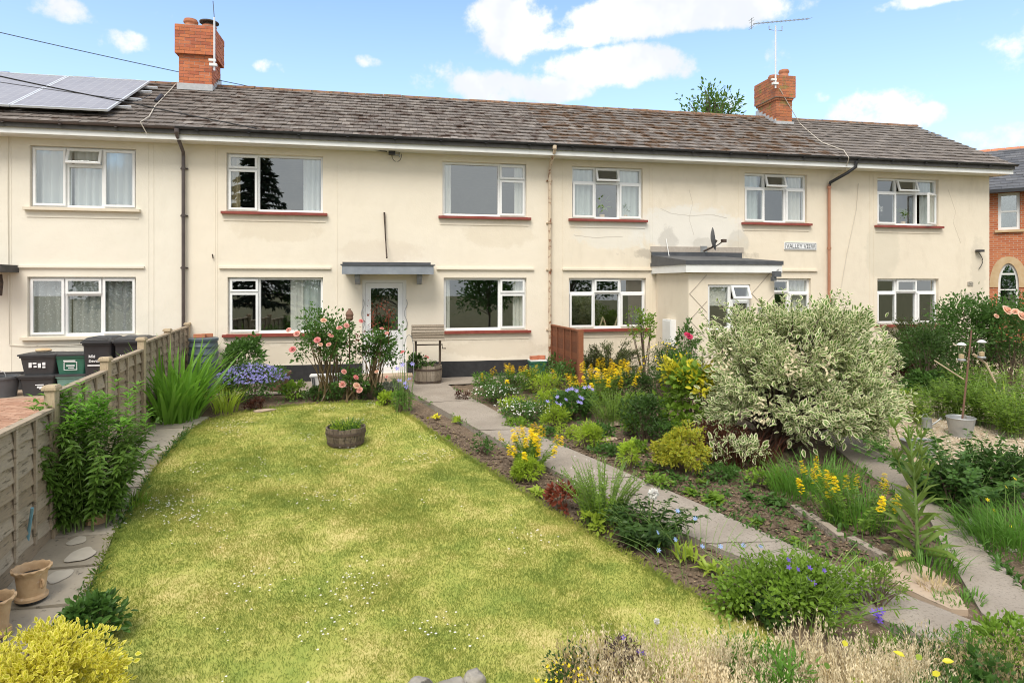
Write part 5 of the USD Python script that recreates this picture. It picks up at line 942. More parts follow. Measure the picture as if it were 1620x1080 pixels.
# pots
def terra(c, s, label, loops=True):
    t = thing('terracotta_pot', label, 'plant pot', c)
    wav = lambda v: np.stack([v[..., 0], v[..., 1], v[..., 2] + np.where(v[..., 2] > .245 * s, 0.006 * s * np.sin(np.arctan2(v[..., 1], v[..., 0]) * 14) * (np.hypot(v[..., 0], v[..., 1]) > .14 * s), 0)], -1)
    put(t, 'body', B().lathe(c, [(0, .02), (.095 * s, .0), (.125 * s, .012 * s), (.125 * s, .035 * s), (.105 * s, .05 * s), (.108 * s, .12 * s), (.118 * s, .2 * s), (.122 * s, .235 * s), (.15 * s, .262 * s), (.153 * s, .278 * s), (.135 * s, .283 * s), (.115 * s, .26 * s), (.105 * s, .1 * s), (0, .1 * s)], 88, wave=wav), 'pot_terracotta', smooth=40)
    if loops:
        for a in (-.55, 2.6):
            d = np.array([math.cos(a), math.sin(a), 0]); th = np.linspace(0, 2 * pi, 14); put(t, 'handle', B().tube([c + d * (.122 + .028 * (1 - math.cos(x_)) / 2 * 1.3) * s + np.array([0, 0, .155 * s + .035 * s * math.sin(x_)]) for x_ in th], .011 * s, 7), 'pot_terracotta', smooth=50)
        put(t, 'saucer', B().lathe(c, [(0, -.012), (.11 * s, -.012), (.125 * s, .008), (.11 * s, .006)], 24), 'black_plastic')
    put(t, 'soil', B().lathe(c, [(0, .215 * s), (.112 * s, .21 * s)], 16), 'compost')
p = on_g(50, 952) + [0, 0, .03]; terra(p, .88, 'pale terracotta pot with scalloped rim and ring handles on the slabs'); terra(on_g(-14, 1010) + [0, 0, .02], .95, 'darker terracotta pot behind the golden shrub at the left edge', False)
c = at_y(440, 600, -1.05); c[2] = .014; POT = c; t = thing('brown_pot', 'brown planter pot with a grassy top on the patio left of the roses', 'plant pot', c); put(t, 'body', B().lathe(c, [(0, 0), (.15, 0), (.225, .32), (.245, .32), (.245, .36), (.215, .36), (.2, .3), (0, .3)], 26), 'pot_brown', smooth=35)
c0, c1_ = at_y(492, 600, -.95), at_y(537, 600, -.95); t = thing('white_trough', 'white plastic trough on the patio behind the rose bush', 'trough', ((c0[0] + c1_[0]) / 2, -.95, .014)); cc = np.array([(c0[0] + c1_[0]) / 2, -.95, .014]); w = c1_[0] - c0[0]; put(t, 'body', loft(B(), cc, [(w * .84, .16, .02, 0), (w, .24, .02, .24), (w + .03, .27, .02, .24), (w + .03, .27, .02, .265), (w - .03, .2, .02, .26)]), 'white_plastic', smooth=35); 
for k in (-.42, -.36, .34, .4): put(t, 'rib', B().bar(cc + [w * k * .95, -.094, .02], cc + [w * k * 1.05, -.128, .235], .02, .02, up=(1, 0, 0)), 'bucket_grey')
put(None, 'blue_cane', B().tube([on_g(45, 886) + [-.03, 0, 0], at_d(51, 803, 5.45)], .013, 7), 'blue_plastic', label='thin blue plastic cane leaning on the fence', cat='cane')
put(None, 'brick_wedge', B().obox(on_g(152, 830) + [0, 0, .06], [.15, .06, .11], np.array([[.8, -.6, 0], [.6, .75, .28], [-.17, -.22, .96]])), 'pot_terracotta', label='broken tan brick leaning at the foot of the willow-leaved plant', cat='brick')
# finial stake among the roses, hooped wire
p = at_y(553, 500, -1.75); t = thing('garden_stake', 'rusty stake topped with a brown cone finial among the rose bushes', 'garden stake', (p[0], p[1], 0)); put(t, 'stake', B().tube([[p[0], p[1], 0], [p[0], p[1], p[2] - .05]], .012, 6), 'rusty_iron'); put(t, 'finial', B().lathe((p[0], p[1], p[2] - .1), [(0, 0), (.05, .02), (.07, .06), (.06, .09), (.075, .13), (.05, .19), (.02, .22), (.03, .235), (0, .24)], 14), 'rusty_iron', smooth=40)
p = at_y(647, 590, -1.0); t = np.linspace(0, pi, 14); put(None, 'wire_hoop', B().tube(np.stack([p[0] + .09 * np.cos(t), np.full(14, -1.), .75 + .28 * np.sin(t)], 1), .007, 5).tube([[p[0] - .09, -1, .02], [p[0] - .09, -1, .75]], .007, 5).tube([[p[0] + .09, -1, .02], [p[0] + .09, -1, .75]], .007, 5), 'galvanised', label='thin hooped wire frame beside the wishing well', cat='wire frame')
# stones
stone(708, 1099, None, (.26, .18, .10), 'rock', 'pale lichened stone at the bottom edge of the grass', seed=5); stone(752, 1092, None, (.14, .14, .17), 'rock', 'darker upright stone beside the pale one at the bottom edge', seed=8); stone(662, 1092, None, (.18, .16, .09), 'rock', 'small low stone at the bottom edge, leftmost of three', seed=9)
stone(1428, 884, None, (.16, .15, .14), 'sandstone', 'round stone at the foot of the tall prickly plant', seed=6); stone(973, 672, None, (.3, .2, .06), 'concrete_pale', 'flat pale stone in the middle bed behind the dark rose', seed=2); stone(965, 696, None, (.24, .16, .05), 'concrete_pale', 'low flat stone in front of the pale one in the middle bed', seed=12); stone(836, 646, None, (.16, .13, .12), 'rock', 'small grey-white stone among the daisies', seed=13); stone(418, 650, None, (.34, .2, .05), 'concrete_pale', 'flat stone at the lawn edge under the blue flowers', seed=14); stone(1600, 872, None, (.1, .08, .05), 'rock', 'small pale stone beside the right path', seed=15)
# bird feeder pole in a galvanised bucket, watering can, lantern, trough
b0 = on_g(1520, 690); mp = depth(b0) / FPX; t = thing('galvanised_bucket', 'old galvanised bucket holding the feeder pole on the gravel', 'bucket', b0); put(t, 'body', B().lathe(b0, [(0, .02), (.14, 0), (.19, .28), (.2, .29), (.19, .3), (.18, .28), (.13, .03)], 26, wave=None), 'galvanised', smooth=35); put(t, 'soil', B().lathe(b0, [(0, .2), (.165, .2)], 16), 'soil')
top = b0 + RT * (17 * mp) + UP * (168 * mp); t = thing('feeder_pole', 'slanting rusty pole with a bird table arm, standing in the galvanised bucket', 'bird feeder', b0); put(t, 'pole', B().tube([b0 + [0, 0, .05], b0 * .45 + top * .55, top], [.015, .014, .011], 7), 'rusty_iron')
for (u, v, arm) in ((1521, 545, 1), (1553, 541, 1)):
    q = at_d(u, v, depth(b0) - .05); tt = thing('seed_feeder', f'clear tube seed feeder hanging {"left" if u < 1540 else "right"} of the slanting pole', 'bird feeder', q - [0, 0, .26]); put(tt, 'tube', B().lathe(q, [(.04, -.22), (.04, 0)], 16), 'glass_clear'); put(tt, 'cap', B().lathe(q, [(0, .035), (.03, .03), (.065, .0), (.06, -.008), (0, -.005)], 18), 'white_paint', smooth=40); put(tt, 'tray', B().lathe(q, [(0, -.215), (.045, -.215), (.06, -.23), (.05, -.25), (0, -.25)], 18), 'galvanised', smooth=40); put(tt, 'seed', B().lathe(q, [(0, -.212), (.036, -.21), (.036, -.15), (0, -.14)], 12), 'sandstone')
    put(t, 'hanging_arm', B().tube([b0 * .12 + top * .88, q + [0, 0, .07], q + [0, 0, .03]], .006, 5), 'iron')
q0 = at_d(1570, 595, depth(b0)); put(t, 'branch_perch', B().tube([at_d(1540, 560, depth(b0)), at_d(1560, 575, depth(b0)), at_d(1575, 605, depth(b0) - .1)], [.02, .016, .012], 6), 'wood_post')
put(t, 'side_stick', B().tube([at_d(1525, 600, depth(b0)), at_d(1478, 570, depth(b0) + .3)], .011, 6), 'wood_post')
c = on_g(1466, 677); t = thing('watering_can', 'small galvanised watering can on the gravel', 'watering can', c); put(t, 'body', B().lathe(c, [(0, 0), (.075, 0), (.08, .01), (.068, .16), (.06, .165), (0, .165)], 20), 'galvanised', smooth=35); put(t, 'spout', B().tube([c + [.06, -.01, .04], c + [.14, -.03, .09], c + [.21, -.04, .14]], [.016, .012, .011], 7).tube([c + [.21, -.04, .14], c + [.23, -.042, .155]], [.012, .028], 8), 'galvanised'); th = np.linspace(0, pi, 9); put(t, 'handle', B().tube(np.stack([c[0] - .03 + .06 * np.cos(th), np.full(9, c[1]), c[2] + .16 + .07 * np.sin(th)], 1), .006, 5), 'galvanised')
c = on_g(1405, 690); z = .29; t = thing('garden_lantern', 'small white lantern on a thin stake beside the big variegated shrub', 'lantern', c); put(t, 'stake', B().tube([c, c + [0, 0, z]], .007, 5), 'iron'); put(t, 'shade', loft(B(), c + [0, 0, z], [(.08, .08, .015, 0), (.11, .11, .02, .03), (.12, .12, .02, .15), (.09, .09, .02, .2)]), 'sticker', smooth=35); put(t, 'cap', B().lathe(c + [0, 0, z + .2], [(.05, 0), (.05, .025), (0, .03)], 12), 'iron')
for k in range(5): put(t, 'cut_out', B().obox(c + [-.03 + .015 * k, -.062, z + .09 + .012 * (k % 2)], [.008, .006, .05]), 'ink')
c = on_g(1463, 722); t = thing('metal_trough', 'low galvanised trough lying at the front of the gravel', 'trough', c); R = math.atan2(RT[1], RT[0]); put(t, 'body', loft(B(), c + [0, .1, 0], [(.36, .18, .02, 0), (.42, .24, .03, .19), (.44, .26, .03, .2), (.40, .22, .03, .195), (.36, .18, .02, .12)], Rz=R), 'galvanised', smooth=35); put(t, 'soil', loft(B(), c + [0, .1, 0], [(.38, .2, .02, .15), (.38, .2, .02, .165)], Rz=R), 'soil')
# ------------------------------------------------------------------ plants
def _t(v, f, tone=None): return np.array(v, float), np.array(f), (np.zeros(len(v)) if tone is None else np.array(tone, float))
T2 = _t([(0, 0, 0), (.45, .26, .05), (1, 0, -.06), (.45, -.26, .05)], [(0, 2, 1), (0, 3, 2)])
def _ov(w, a=.3, b=.68, dip=.05, tip=-.1):
    return _t([(0, 0, 0), (a, 0, -dip), (b, 0, -dip), (1, 0, tip), (a, w, dip), (b, w * .85, dip * .6), (a, -w, dip), (b, -w * .85, dip * .6)],
              [(0, 1, 4), (1, 2, 5), (1, 5, 4), (2, 3, 5), (0, 6, 1), (1, 6, 7), (1, 7, 2), (2, 7, 3)], [.9, 0, 0, 1, 1, 1, 1, 1])
TOV, TLAN, TBROAD = _ov(.24), _ov(.10, .3, .65, .03, -.18), _ov(.34, .28, .62, .04, -.12)
TNEED = _t([(0, .02, 0), (0, -.02, 0), (1, 0, 0)], [(0, 1, 2)])
def _star(n, r=1., inner=.35, cup=.25):
    v = [(0, 0, 0)]; f = []
    for k in range(n):
        a = 2 * pi * k / n
        v += [(inner * math.cos(a - pi / n), inner * math.sin(a - pi / n), cup * .3), (r * math.cos(a - .25), r * math.sin(a - .25), cup), (r * math.cos(a + .25), r * math.sin(a + .25), cup)]
    for k in range(n):
        i = 1 + 3 * k; j = 1 + 3 * ((k + 1) % n); f += [(0, i, j), (i, i + 1, j), (i + 1, i + 2, j)]
    return _t(v, f)
S5, S6 = _star(5), _star(6)
def _rose():
    v, f = [], []
    for (n, r, z, op, w) in ((3, .22, .55, .1, .30), (5, .38, .42, .35, .36), (6, .62, .28, .75, .46), (7, .9, .12, 1.15, .52)):
        for k in range(n):
            a = 2 * pi * k / n + r * 7; i = len(v)
            for (q, rr, zz) in ((.0, r * .30, z - .35), (.55, r * .85, z + .12), (1., r * (1. + .12 * op), z + .28 - .18 * op)):
                for s in (-1, 0, 1):
                    b = a + s * w / max(rr, .12) * (.25 + .5 * min(q + .3, 1)); v.append((rr * math.cos(b), rr * math.sin(b), zz - abs(s) * .05))
            for y in range(2):
                for x in range(2): o = i + y * 3 + x; f += [(o, o + 1, o + 4), (o, o + 4, o + 3)]
    i = len(v); v += [(.34 * math.cos(a), .34 * math.sin(a), .30) for a in np.arange(7) * 2 * pi / 7] + [(.03, 0, .62)]
    f += [(i + k, i + (k + 1) % 7, i + 7) for k in range(7)]
    return _t(v, f)
ROSE = _rose()
def scatter(b, T, P, X_, N, S, W=1., tone=None):
    P, X_, N = np.atleast_2d(P), unit(np.atleast_2d(X_)), np.atleast_2d(N); n = len(P)
    if not n: return b
    Y = unit(np.cross(N, X_)); Z = np.cross(X_, Y); S = np.broadcast_to(S, (n,)); tv, tf, tt = T
    V = P[:, None] + S[:, None, None] * (tv[None, :, :1] * X_[:, None] + W * tv[None, :, 1:2] * Y[:, None] + tv[None, :, 2:] * Z[:, None])
    return b.add(V.reshape(-1, 3), (np.arange(n)[:, None, None] * len(tv) + tf[None]).reshape(-1, 3), np.tile(tt, n))
def rdir(n): return unit(rng.normal(size=(n, 3)))
def curve(p0, p1, p2, k=6):
    t = np.linspace(0, 1, k)[:, None]; return (1 - t) ** 2 * p0 + 2 * t * (1 - t) * p1 + t * t * p2
def crown(b, c, R, n, Lf, T=TOV, clumps=60, rough=.5, spread=.16, W=1., fill=.45, up=.5, zmin=None, seed=1, stems=None, foot=None, out=.5):
    """leaves in clumps spread through an uneven ellipsoid; stems: builder that receives limbs from foot to clumps"""
    R = np.asarray(R, float); d = rdir(clumps); d[:, 2] = np.where(d[:, 2] < -.55, -d[:, 2], d[:, 2]); rr = 1 - fill * rng.random(clumps) ** 1.4
    nz = meshkit.fbm(d * 1.9 + seed * 3.7, 3, seed); rr = rr * (1 + rough * (nz - .5) * 2); C = np.asarray(c) + d * rr[:, None] * R
    k = rng.integers(0, clumps, n); sz = spread * R.mean() * rng.uniform(.6, 1.3, clumps)
    off = rng.normal(size=(n, 3)) * sz[k][:, None]; P = C[k] + off
    o = unit((P - np.asarray(c)) / R); X_ = o * out + unit(off) * .5 + rdir(n) * .6 + np.array([0, 0, .12]); N = o * .4 + np.array([0, 0, up]) + rdir(n) * .55
    if zmin is not None:
        m = P[:, 2] > zmin; P, X_, N = P[m], X_[m], N[m]
    scatter(b, T, P, X_, N, Lf * rng.uniform(.65, 1.25, len(P)), W)
    if stems is not None:
        foot = np.asarray(foot)
        for q in C[:min(clumps, 26)]:
            s = foot + np.array([*rng.normal(0, .05 * R[0] + .02, 2), 0]); m = (s + q) / 2 + np.array([0, 0, .15 * R[2]]) + rng.normal(0, .08, 3) * R; stems.tube(curve(s, m, q), np.linspace(.011, .004, 6) * max(R[2], .5) * 1.3, 5)
    return C
def at_px(u, v, near): return at_d(u, v, near)
def shrub(name, label, cat, foot, w, h, n, Lf, m='leaf_mid', T=TOV, low=.15, dep=None, clumps=60, group=None, stem='bark', seed=None, W=1., more=(), **k):
    """bush standing at foot, w wide, h high; crown starts at low*h. returns path"""
    n = int(n * 1.5); foot = np.asarray(foot, float); seed = seed or int(abs(foot[0] * 71 + foot[1] * 37)) + 1; t = thing(name, label, cat, foot, group)
    r = np.array([w / 2, (dep or w) / 2, h * (1 - low) / 2]); c = foot + [0, 0, h * (1 + low) / 2]; b, s = B(), B()
    crown(b, c, r * .92, n, Lf, T, clumps, zmin=foot[2] + .01, seed=seed, stems=s, foot=foot, W=W, **k); put(t, 'foliage', b, m, kind='stuff')
    if s.n: put(t, 'stems', s, stem)
    return t, c, r
def stemmy(name, label, cat, foot, R, h, ns, per, Lf, m='leaf_mid', T=TLAN, lean=.35, stem='stem_green', group=None, t0=.12, ang=.7, W=1., sr=.005, droop=.0, taper=.4, var=.25, parts=False):
    """upright stems carrying leaves; returns path, tips, tip directions"""
    foot = np.asarray(foot, float); t = thing(name, label, cat, foot, group); b, s = B(), B(); tips, dirs = [], []; allP, allX, allN, allS = [], [], [], []
    for i in range(ns):
        a = rng.uniform(0, 2 * pi); q = math.sqrt(rng.random()); p0 = foot + [q * R * .6 * math.cos(a), q * R * .6 * math.sin(a), 0]; hh = h * rng.uniform(1 - var, 1.05) * (1 - .15 * q)
        p2 = p0 + [math.cos(a) * q * R * lean * 2 * rng.uniform(.6, 1.2), math.sin(a) * q * R * lean * 2 * rng.uniform(.6, 1.2), hh]; p1 = p0 + [0, 0, hh * .55]; cv = curve(p0, p1, p2, 7); s.tube(cv, np.linspace(sr, sr * .5, 7), 4, cap=False)
        u = np.sort(rng.uniform(t0, 1, per)); P = (1 - u)[:, None] ** 2 * p0 + 2 * (u * (1 - u))[:, None] * p1 + (u * u)[:, None] * p2; tg = unit(2 * (1 - u)[:, None] * (p1 - p0) + 2 * u[:, None] * (p2 - p1))
        ph = np.arange(per) * 2.4 + rng.uniform(0, 6); rad = np.stack([np.cos(ph), np.sin(ph), 0 * ph], 1); X_ = rad * math.cos(ang) + tg * math.sin(ang) + rng.normal(0, .12, (per, 3)) - np.array([0, 0, droop])
        allP.append(P); allX.append(X_); allN.append(tg + rng.normal(0, .2, (per, 3))); allS.append(Lf * (1 - taper * u ** 2) * rng.uniform(.75, 1.2, per)); tips.append(p2); dirs.append(unit(p2 - p1))
    scatter(b, T, np.vstack(allP), np.vstack(allX), np.vstack(allN), np.concatenate(allS), W); put(t, 'foliage', b, m, kind='stuff'); put(t, 'stems', s, stem)
    return t, np.array(tips), np.array(dirs)
def strap(b, p, az, Ln, w, arch, k=6, twist=0., e0=1.45):
    """one sword leaf as a folded strip"""
    d = np.array([math.cos(az), math.sin(az), 0]); t = np.linspace(0, 1, k); el = e0 - arch * t ** 1.4 * 1.5; st = Ln / (k - 1); q = [np.asarray(p, float)]
    for e in el[:-1]: q.append(q[-1] + st * (d * math.cos(e) + np.array([0, 0, math.sin(e)])))
    q = np.array(q); s = np.array([-d[1], d[0], 0]) * math.cos(twist) + d * math.sin(twist); ww = w * np.array([.55, .9, 1, .85, .55, .03])[:k] / 2 if k == 6 else w * np.sin(np.linspace(.4, pi - .02, k)) / 2
    nv = np.stack([q - s * ww[:, None], q + d * .0 - np.array([0, 0, .18]) * ww[:, None], q + s * ww[:, None]], 1).reshape(-1, 3); f = []
    for i in range(k - 1):
        o = 3 * i; f += [[o, o + 1, o + 4, o + 3], [o + 1, o + 2, o + 5, o + 4]]
    return b.add(nv, f)
def straps(name, label, cat, foot, R, Ln, n, w, m, arch=(.1, .8), parts=False, group=None, dep=1., e0=(1.2, 1.5)):
    t = thing(name, label, cat, foot, group); b = B()
    for i in range(n):
        a = rng.uniform(0, 2 * pi); q = R * math.sqrt(rng.random()); bb = B() if parts else b
        strap(bb, foot + np.array([q * math.cos(a), dep * q * math.sin(a), 0]), a + rng.normal(0, .5), Ln * rng.uniform(.6, 1.1), w * rng.uniform(.7, 1.2), rng.uniform(*arch), twist=rng.normal(0, .5), e0=rng.uniform(*e0))
        if parts: put(t, 'leaf', bb, m)
    if not parts: put(t, 'leaves', b, m, kind='stuff')
    return t
def blooms(t, P, S, m, T=ROSE, name='rose_bloom', N=None, vary=None):
    P = np.atleast_2d(P); S = np.broadcast_to(S, (len(P),))
    for i, (p, s) in enumerate(zip(P, S)):
        n = unit(N[i] if N is not None else np.array([rng.normal(0, .35), -.7 + rng.normal(0, .25), .75])); x = unit(np.cross(n, rdir(1)[0])); put(t, name, scatter(B(), T, p, x, n, s), vary[i % len(vary)] if vary else m)
def pom(t, p, r):
    n = 60; d = rdir(n); put(t, 'bloom', scatter(B(), TBROAD, p + d * r * .35, d + rdir(n) * .35, rdir(n), r * .85, 1.2), 'petal_white')
def spikes(t, tips, dirs, hh, r, m, name='flower_spike', n=26):
    for p, d in zip(tips, dirs):
        u = rng.random(n); ph = np.arange(n) * 2.4; x = unit(np.cross(d, [.3, .9, .1])); y = np.cross(d, x); rad = x * np.cos(ph)[:, None] + y * np.sin(ph)[:, None]; rr = r * (1 - .6 * u ** 1.5)
        put(t, name, scatter(B(), S5, p + d * (u[:, None] - .35) * hh + rad * rr[:, None], rad, rad + d * .6, .016 * rng.uniform(.8, 1.3, n) * (r / .03)), m)
def flowers(t, P, N, s, m, T=S5, name='flowers'):
    n = len(P); put(t, name, scatter(B(), T, P, rdir(n), N, s * rng.uniform(.75, 1.2, n)), m, kind='stuff')
def top_of(c, r, n, up=.1):
    d = rdir(n); d[:, 2] = np.abs(d[:, 2]) * .9 + up; d[:, 1] -= .25; d = unit(d); return np.asarray(c) + d * r * rng.uniform(.95, 1.1, (n, 1)), d + [0, -.4, .4]
def g3(u, v): return on_g(u, v)
def M(p): return depth(p) / FPX

# --- left side
f = g3(276, 664); straps('crocosmia', 'big clump of bright green sword leaves against the grey fence', 'plant', f, .36, 1.32, 210, .054, 'leaf_sword', (.1, .85), parts=True, e0=(.85, 1.5))
f = g3(140, 828); t, _, _ = stemmy('willow_herb', 'tall bush of narrow willow-like leaves against the fence above the slabs', 'plant', f, .46, 1.18, 58, 70, .12, 'leaf_willow', TLAN, lean=.42, ang=.3, W=1.35, taper=.25, sr=.006, droop=.45)
b = B(); t2 = t; tp = f + np.array([0, 0, 1.0]) + rng.normal(0, 1, (85, 3)) * [.2, .16, .13] + [0, -.05, .06]
for q in tp: n = 12; ph = np.arange(n) * 2.4; scatter(b, TLAN, np.repeat(q[None], n, 0) + [0, 0, 1] * rng.uniform(-.06, .08, (n, 1)), np.stack([np.cos(ph), np.sin(ph), .45 + 0 * ph], 1), np.tile([0, 0, 1.], (n, 1)), .10, 1.2)
put(t, 'young_leaves', b, 'leaf_sword', kind='stuff', label='fresh yellow-green shoot tips')
f = np.array([-1.98, -9.75, float(gz(-9.75))]); t, c, r = shrub('golden_euonymus', 'golden variegated shrub filling the lower left corner', 'shrub', f, 1.05, .54, 6000, .036, 'leaf_yellow_edge', TOV, low=0., dep=.75, clumps=110, spread=.10, rough=.25, W=1.15)
b, s = B(), B()
for (u, v) in ((100, 992), (10, 992), (135, 1015), (60, 985), (30, 1000), (165, 1040), (85, 1010)):
    q = at_d(u, v, 4.15); p0 = q - [0, 0, .2]; s.tube([p0, q], .003, 4); n = 14; uu = rng.random(n); ph = np.arange(n) * 2.4; scatter(b, TOV, p0 + (q - p0) * (uu * 1.05)[:, None], np.stack([np.cos(ph), np.sin(ph), .7 + 0 * ph], 1), np.tile([0, 0, 1.], (n, 1)), .036, 1.1)
put(t, 'sprig_leaves', b, 'leaf_yellow_edge', kind='stuff'); put(t, 'sprigs', s, 'stem_green')
shrub('low_shrub', 'small dark green leafy bush between the golden shrub and the grass', 'shrub', g3(150, 1012), .42, .30, 520, .065, 'leaf_mid', TOV, low=0, clumps=30)
f = g3(388, 618); shrub('camellia', 'green leafy shrub under the window between water butt and brown pot', 'shrub', f, .78, .95, 800, .085, 'leaf_mid', TOV, low=.42, clumps=40)
f = g3(398, 636); t, c, r = shrub('bellflower', 'wide mound of lavender-blue flowers left of the roses', 'flowering plant', f, 1.2, .66, 1500, .05, 'leaf_mid', TOV, low=0, dep=.7, clumps=50); P, N = top_of(c, r, 620, .18); flowers(t, P, N, .021, 'petal_blue')
straps('daylily', 'yellow-green arching leaves at the lawn corner below the blue flowers', 'plant', g3(357, 652), .22, .5, 80, .022, 'leaf_lime', (.5, 1.3)); shrub('spurge', 'low lime and gold bush beside the sword leaves', 'plant', g3(350, 640), .5, .36, 420, .05, 'leaf_lime', TOV, low=0, clumps=24)
shrub('heuchera', 'little purple-leaved plant at the corner of the lawn under the blue flowers', 'plant', g3(402, 648), .32, .2, 260, .035, 'leaf_bronze', TBROAD, low=0, clumps=18)
for (u, v, w, h, m, lab, n) in ((462, 632, .55, .30, 'leaf_fresh', 'bright green low mound right of the blue flowers', 480), (498, 632, .45, .22, 'leaf_dark', 'dark low ground cover under the large rose bush', 380), (527, 632, .55, .26, 'leaf_mid', 'fresh green ground cover below the low pink rose', 480), (585, 630, .55, .26, 'leaf_dark', 'dark green ground cover at the foot of the right rose bush', 420), (618, 622, .4, .25, 'leaf_silver', 'silvery leaves at the bed end by the path', 260), (612, 640, .4, .2, 'leaf_tuft', 'grassy yellow-green tuft at the top corner of the lawn', 360)):
    shrub('ground_cover', lab, 'plant', g3(u, v), w, h, n, .05, m, TOV, low=0, clumps=26, dep=.4)
# roses
GR = 'pink rose bushes in front of the door'
def rose(name, label, foot, cu, cv, wpx, hpx, n, roses, m='leaf_mid', red=(), canes=9, seed=3):
    d = depth(foot); k = d / FPX; t = thing(name, label, 'rose bush', foot, None); c = at_d(cu, cv, d); R = np.array([wpx * k / 2, wpx * k * .38, hpx * k / 2]); b, s = B(), B()
    C = crown(b, c, R, n, .062, TOV, 70, rough=.75, spread=.13, seed=seed, W=1.1, fill=.8); put(t, 'foliage', b, m, kind='stuff')
    for q in C[:canes * 3]:
        p0 = foot + np.array([*rng.normal(0, .09, 2), 0]); s.tube(curve(p0, p0 * .5 + q * .5 + [*rng.normal(0, .05, 2), .12], q), np.linspace(.013, .005, 6), 5)
    put(t, 'canes', s, 'stem_rose')
    if red:
        b = B()
        for (u, v) in red:
            q = at_d(u, v, d - .05); nn = 46; P = q + rng.normal(0, 1, (nn, 3)) * [.075, .06, .16]; scatter(b, TOV, P, rdir(nn) + [0, 0, .5], rdir(nn) + [0, 0, .6], .05); b.tube([q - [0, 0, .45], q + [0, 0, .1]], .006, 5, tone=0.)
        put(t, 'young_shoots', b, 'leaf_red', kind='stuff', label='red-brown young shoots')
    for i, (u, v, sz) in enumerate(roses):
        blooms(t, [at_d(u, v, d - R[1] * .85)], sz * .92, None, vary=[['petal_pink', 'petal_pink', 'petal_deep', 'petal_peach'][i % 4]])
    return t
f = g3(522, 632); rose('rose_bush', 'largest pink rose bush, left of the front door', f, 513, 548, 116, 88, 2700, [(457, 522, .052), (470, 528, .068), (463, 553, .07), (512, 507, .06), (523, 531, .06), (537, 519, .058), (502, 538, .066), (507, 545, .045), (520, 545, .05), (548, 515, .055), (571, 508, .045)], seed=5)
f = g3(588, 628); rose('rose_bush', 'taller thin rose bush with red shoots in front of the door glass', f, 600, 560, 72, 78, 1500, [(604, 520, .048), (612, 527, .042), (637, 557, .045), (596, 588, .045)], red=((590, 502), (615, 506), (563, 540)), seed=9)
f = g3(556, 633); rose('rose_bush', 'low rose bush with large peach-pink blooms at the lawn edge', f, 556, 604, 50, 42, 520, [(544, 588, .055), (542, 608, .075), (563, 597, .055), (564, 610, .07), (569, 617, .065), (612, 596, .035)], canes=5, seed=12)
f = g3(639, 650); t, tips, dirs = stemmy('columbine', 'airy violet-flowered plant at the top of the path border', 'flowering plant', f, .25, .82, 16, 24, .04, 'leaf_grass', TOV, lean=.25, t0=.05, taper=.8); P = np.array([at_d(u, v, depth(f) - .05) for u, v in ((637, 577), (652, 576), (641, 606), (628, 583), (647, 600), (632, 602), (643, 612))]); blooms(t, P, .045, 'petal_blue', S5, 'flower'); shrub('ground_cover', 'fine green tuft at the foot of the violet-flowered plant', 'plant', f + [-.05, -.05, 0], .42, .32, 500, .05, 'leaf_grass', TLAN, low=0, clumps=30)
# planters
t = straps('barrel_grass', 'mossy grass growing in the half-barrel on the lawn', 'plant', BAR + [0, 0, .2], .2, .2, 130, .010, 'leaf_mid', (.2, 1.1)); crown(b := B(), BAR + [0, 0, .23], [.21, .21, .07], 700, .03, T2, 40); put(t, 'foliage', b, 'leaf_tuft', kind='stuff')
shrub('well_plant', 'green plant spilling over the left rim of the wishing-well tub', 'plant', WELL + [-.24, -.1, .28], .36, .3, 220, .06, 'leaf_dark', TBROAD, low=0, clumps=16); t, tips, dirs = stemmy('geranium', 'small plant with red flowers in the wishing-well tub', 'flowering plant', WELL + [0, -.05, .31], .16, .16, 10, 7, .05, 'leaf_mid', TBROAD); blooms(t, [WELL + [-.06, -.2, .56], WELL + [-.02, -.18, .54]], .035, 'petal_red', S5, 'flower')
crown(b := B(), POT + [0, 0, .37], [.2, .2, .05], 420, .035, T2, 30); t = thing('pot_plant', 'low green plant filling the brown pot', 'plant', POT + [0, 0, .3]); put(t, 'foliage', b, 'leaf_mid', kind='stuff')

# --- border between lawn and path
def rosette(name, label, p, n, Lf, m, T=TOV, el=.5, W=1.):
    n = int(n * 1.6); Lf *= .8; W *= .85
    t = thing(name, label, 'plant', p); ph = np.arange(n) * 2.4 + rng.uniform(0, 6)
    for a in ph:
        e = el * rng.uniform(.2, 1.9); put(t, 'leaf', scatter(B(), T, p + [*rng.normal(0, Lf * .3, 2), .015], np.array([math.cos(a) * math.cos(e), math.sin(a) * math.cos(e), math.sin(e)]), np.array([0, 0, 1.]) - .5 * np.array([math.cos(a), math.sin(a), 0]), Lf * rng.uniform(.7, 1.2), W), m)
rosette('hosta', 'small yellow hosta in the soil strip, nearest the house', g3(690, 663), 16, .13, 'leaf_gold'); rosette('hosta', 'small upright yellow plant at the edge of the path near the house', g3(722, 668), 18, .12, 'leaf_lime', el=.9); rosette('hosta', 'yellow-edged hosta in the soil strip below the yellow spikes', g3(852, 783), 22, .17, 'leaf_lime', TLAN, W=1.7)
rosette('seedling', 'small bright seedling in the soil strip near the barrel', g3(710, 697), 8, .1, 'leaf_fresh', el=.9); shrub('seedling', 'sparse small bush in the soil strip beside the path', 'plant', g3(765, 716), .32, .24, 160, .04, 'leaf_mid', TOV, low=0, clumps=14); shrub('dock', 'red and yellow leaved plant beside the tall green clump', 'plant', g3(888, 808), .34, .26, 130, .07, 'leaf_red', TOV, low=0, clumps=16)
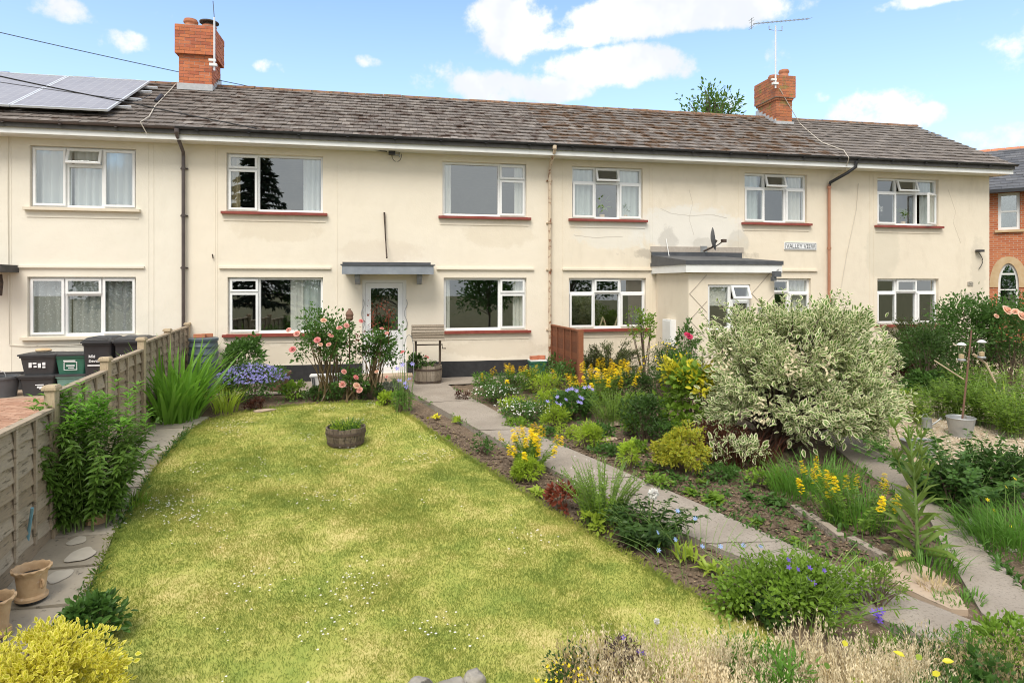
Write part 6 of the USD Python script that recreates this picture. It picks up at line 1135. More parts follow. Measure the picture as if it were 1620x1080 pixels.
def loose(label, foot, R, h, ns, hh=.13, r=.024):
    t, tips, dirs = stemmy('loosestrife', label, 'flowering plant', foot, R, h, ns, 44, .065, 'leaf_fresh', TLAN, lean=.5, W=1.9, ang=.3, var=.45); spikes(t, tips, unit(dirs * .4 + [0, 0, 1.]), hh * 1.25, r, 'petal_yellow', n=38)
loose('yellow flower spikes in the soil strip beside the path', g3(838, 745), .27, .52, 32, .11, .028)
f = g3(832, 756) + [0, -.06, 0]; shrub('cotton_lavender', 'round yellow-green tuft in front of the yellow spikes in the soil strip', 'plant', f, .40, .24, 1500, .05, 'leaf_tuft', TLAN, low=0, clumps=60, spread=.1, rough=.15)
f = g3(952, 826); t, tips, dirs = stemmy('perennial', 'tall feathery green clump between the lawn and the path', 'plant', f, .36, .66, 80, 34, .055, 'leaf_fresh', TLAN, lean=.45, W=1.2, ang=.6, taper=.5); flowers(t, tips[:40] + rng.normal(0, .02, (40, 3)), rdir(40), .008, 'daisy_white')
shrub('leaf_base', 'yellowing leaves at the foot of the feathery clump', 'plant', g3(945, 832), .5, .2, 260, .05, 'leaf_lime', TOV, low=0, clumps=20)
f = g3(1026, 862); t, tips, dirs = stemmy('peony', 'dark green divided-leaf bush with one white bloom beside the path', 'flowering plant', f, .32, .42, 34, 30, .115, 'leaf_dark', TLAN, lean=.6, W=1.5, ang=.35, droop=.25); pom(t, at_d(1034, 781, depth(f) - .05), .05)
b = B(); b.tube([at_d(1034, 790, depth(f) - .05), f + [0, 0, .2]], .006, 5); put(t, 'bloom_stem', b, 'stem_green')
rosette('withered_leaves', 'yellow withering strap leaves in front of the peony', g3(1082, 888), 14, .22, 'leaf_lime', TLAN, el=1.0, W=1.2); rosette('withered_leaves', 'yellow withering strap leaves beside the blue flowers, nearer the path', g3(1128, 905), 16, .2, 'leaf_lime', TLAN, el=.7, W=1.3)
t, tips, dirs = stemmy('nigella', 'thin-stemmed pale blue flowers leaning over the path edge', 'flowering plant', g3(1105, 893), .75, .42, 30, 7, .07, 'leaf_grass', TNEED, lean=.3, sr=.003); P = np.array([at_d(u, v, 5.55) for u, v in ((1040, 842), (1068, 853), (1111, 864), (1140, 864), (1072, 808), (1100, 820), (1203, 864), (1202, 893), (1148, 908), (1042, 870), (1138, 903), (1176, 862))]); blooms(t, P, .022, 'petal_sky', S6, 'flower')
t, c, r = shrub('cranesbill', 'green cranesbill mound with violet flowers at the low end of the path', 'flowering plant', g3(1262, 985) + [0, .1, 0], 1.35, .36, 3200, .036, 'leaf_fresh', TBROAD, low=0, dep=.55, clumps=110, rough=.6)
t2_, tips, dirs = stemmy('tall_weeds', 'fine upright grass-green stems growing through the cranesbill', 'plant', g3(1270, 978) + [0, .05, 0], .62, .46, 70, 14, .07, 'leaf_fresh', TLAN, lean=.3)
for (u, v, s_) in ((1247, 885, .022), (1262, 900, .02), (1248, 897, .02), (1281, 898, .022), (1278, 914, .02), (1287, 922, .024), (1304, 902, .018), (1319, 966, .036), (1388, 972, .036), (1394, 966, .03), (1391, 981, .03), (1383, 968, .03)): blooms(t, [at_d(u, v, 4.75)], s_, 'petal_violet', S5, 'flower')
shrub('cranesbill', 'smaller fine-leaved green mound at the end of the path beside the straw stems', 'plant', g3(1400, 975) + [0, .1, 0], .5, .34, 620, .045, 'leaf_fresh', TLAN, low=0, clumps=36)
shrub('ivy', 'small dark ivy patch at the lawn corner', 'plant', g3(1205, 985), .36, .16, 200, .06, 'leaf_dark', TBROAD, low=0, clumps=14)

# --- middle bed
GD = None
def daisies(label, u, v, w, h, n, m='leaf_mid', nf=140):
    t, c, r = shrub('fleabane', label, 'flowering plant', g3(u, v), w, h, n, .04, m, TOV, low=0, clumps=40, dep=w * .7); P, N = top_of(c, r, nf, .25); flowers(t, P, N, .013, 'daisy_white', S6)
daisies('daisy-covered mound at the path edge by the small white stone', 838, 664, 1.0, .26, 900); daisies('daisy-covered mound nearest the patio', 782, 636, .95, .3, 800, nf=110); daisies('thin daisy mound between the two larger ones', 812, 652, .7, .22, 500, 'leaf_tuft', 70)
shrub('ground_cover', 'red-leaved tuft at the path corner by the patio', 'plant', g3(732, 634), .3, .16, 150, .035, 'leaf_bronze', TOV, low=0, clumps=12); shrub('ground_cover', 'mixed low greenery in front of the patio edge', 'plant', g3(800, 622), .9, .35, 620, .05, 'leaf_mid', TLAN, low=0, clumps=34, dep=.6, W=1.5); shrub('ground_cover', 'pale feathery greenery behind the daisies', 'plant', g3(862, 630), .7, .45, 640, .06, 'leaf_tuft', TLAN, low=0, clumps=30); shrub('ground_cover', 'grey green bushy growth in front of the green tub', 'plant', g3(880, 612), .9, .48, 620, .06, 'leaf_mid', TOV, low=0, clumps=30)
loose('small clump of yellow spikes at the patio edge', g3(812, 618), .4, .44, 20, .12, .035); loose('wide clump of yellow spikes in front of the brown fence panel', g3(948, 640), .50, .74, 46, .15, .036)
t, c, r = shrub('geranium', 'mound with violet-blue flowers among the middle bed greenery', 'flowering plant', g3(905, 662), .72, .44, 900, .055, 'leaf_mid', TBROAD, low=0, clumps=40); P = np.array([at_d(u, v, depth(c) - .33) for u, v in ((905, 615), (912, 618), (925, 613), (932, 612), (937, 616), (897, 618), (917, 628), (921, 630), (895, 632), (882, 628), (919, 637), (915, 636), (880, 637), (886, 640), (900, 616), (866, 635))]); blooms(t, P, .036, 'petal_blue', S5, 'flower')
stemmy('perennial', 'fluffy fresh green clump right of the violet-blue flowers', 'plant', g3(972, 668), .48, .56, 80, 34, .05, 'leaf_fresh', TLAN, lean=.45, W=1.3); shrub('ground_cover', 'pale lime tuft on the path side of the violet-blue flowers', 'plant', g3(880, 680), .42, .34, 700, .06, 'leaf_tuft', TLAN, low=0, clumps=40); shrub('ground_cover', 'lime tuft in the bare soil left of the flat stones', 'plant', g3(930, 708), .48, .30, 760, .06, 'leaf_tuft', TLAN, low=0, clumps=40); shrub('ground_cover', 'narrow lime tuft at the path edge below the flat stones', 'plant', g3(995, 745), .26, .34, 420, .06, 'leaf_tuft', TLAN, low=0, clumps=24)
shrub('ground_cover', 'low yellow-green growth along the path edge by the lime tufts', 'plant', g3(900, 690), .5, .14, 260, .045, 'leaf_lime', TOV, low=0, clumps=20)
t, c, r = shrub('dark_rose', 'dark-leaved rose bush left of the broad-leaved golden shrub', 'shrub', g3(1020, 698), .62, .68, 1100, .05, 'leaf_dark', TOV, low=.05, clumps=60)
f = g3(1097, 690); t, c, r = shrub('golden_ninebark', 'broad-leaved shrub, green below and golden at the top', 'shrub', f, .98, 1.05, 620, .12, 'leaf_fresh', TOV, low=0, clumps=60, spread=.12, W=1.15); b = B(); crown(b, c + [.03, 0, r[2] * .62], r * [.9, .9, .42], 1000, .085, TOV, 56, spread=.14); put(t, 'golden_foliage', b, 'leaf_gold', kind='stuff', label='golden yellow top leaves')
f = at_y(965, 600, -1.5); f[2] = 0; t = thing('juniper', 'low spreading dark conifer beside the brown fence panel', 'shrub', f); b, s = B(), B()
for i in range(46):
    a = rng.uniform(-pi, pi); e = f + [math.cos(a) * rng.uniform(.3, .75), math.sin(a) * rng.uniform(.2, .5), rng.uniform(.25, .85)]; cv = curve(f + [0, 0, .05], (f + e) / 2 + [0, 0, .25], e, 8); s.tube(cv, np.linspace(.014, .004, 8), 4); u = rng.uniform(.3, 1, 110); idx = u * 7; P = np.stack([np.interp(idx, range(8), cv[:, k]) for k in range(3)], 1) + rng.normal(0, .03, (110, 3)); dirv = unit(e - f); scatter(b, TLAN, P, dirv + rdir(110) * .8, rdir(110) + [0, 0, .5], .06)
put(t, 'foliage', b, 'yew', kind='stuff'); put(t, 'branches', s, 'bark_dark')
f = at_y(1055, 615, -2.2); f[2] = float(gz(-2.2)); t, c, r = shrub('potentilla', 'twiggy dark bush dotted with small yellow flowers', 'flowering shrub', f, 1.0, .95, 1500, .036, 'leaf_dark', TOV, low=.05, clumps=70); P, N = top_of(c, r, 70, .1); flowers(t, P, N, .022, 'petal_yellow')
f = at_y(1020, 612, -1.0); f[2] = 0.; t = thing('standard_rose', 'small bare-stemmed rose tree in front of the kitchen window', 'rose bush', f); b, s = B(), B(); dp = depth(f); C = crown(b, at_d(1018, 520, dp), [.33, .3, .42], 620, .065, TOV, 34, rough=.6, fill=.7); put(t, 'foliage', b, 'leaf_fresh', kind='stuff')
for q in C[:12]: s.tube(curve(f + rng.normal(0, .04, 3) * [1, 1, 0], f * .4 + q * .6 + [0, 0, -.1], q), np.linspace(.016, .005, 6), 5)
put(t, 'stems', s, 'bark')
f = at_y(1088, 610, -2.0); f[2] = 0.; t, c, r = shrub('magenta_rose', 'thin rose with one bright pink bloom against the porch wall', 'rose bush', f, .5, 1.2, 240, .07, 'leaf_mid', TOV, low=.5, clumps=20, rough=.8); q = at_d(1088, 531, depth(f) - .25); blooms(t, [q, q + [.05, 0, -.03]], [.085, .06], 'petal_magenta'); 
# fuller greenery at the back of the middle bed
for (u, v, w, h, n, m, Lf, T_, lab) in ((900, 598, .9, .55, 700, 'leaf_mid', .06, TOV, 'bushy green growth at the foot of the brown fence panel'), (1000, 640, .8, .6, 700, 'leaf_dark', .05, TOV, 'dark green bush between the yellow spikes and the small-flowered bush'), (1050, 640, .9, .7, 900, 'leaf_dark', .045, TOV, 'dark twiggy growth behind the broad-leaved golden shrub'), (990, 612, .9, .5, 600, 'yew', .06, TLAN, 'dull green growth at the foot of the small rose tree'), (940, 605, .9, .5, 600, 'leaf_mid', .06, TLAN, 'mid green growth behind the wide yellow spikes'), (1075, 625, .9, .9, 900, 'leaf_mid', .06, TOV, 'green bush below the bright pink bloom'), (1000, 665, .6, .42, 560, 'leaf_fresh', .06, TLAN, 'fresh green growth behind the dark rose'), (870, 648, .6, .34, 480, 'leaf_tuft', .06, TLAN, 'pale tuft left of the violet-blue mound'), (845, 620, .7, .36, 480, 'leaf_fresh', .05, TOV, 'fresh green patch behind the daisies by the patio'), (1048, 706, .36, .34, 300, 'leaf_mid', .05, TOV, 'small green filler between dark rose and yellow-edged shrub'), (950, 690, .5, .16, 260, 'leaf_mid', .05, TBROAD, 'low broad leaves around the flat stones'), (1010, 715, .34, .14, 200, 'leaf_fresh', .045, TBROAD, 'low leaves below the dark rose'), (1150, 690, .5, .5, 420, 'leaf_fresh', .05, TLAN, 'fresh green blades between the golden shrub and the dogwood'), (768, 610, .5, .24, 260, 'leaf_grass', .07, TLAN, 'grassy tuft at the patio corner of the middle bed'), (815, 675, .45, .12, 240, 'leaf_fresh', .04, TBROAD, 'creeping leaves along the path below the daisies'), (860, 690, .4, .12, 200, 'leaf_mid', .04, TBROAD, 'creeping leaves at the path edge before the lime tufts')):
    shrub('ground_cover', lab, 'plant', g3(u, v), w, h, n, Lf, m, T_, low=0, dep=w * .8, clumps=40, W=1.4 if T_ is TLAN else 1.)
for (u, v, w, h, n, m, Lf, T_, lab) in ((1085, 700, .5, .4, 420, 'leaf_fresh', .06, TOV, 'leafy green growth at the foot of the golden shrub'), (1140, 760, .5, .16, 300, 'leaf_mid', .045, TBROAD, 'low green carpet between yellow-edged shrub and dogwood shoots'), (1215, 770, .6, .18, 340, 'leaf_fresh', .045, TOV, 'low green carpet in front of the dogwood'), (1060, 725, .4, .18, 240, 'leaf_fresh', .04, TOV, 'small leafy patch left of the yellow-edged shrub'), (925, 655, .5, .4, 460, 'leaf_fresh', .05, TLAN, 'bright green growth below the violet-blue mound'), (1000, 690, .4, .3, 300, 'leaf_fresh', .05, TOV, 'bright green growth left of the dark rose'), (880, 660, .5, .24, 360, 'leaf_tuft', .045, TOV, 'lime green patch between daisies and violet-blue mound'), (960, 720, .5, .12, 260, 'leaf_mid', .04, TBROAD, 'creeping green patch between the lime tufts'), (1040, 770, .36, .12, 200, 'leaf_fresh', .04, TBROAD, 'creeping green patch on the path edge under the yellow-edged shrub')):
    shrub('ground_cover', lab, 'plant', g3(u, v), w, h, n, Lf, m, T_, low=0, dep=w * .8, clumps=40, W=1.4 if T_ is TLAN else 1., rough=.5)
# large variegated dogwood
f = g3(1258, 735) + FW * .75; f[2] = float(gz(f[1])); dp = depth(f); t = thing('dogwood', 'huge cream-variegated dogwood bush in the middle of the right garden', 'shrub', f); b, s = B(), B()
C = crown(b, at_d(1268, 612, dp), [1.20, 1.05, 1.02], 12500, .092, TOV, 170, rough=.55, spread=.085, fill=.4, W=1., seed=4, zmin=f[2] + .12); C2 = crown(b, at_d(1318, 650, dp - .35), [.60, .6, .72], 3400, .092, TOV, 90, rough=.4, spread=.10, seed=6, zmin=f[2] + .1); C3 = crown(b, at_d(1180, 580, dp - .1), [.46, .5, .62], 1500, .088, TOV, 60, rough=.4, spread=.11, seed=7)
put(t, 'foliage', b, 'leaf_variegated', kind='stuff'); b = B()
for (u, v) in [(1132, 497), (1160, 470 + 12), (1190, 482), (1225, 478), (1262, 470), (1290, 474), (1320, 480), (1350, 492), (1375, 500), (1395, 512), (1240, 490), (1305, 490), (1145, 515), (1408, 530), (1422, 560), (1205, 470), (1112, 545), (1178, 505)]:
    q = at_d(u, v + 6, dp + rng.uniform(-.4, .2)); p0 = q - np.array([rng.normal(0, .05), 0, .32]); s.tube([p0, q], [.006, .003], 4); n = 26; uu = rng.random(n); ph = np.arange(n) * 2.4; scatter(b, TOV, p0 + (q - p0) * uu[:, None], np.stack([np.cos(ph), np.sin(ph), .8 + 0 * ph], 1), np.tile([0, 0, 1.], (n, 1)) + rng.normal(0, .3, (n, 3)), .085)
put(t, 'sprig_leaves', b, 'leaf_variegated', kind='stuff')
b = B()   # airy shoots all round the outline, leaves in pairs along them
CC = np.vstack([C, C2, C3]); pick = CC[rng.permutation(len(CC))[:120]]; mid = at_d(1262, 640, dp)
for q in pick:
    o = unit((q - mid) / np.array([1.2, 1.05, 1.0])); o = unit(o * [1, 1, .6] + [0, 0, .55] + rng.normal(0, .25, 3)); Ln = rng.uniform(.25, .5); p1 = q + o * Ln; s.tube([q - o * .15, q + o * Ln * .5 + [0, 0, .02], p1], [.006, .004, .002], 4); n = 18; uu = np.repeat(np.linspace(.05, 1, n // 2), 2); x = unit(np.cross(o, [.2, .3, .9])); y = np.cross(o, x); ph = np.arange(n) * pi + (np.arange(n) // 2) * 1.57; rad = np.cos(ph)[:, None] * x + np.sin(ph)[:, None] * y
    scatter(b, TOV, q + o * (Ln * uu)[:, None], rad + o * .8, np.tile(o, (n, 1)) + rng.normal(0, .2, (n, 3)), .09 * rng.uniform(.6, 1.15, n) * (1.1 - .35 * uu))
put(t, 'shoot_leaves', b, 'leaf_variegated', kind='stuff')
for q in np.vstack([C[:70], C2[:20]]): s.tube(curve(f + rng.normal(0, .12, 3) * [1, 1, 0], f * .5 + q * .5 + [0, 0, .2], q), np.linspace(.020, .005, 6), 5)
s.tube([f + [.05, -.3, .05], f + [.1, -.55, .18], f + [.25, -.75, .3]], [.03, .024, .015], 7); put(t, 'branches', s, 'bark_dark')
b = B()
for (u, v) in ((1203, 655), (1255, 585), (1250, 560), (1150, 575), (1310, 575)):
    q = at_d(u, v, dp - 1.0); scatter(b, TOV, q + rng.normal(0, 1, (30, 3)) * [.05, .05, .1], rdir(30) - [0, 0, .5], rdir(30), .06)
put(t, 'pale_sprays', b, 'seed_head', kind='stuff', label='pale cream faded sprays')
straps('bronze_sedge', 'red-bronze fine leaves under the left skirt of the dogwood', 'plant', g3(1180, 742) + FW * .25, .5, .5, 300, .012, 'leaf_bronze', (.1, .9)); shrub('barberry', 'low red-brown bush under the dogwood beside the yellow-edged shrub', 'shrub', g3(1150, 735) + FW * .2, .8, .5, 700, .05, 'leaf_bronze', TOV, low=0, clumps=40)
b = B(); t = thing('dogwood_sucker', 'low white-edged dogwood shoots in front of the red-bronze leaves', 'shrub', g3(1170, 740)); crown(b, g3(1172, 742) + [0, 0, .22], [.4, .2, .16], 260, .09, TOV, 26, rough=.5); put(t, 'foliage', b, 'leaf_variegated', kind='stuff')
shrub('euonymus', 'yellow-edged low shrub in front of the broad-leaved golden one', 'shrub', g3(1080, 748), .78, .55, 2100, .045, 'leaf_gold_edge', TOV, low=0, dep=.55, clumps=80, spread=.11)
for (u, v, n, L_, m, lab) in ((1030, 745, 22, .10, 'leaf_fresh', 'cluster of light green seedlings at the path edge by the yellow-edged shrub'), (1068, 760, 20, .09, 'leaf_mid', 'seedlings just below the yellow-edged shrub'), (1096, 785, 20, .10, 'leaf_fresh', 'seedlings at the path edge left of the squash leaves'), (1130, 795, 30, .12, 'leaf_fresh', 'largest patch of squash leaves on the mulch'), (1112, 768, 12, .09, 'leaf_fresh', 'small light green weed behind the squash leaves'), (1185, 790, 16, .09, 'leaf_mid', 'green weed in the middle of the mulch'), (1225, 800, 26, .10, 'leaf_mid', 'dark green weed patch before the kerb'), (1195, 832, 16, .08, 'leaf_fresh', 'seedlings along the path edge further down'), (1280, 838, 10, .08, 'leaf_mid', 'single upright weed near the kerb end'), (1255, 862, 12, .08, 'leaf_fresh', 'last small weed at the path edge before the wedge')):
    p = g3(u, v); t = thing('seedling', lab, 'plant', p); k = n * 3; P = p + np.c_[rng.normal(0, .010 * n ** .75 * .5, (k, 2)), np.zeros(k)]; P[:, 2] = gz(P[:, 1]) + rng.uniform(.01, .07, k); put(t, 'leaves', scatter(B(), TBROAD, P, rdir(k) * [1, 1, .2] + [0, 0, .25], rdir(k) * .4 + [0, 0, 1.], L_ * .62 * rng.uniform(.6, 1.2, k)), m, kind='stuff')
straps('kerb_grass', 'long grass growing behind the kerb under the dogwood', 'grass', g3(1290, 790) + [.05, .1, 0], .52, .5, 420, .010, 'leaf_grass', (.2, 1.), dep=.5); straps('kerb_grass', 'long grass around the yellow spikes by the side path', 'grass', g3(1365, 835) + [.05, .1, 0], .42, .42, 300, .010, 'leaf_grass', (.2, 1.), dep=.7)
loose('sparse tall yellow spikes in the grass by the side path', g3(1350, 838), .42, .55, 18, .12, .028)
# teasel
f = g3(1452, 888); t = thing('teasel', 'tall pale green teasel plant standing between the two paths', 'plant', f); dp = depth(f); st = B(); tp = at_d(1437, 672, dp); cv = curve(f, f + [0, 0, .6], tp, 8); st.tube(cv, np.linspace(.018, .007, 8), 7); put(t, 'stem', st, 'stem_green')
for i in range(46):
    u_ = .02 + .93 * (i / 46) ** 1.15; p = np.array([np.interp(u_ * 7, range(8), cv[:, k]) for k in range(3)]); a = (i // 2) * 1.57 + (i % 2) * pi + rng.normal(0, .25); e = .35 + .9 * u_ + rng.normal(0, .16); Ln = (.32 * (1 - u_) ** .8 + .12) * rng.uniform(.85, 1.15)
    d_ = np.array([math.cos(a) * math.cos(e), math.sin(a) * math.cos(e), math.sin(e)]); put(t, 'leaf', scatter(B(), TLAN, p, d_, np.array([0, 0, 1.]) - .3 * d_, Ln, .85), 'leaf_teasel')
for k in range(5):
    p = np.array([np.interp((.45 + .08 * k) * 7, range(8), cv[:, j]) for j in range(3)]); a = k * 2.2; e = p + [.14 * math.cos(a), .14 * math.sin(a), .28]; put(t, 'side_shoot', scatter(B().tube(curve(p, p + [.1 * math.cos(a), .1 * math.sin(a), .08], e), .006, 5, tone=0.), TLAN, np.repeat(e[None], 7, 0) - [0, 0, .03], np.stack([np.cos(np.arange(7) * 2.4) * .5, np.sin(np.arange(7) * 2.4) * .5, np.ones(7)], 1), np.tile([0, 1., .2], (7, 1)), .13, 1.0), 'leaf_teasel')
straps('kerb_grass', 'grass and dry stems at the foot of the teasel', 'grass', g3(1470, 905), .24, .26, 150, .010, 'leaf_grass', (.4, 1.3)); straps('kerb_grass', 'thin line of grass in the crack between the two paths', 'grass', g3(1520, 955), .22, .12, 120, .009, 'leaf_grass', (.4, 1.3), dep=.5); straps('kerb_grass', 'dry yellow grass tuft at the end of the crack between the paths', 'grass', g3(1478, 935), .12, .14, 80, .009, 'straw', (.4, 1.3))

# --- right side
t, tips, dirs = stemmy('mugwort', 'large dark green bush of cut leaves at the right edge of the gravel', 'shrub', g3(1545, 812) + FW * .25, .62, .80, 60, 34, .10, 'leaf_mid', TLAN, lean=.65, W=2.2, ang=.4, droop=.1); shrub('mugwort', 'second cut-leaved bush cut by the right edge of the photo', 'shrub', g3(1610, 800) + FW * .2, .8, .55, 900, .08, 'leaf_dark', TLAN, low=0, clumps=40, W=1.8); shrub('mugwort', 'smaller dark bush at the side path left of the cut-leaved one', 'shrub', g3(1502, 808), .4, .5, 520, .07, 'leaf_dark', TLAN, low=0, clumps=26, W=1.9)
straps('long_grass', 'long rank grass beside the side path at the right edge', 'grass', g3(1640, 880) + FW * .2, .5, .46, 480, .010, 'leaf_grass', (.3, 1.3), e0=(.7, 1.5)); straps('long_grass', 'long grass patch behind the rank grass at the right edge', 'grass', g3(1670, 860), .6, .5, 420, .010, 'leaf_grass', (.3, 1.3), e0=(.7, 1.5)); straps('long_grass', 'shorter grass along the right edge of the side path', 'grass', g3(1575, 858), .22, .26, 200, .009, 'leaf_grass', (.4, 1.3))
t = thing('hawkweed', 'small yellow flowers on thin stems in the rank grass', 'flowering plant', g3(1595, 870)); s = B(); P = np.array([at_d(u, v, 6.2) for u, v in ((1591, 770), (1562, 790), (1572, 807), (1605, 757), (1600, 833))])
for p in P: s.tube([p, [p[0], p[1], float(gz(p[1]))]], .003, 4)
put(t, 'stems', s, 'stem_green'); blooms(t, P, .02, 'petal_yellow', S6, 'flower'); pom(thing('white_campion', 'single white bloom at the edge of the side path', 'flowering plant', g3(1537, 835)), at_d(1537, 828, depth(g3(1537, 835))), .05)
GRN = [(1452, 668, .3, .62, 26), (1490, 662, .35, .72, 34), (1530, 668, .4, .80, 40), (1570, 676, .4, .85, 44), (1605, 690, .4, .75, 40), (1640, 685, .4, .8, 40), (1545, 640, .5, .85, 40), (1600, 650, .5, .9, 40)]
for (u, v, R, h, ns), lab in zip(GRN, ['thin leaning green stems at the left end of the perennials on the gravel', 'green perennial clump behind the watering can', 'green perennial clump behind the galvanised bucket', 'tall green perennial clump right of the feeder pole', 'front green perennial clump near the right edge of the gravel', 'green perennial clump cut by the right edge of the photo', 'perennial clump in the second row behind the feeder pole', 'perennial clump in the second row at the right edge']):
    stemmy('perennial', lab, 'plant', g3(u, v), R, h, ns, 26, .095, 'leaf_fresh', TLAN, lean=.4, W=1.35, ang=.35)
straps('daylily', 'pale arching strap leaves among the perennials at the right edge', 'plant', g3(1600, 672), .3, .75, 60, .03, 'leaf_tuft', (.5, 1.2))
shrub('rose_hedge', 'tall loose rose hedge behind the feeder pole', 'hedge', at_y(1535, 640, -3.0) * [1, 1, 0], 1.7, 1.75, 2600, .07, 'leaf_mid', TOV, low=.15, dep=1.2, clumps=120, rough=.5); f = at_y(1600, 640, -3.4) * [1, 1, 0]; t, c, r = shrub('rose_hedge', 'rose hedge with peach blooms at the right edge of the photo', 'hedge', f, 1.7, 1.75, 2400, .07, 'leaf_mid', TOV, low=.2, dep=1.2, clumps=110, rough=.4); blooms(t, [at_d(1592, 491, depth(f) - .7), at_d(1617, 500, depth(f) - .7), at_d(1606, 493, depth(f) - .6), at_d(1576, 500, depth(f) - .6)], [.10, .10, .07, .05], 'petal_peach')
shrub('rose_hedge', 'rose bush between the yew hedge and the feeder pole', 'hedge', at_y(1465, 620, -3.2) * [1, 1, 0], 1.2, 1.25, 1700, .06, 'leaf_dark', TOV, low=.1, clumps=80, rough=.5); shrub('creeper', 'low ivy-like growth under the rose bushes beside the gravel', 'plant', g3(1475, 625), 1.3, .45, 900, .07, 'leaf_mid', TBROAD, low=0, dep=.7, clumps=50)
for (x, y, w, h, n, m, lab) in ((9.6, -2.0, 2.0, .7, 1000, 'leaf_dark', 'dense dark undergrowth behind the rose bushes, left stretch'), (11.4, -2.3, 2.2, .75, 1000, 'leaf_mid', 'dense green undergrowth behind the rose hedge, middle stretch'), (13.2, -2.6, 2.2, .8, 1000, 'leaf_dark', 'dense dark undergrowth behind the rose hedge, right stretch'), (10.6, -3.6, 1.8, .45, 700, 'leaf_mid', 'low greenery between perennials and rose hedge')):
    shrub('undergrowth', lab, 'plant', (x, y, float(gz(y))), w, h, n, .08, m, TOV, low=0, dep=.9, clumps=60)
f = at_y(1455, 600, -1.2) * [1, 1, 0]; t = thing('yew_hedge', 'dark brownish yew hedge below the right end window', 'hedge', f); b, s = B(), B()
for i in range(80):
    a = rng.uniform(-pi, pi); e = f + [math.cos(a) * rng.uniform(.3, 1.05), math.sin(a) * rng.uniform(.2, .55), rng.uniform(.5, 1.22)]; cv = curve(f + [rng.normal(0, .3), 0, .05], (f + e) / 2 + [0, 0, .35], e, 8); s.tube(cv, np.linspace(.016, .004, 8), 4); u = rng.uniform(.25, 1, 100); P = np.stack([np.interp(u * 7, range(8), cv[:, k]) for k in range(3)], 1) + rng.normal(0, .045, (100, 3)); scatter(b, TLAN, P, unit(e - f) + rdir(100) * .7, rdir(100) + [0, 0, .5], .075)
put(t, 'foliage', b, 'yew', kind='stuff'); put(t, 'branches', s, 'bark_dark')
shrub('heuchera', 'purple-brown leaved plant at the right foot of the dogwood', 'plant', g3(1432, 604), .6, .34, 380, .06, 'leaf_bronze', TBROAD, low=0, clumps=24); shrub('ground_cover', 'sparse yellow-green weeds on the gravel behind the lantern', 'plant', g3(1425, 632), .9, .12, 300, .05, 'leaf_tuft', TOV, low=0, clumps=30)
stemmy('stonecrop', 'thin reddish stems beside the watering can', 'plant', g3(1452, 676), .2, .45, 12, 14, .07, 'leaf_tuft', TLAN)

# --- bank of straw stems along the bottom
def bank(name, label, u0, u1, z0, z1, hts, n, m, seedm, cat='dry plants', top=.5):
    zz = rng.uniform(z0, z1, n); uu = rng.uniform(u0, u1, n); P = CAM + zz[:, None] * FW + ((uu - 810) / FPX * zz)[:, None] * RT; P[:, 2] = gz(P[:, 1])
    h = rng.uniform(*hts, n) * (.75 + .5 * meshkit.fbm(np.c_[P[:, :2] * 3, np.zeros(n)], 3, 9)); az = rng.uniform(0, 2 * pi, n); ln = rng.uniform(.05, .45, n); d = np.stack([np.cos(az) * ln, np.sin(az) * ln, np.ones(n)], 1); tip = P + d * h[:, None]; b, sd_ = B(), B()
    s = np.stack([-np.sin(az), np.cos(az), 0 * az], 1) * .0026; md = (P + tip) / 2 + np.stack([np.cos(az), np.sin(az), 0 * az], 1) * -.02
    b.add(np.stack([P - s, P + s, md - s, md + s, tip], 1).reshape(-1, 3), (np.arange(n)[:, None, None] * 5 + np.array([[0, 1, 3], [0, 3, 2], [2, 3, 4]])[None]).reshape(-1, 3))
    k = 13; t_ = rng.uniform(top, 1.0, (n, k)); Q = (P[:, None] + (tip - P)[:, None] * t_[..., None] + rng.normal(0, .004, (n, k, 3))).reshape(-1, 3); scatter(sd_, T2, Q, rdir(n * k) * .45 + np.repeat(unit(d), k, 0), rdir(n * k), .018 * rng.uniform(.6, 1.5, n * k), .6)
    c = P.mean(0); c[2] = P[:, 2].min(); t = thing(name, label, cat, c, kind='stuff'); put(t, 'stalks', b, m, kind='stuff'); put(t, 'seed_heads', sd_, seedm, kind='stuff'); return t
bank('straw_stems', 'dense bank of dry straw-coloured seed stalks along the bottom right', 930, 1470, 3.2, 4.1, (.20, .46), 5200, 'straw', 'seed_head'); bank('straw_stems', 'thinner mix of green and straw stalks in the lower right corner', 1440, 1800, 3.3, 4.3, (.12, .30), 1700, 'leaf_grass', 'straw', top=.6); bank('straw_stems', 'short sparse stalks at the left end of the straw bank', 890, 1010, 3.6, 4.25, (.12, .30), 700, 'straw', 'straw')
t, c, r = shrub('thyme', 'low yellow-flowered mat at the bottom edge left of the straw stalks', 'plant', CAM + 3.95 * FW + .42 * RT + [0, 0, float(gz(-9.9)) - EYE], .55, .22, 700, .026, 'leaf_dark', TOV, low=0, dep=.4, clumps=50); P, N = top_of(c, r, 170, .2); flowers(t, P, N, .010, 'petal_yellow')
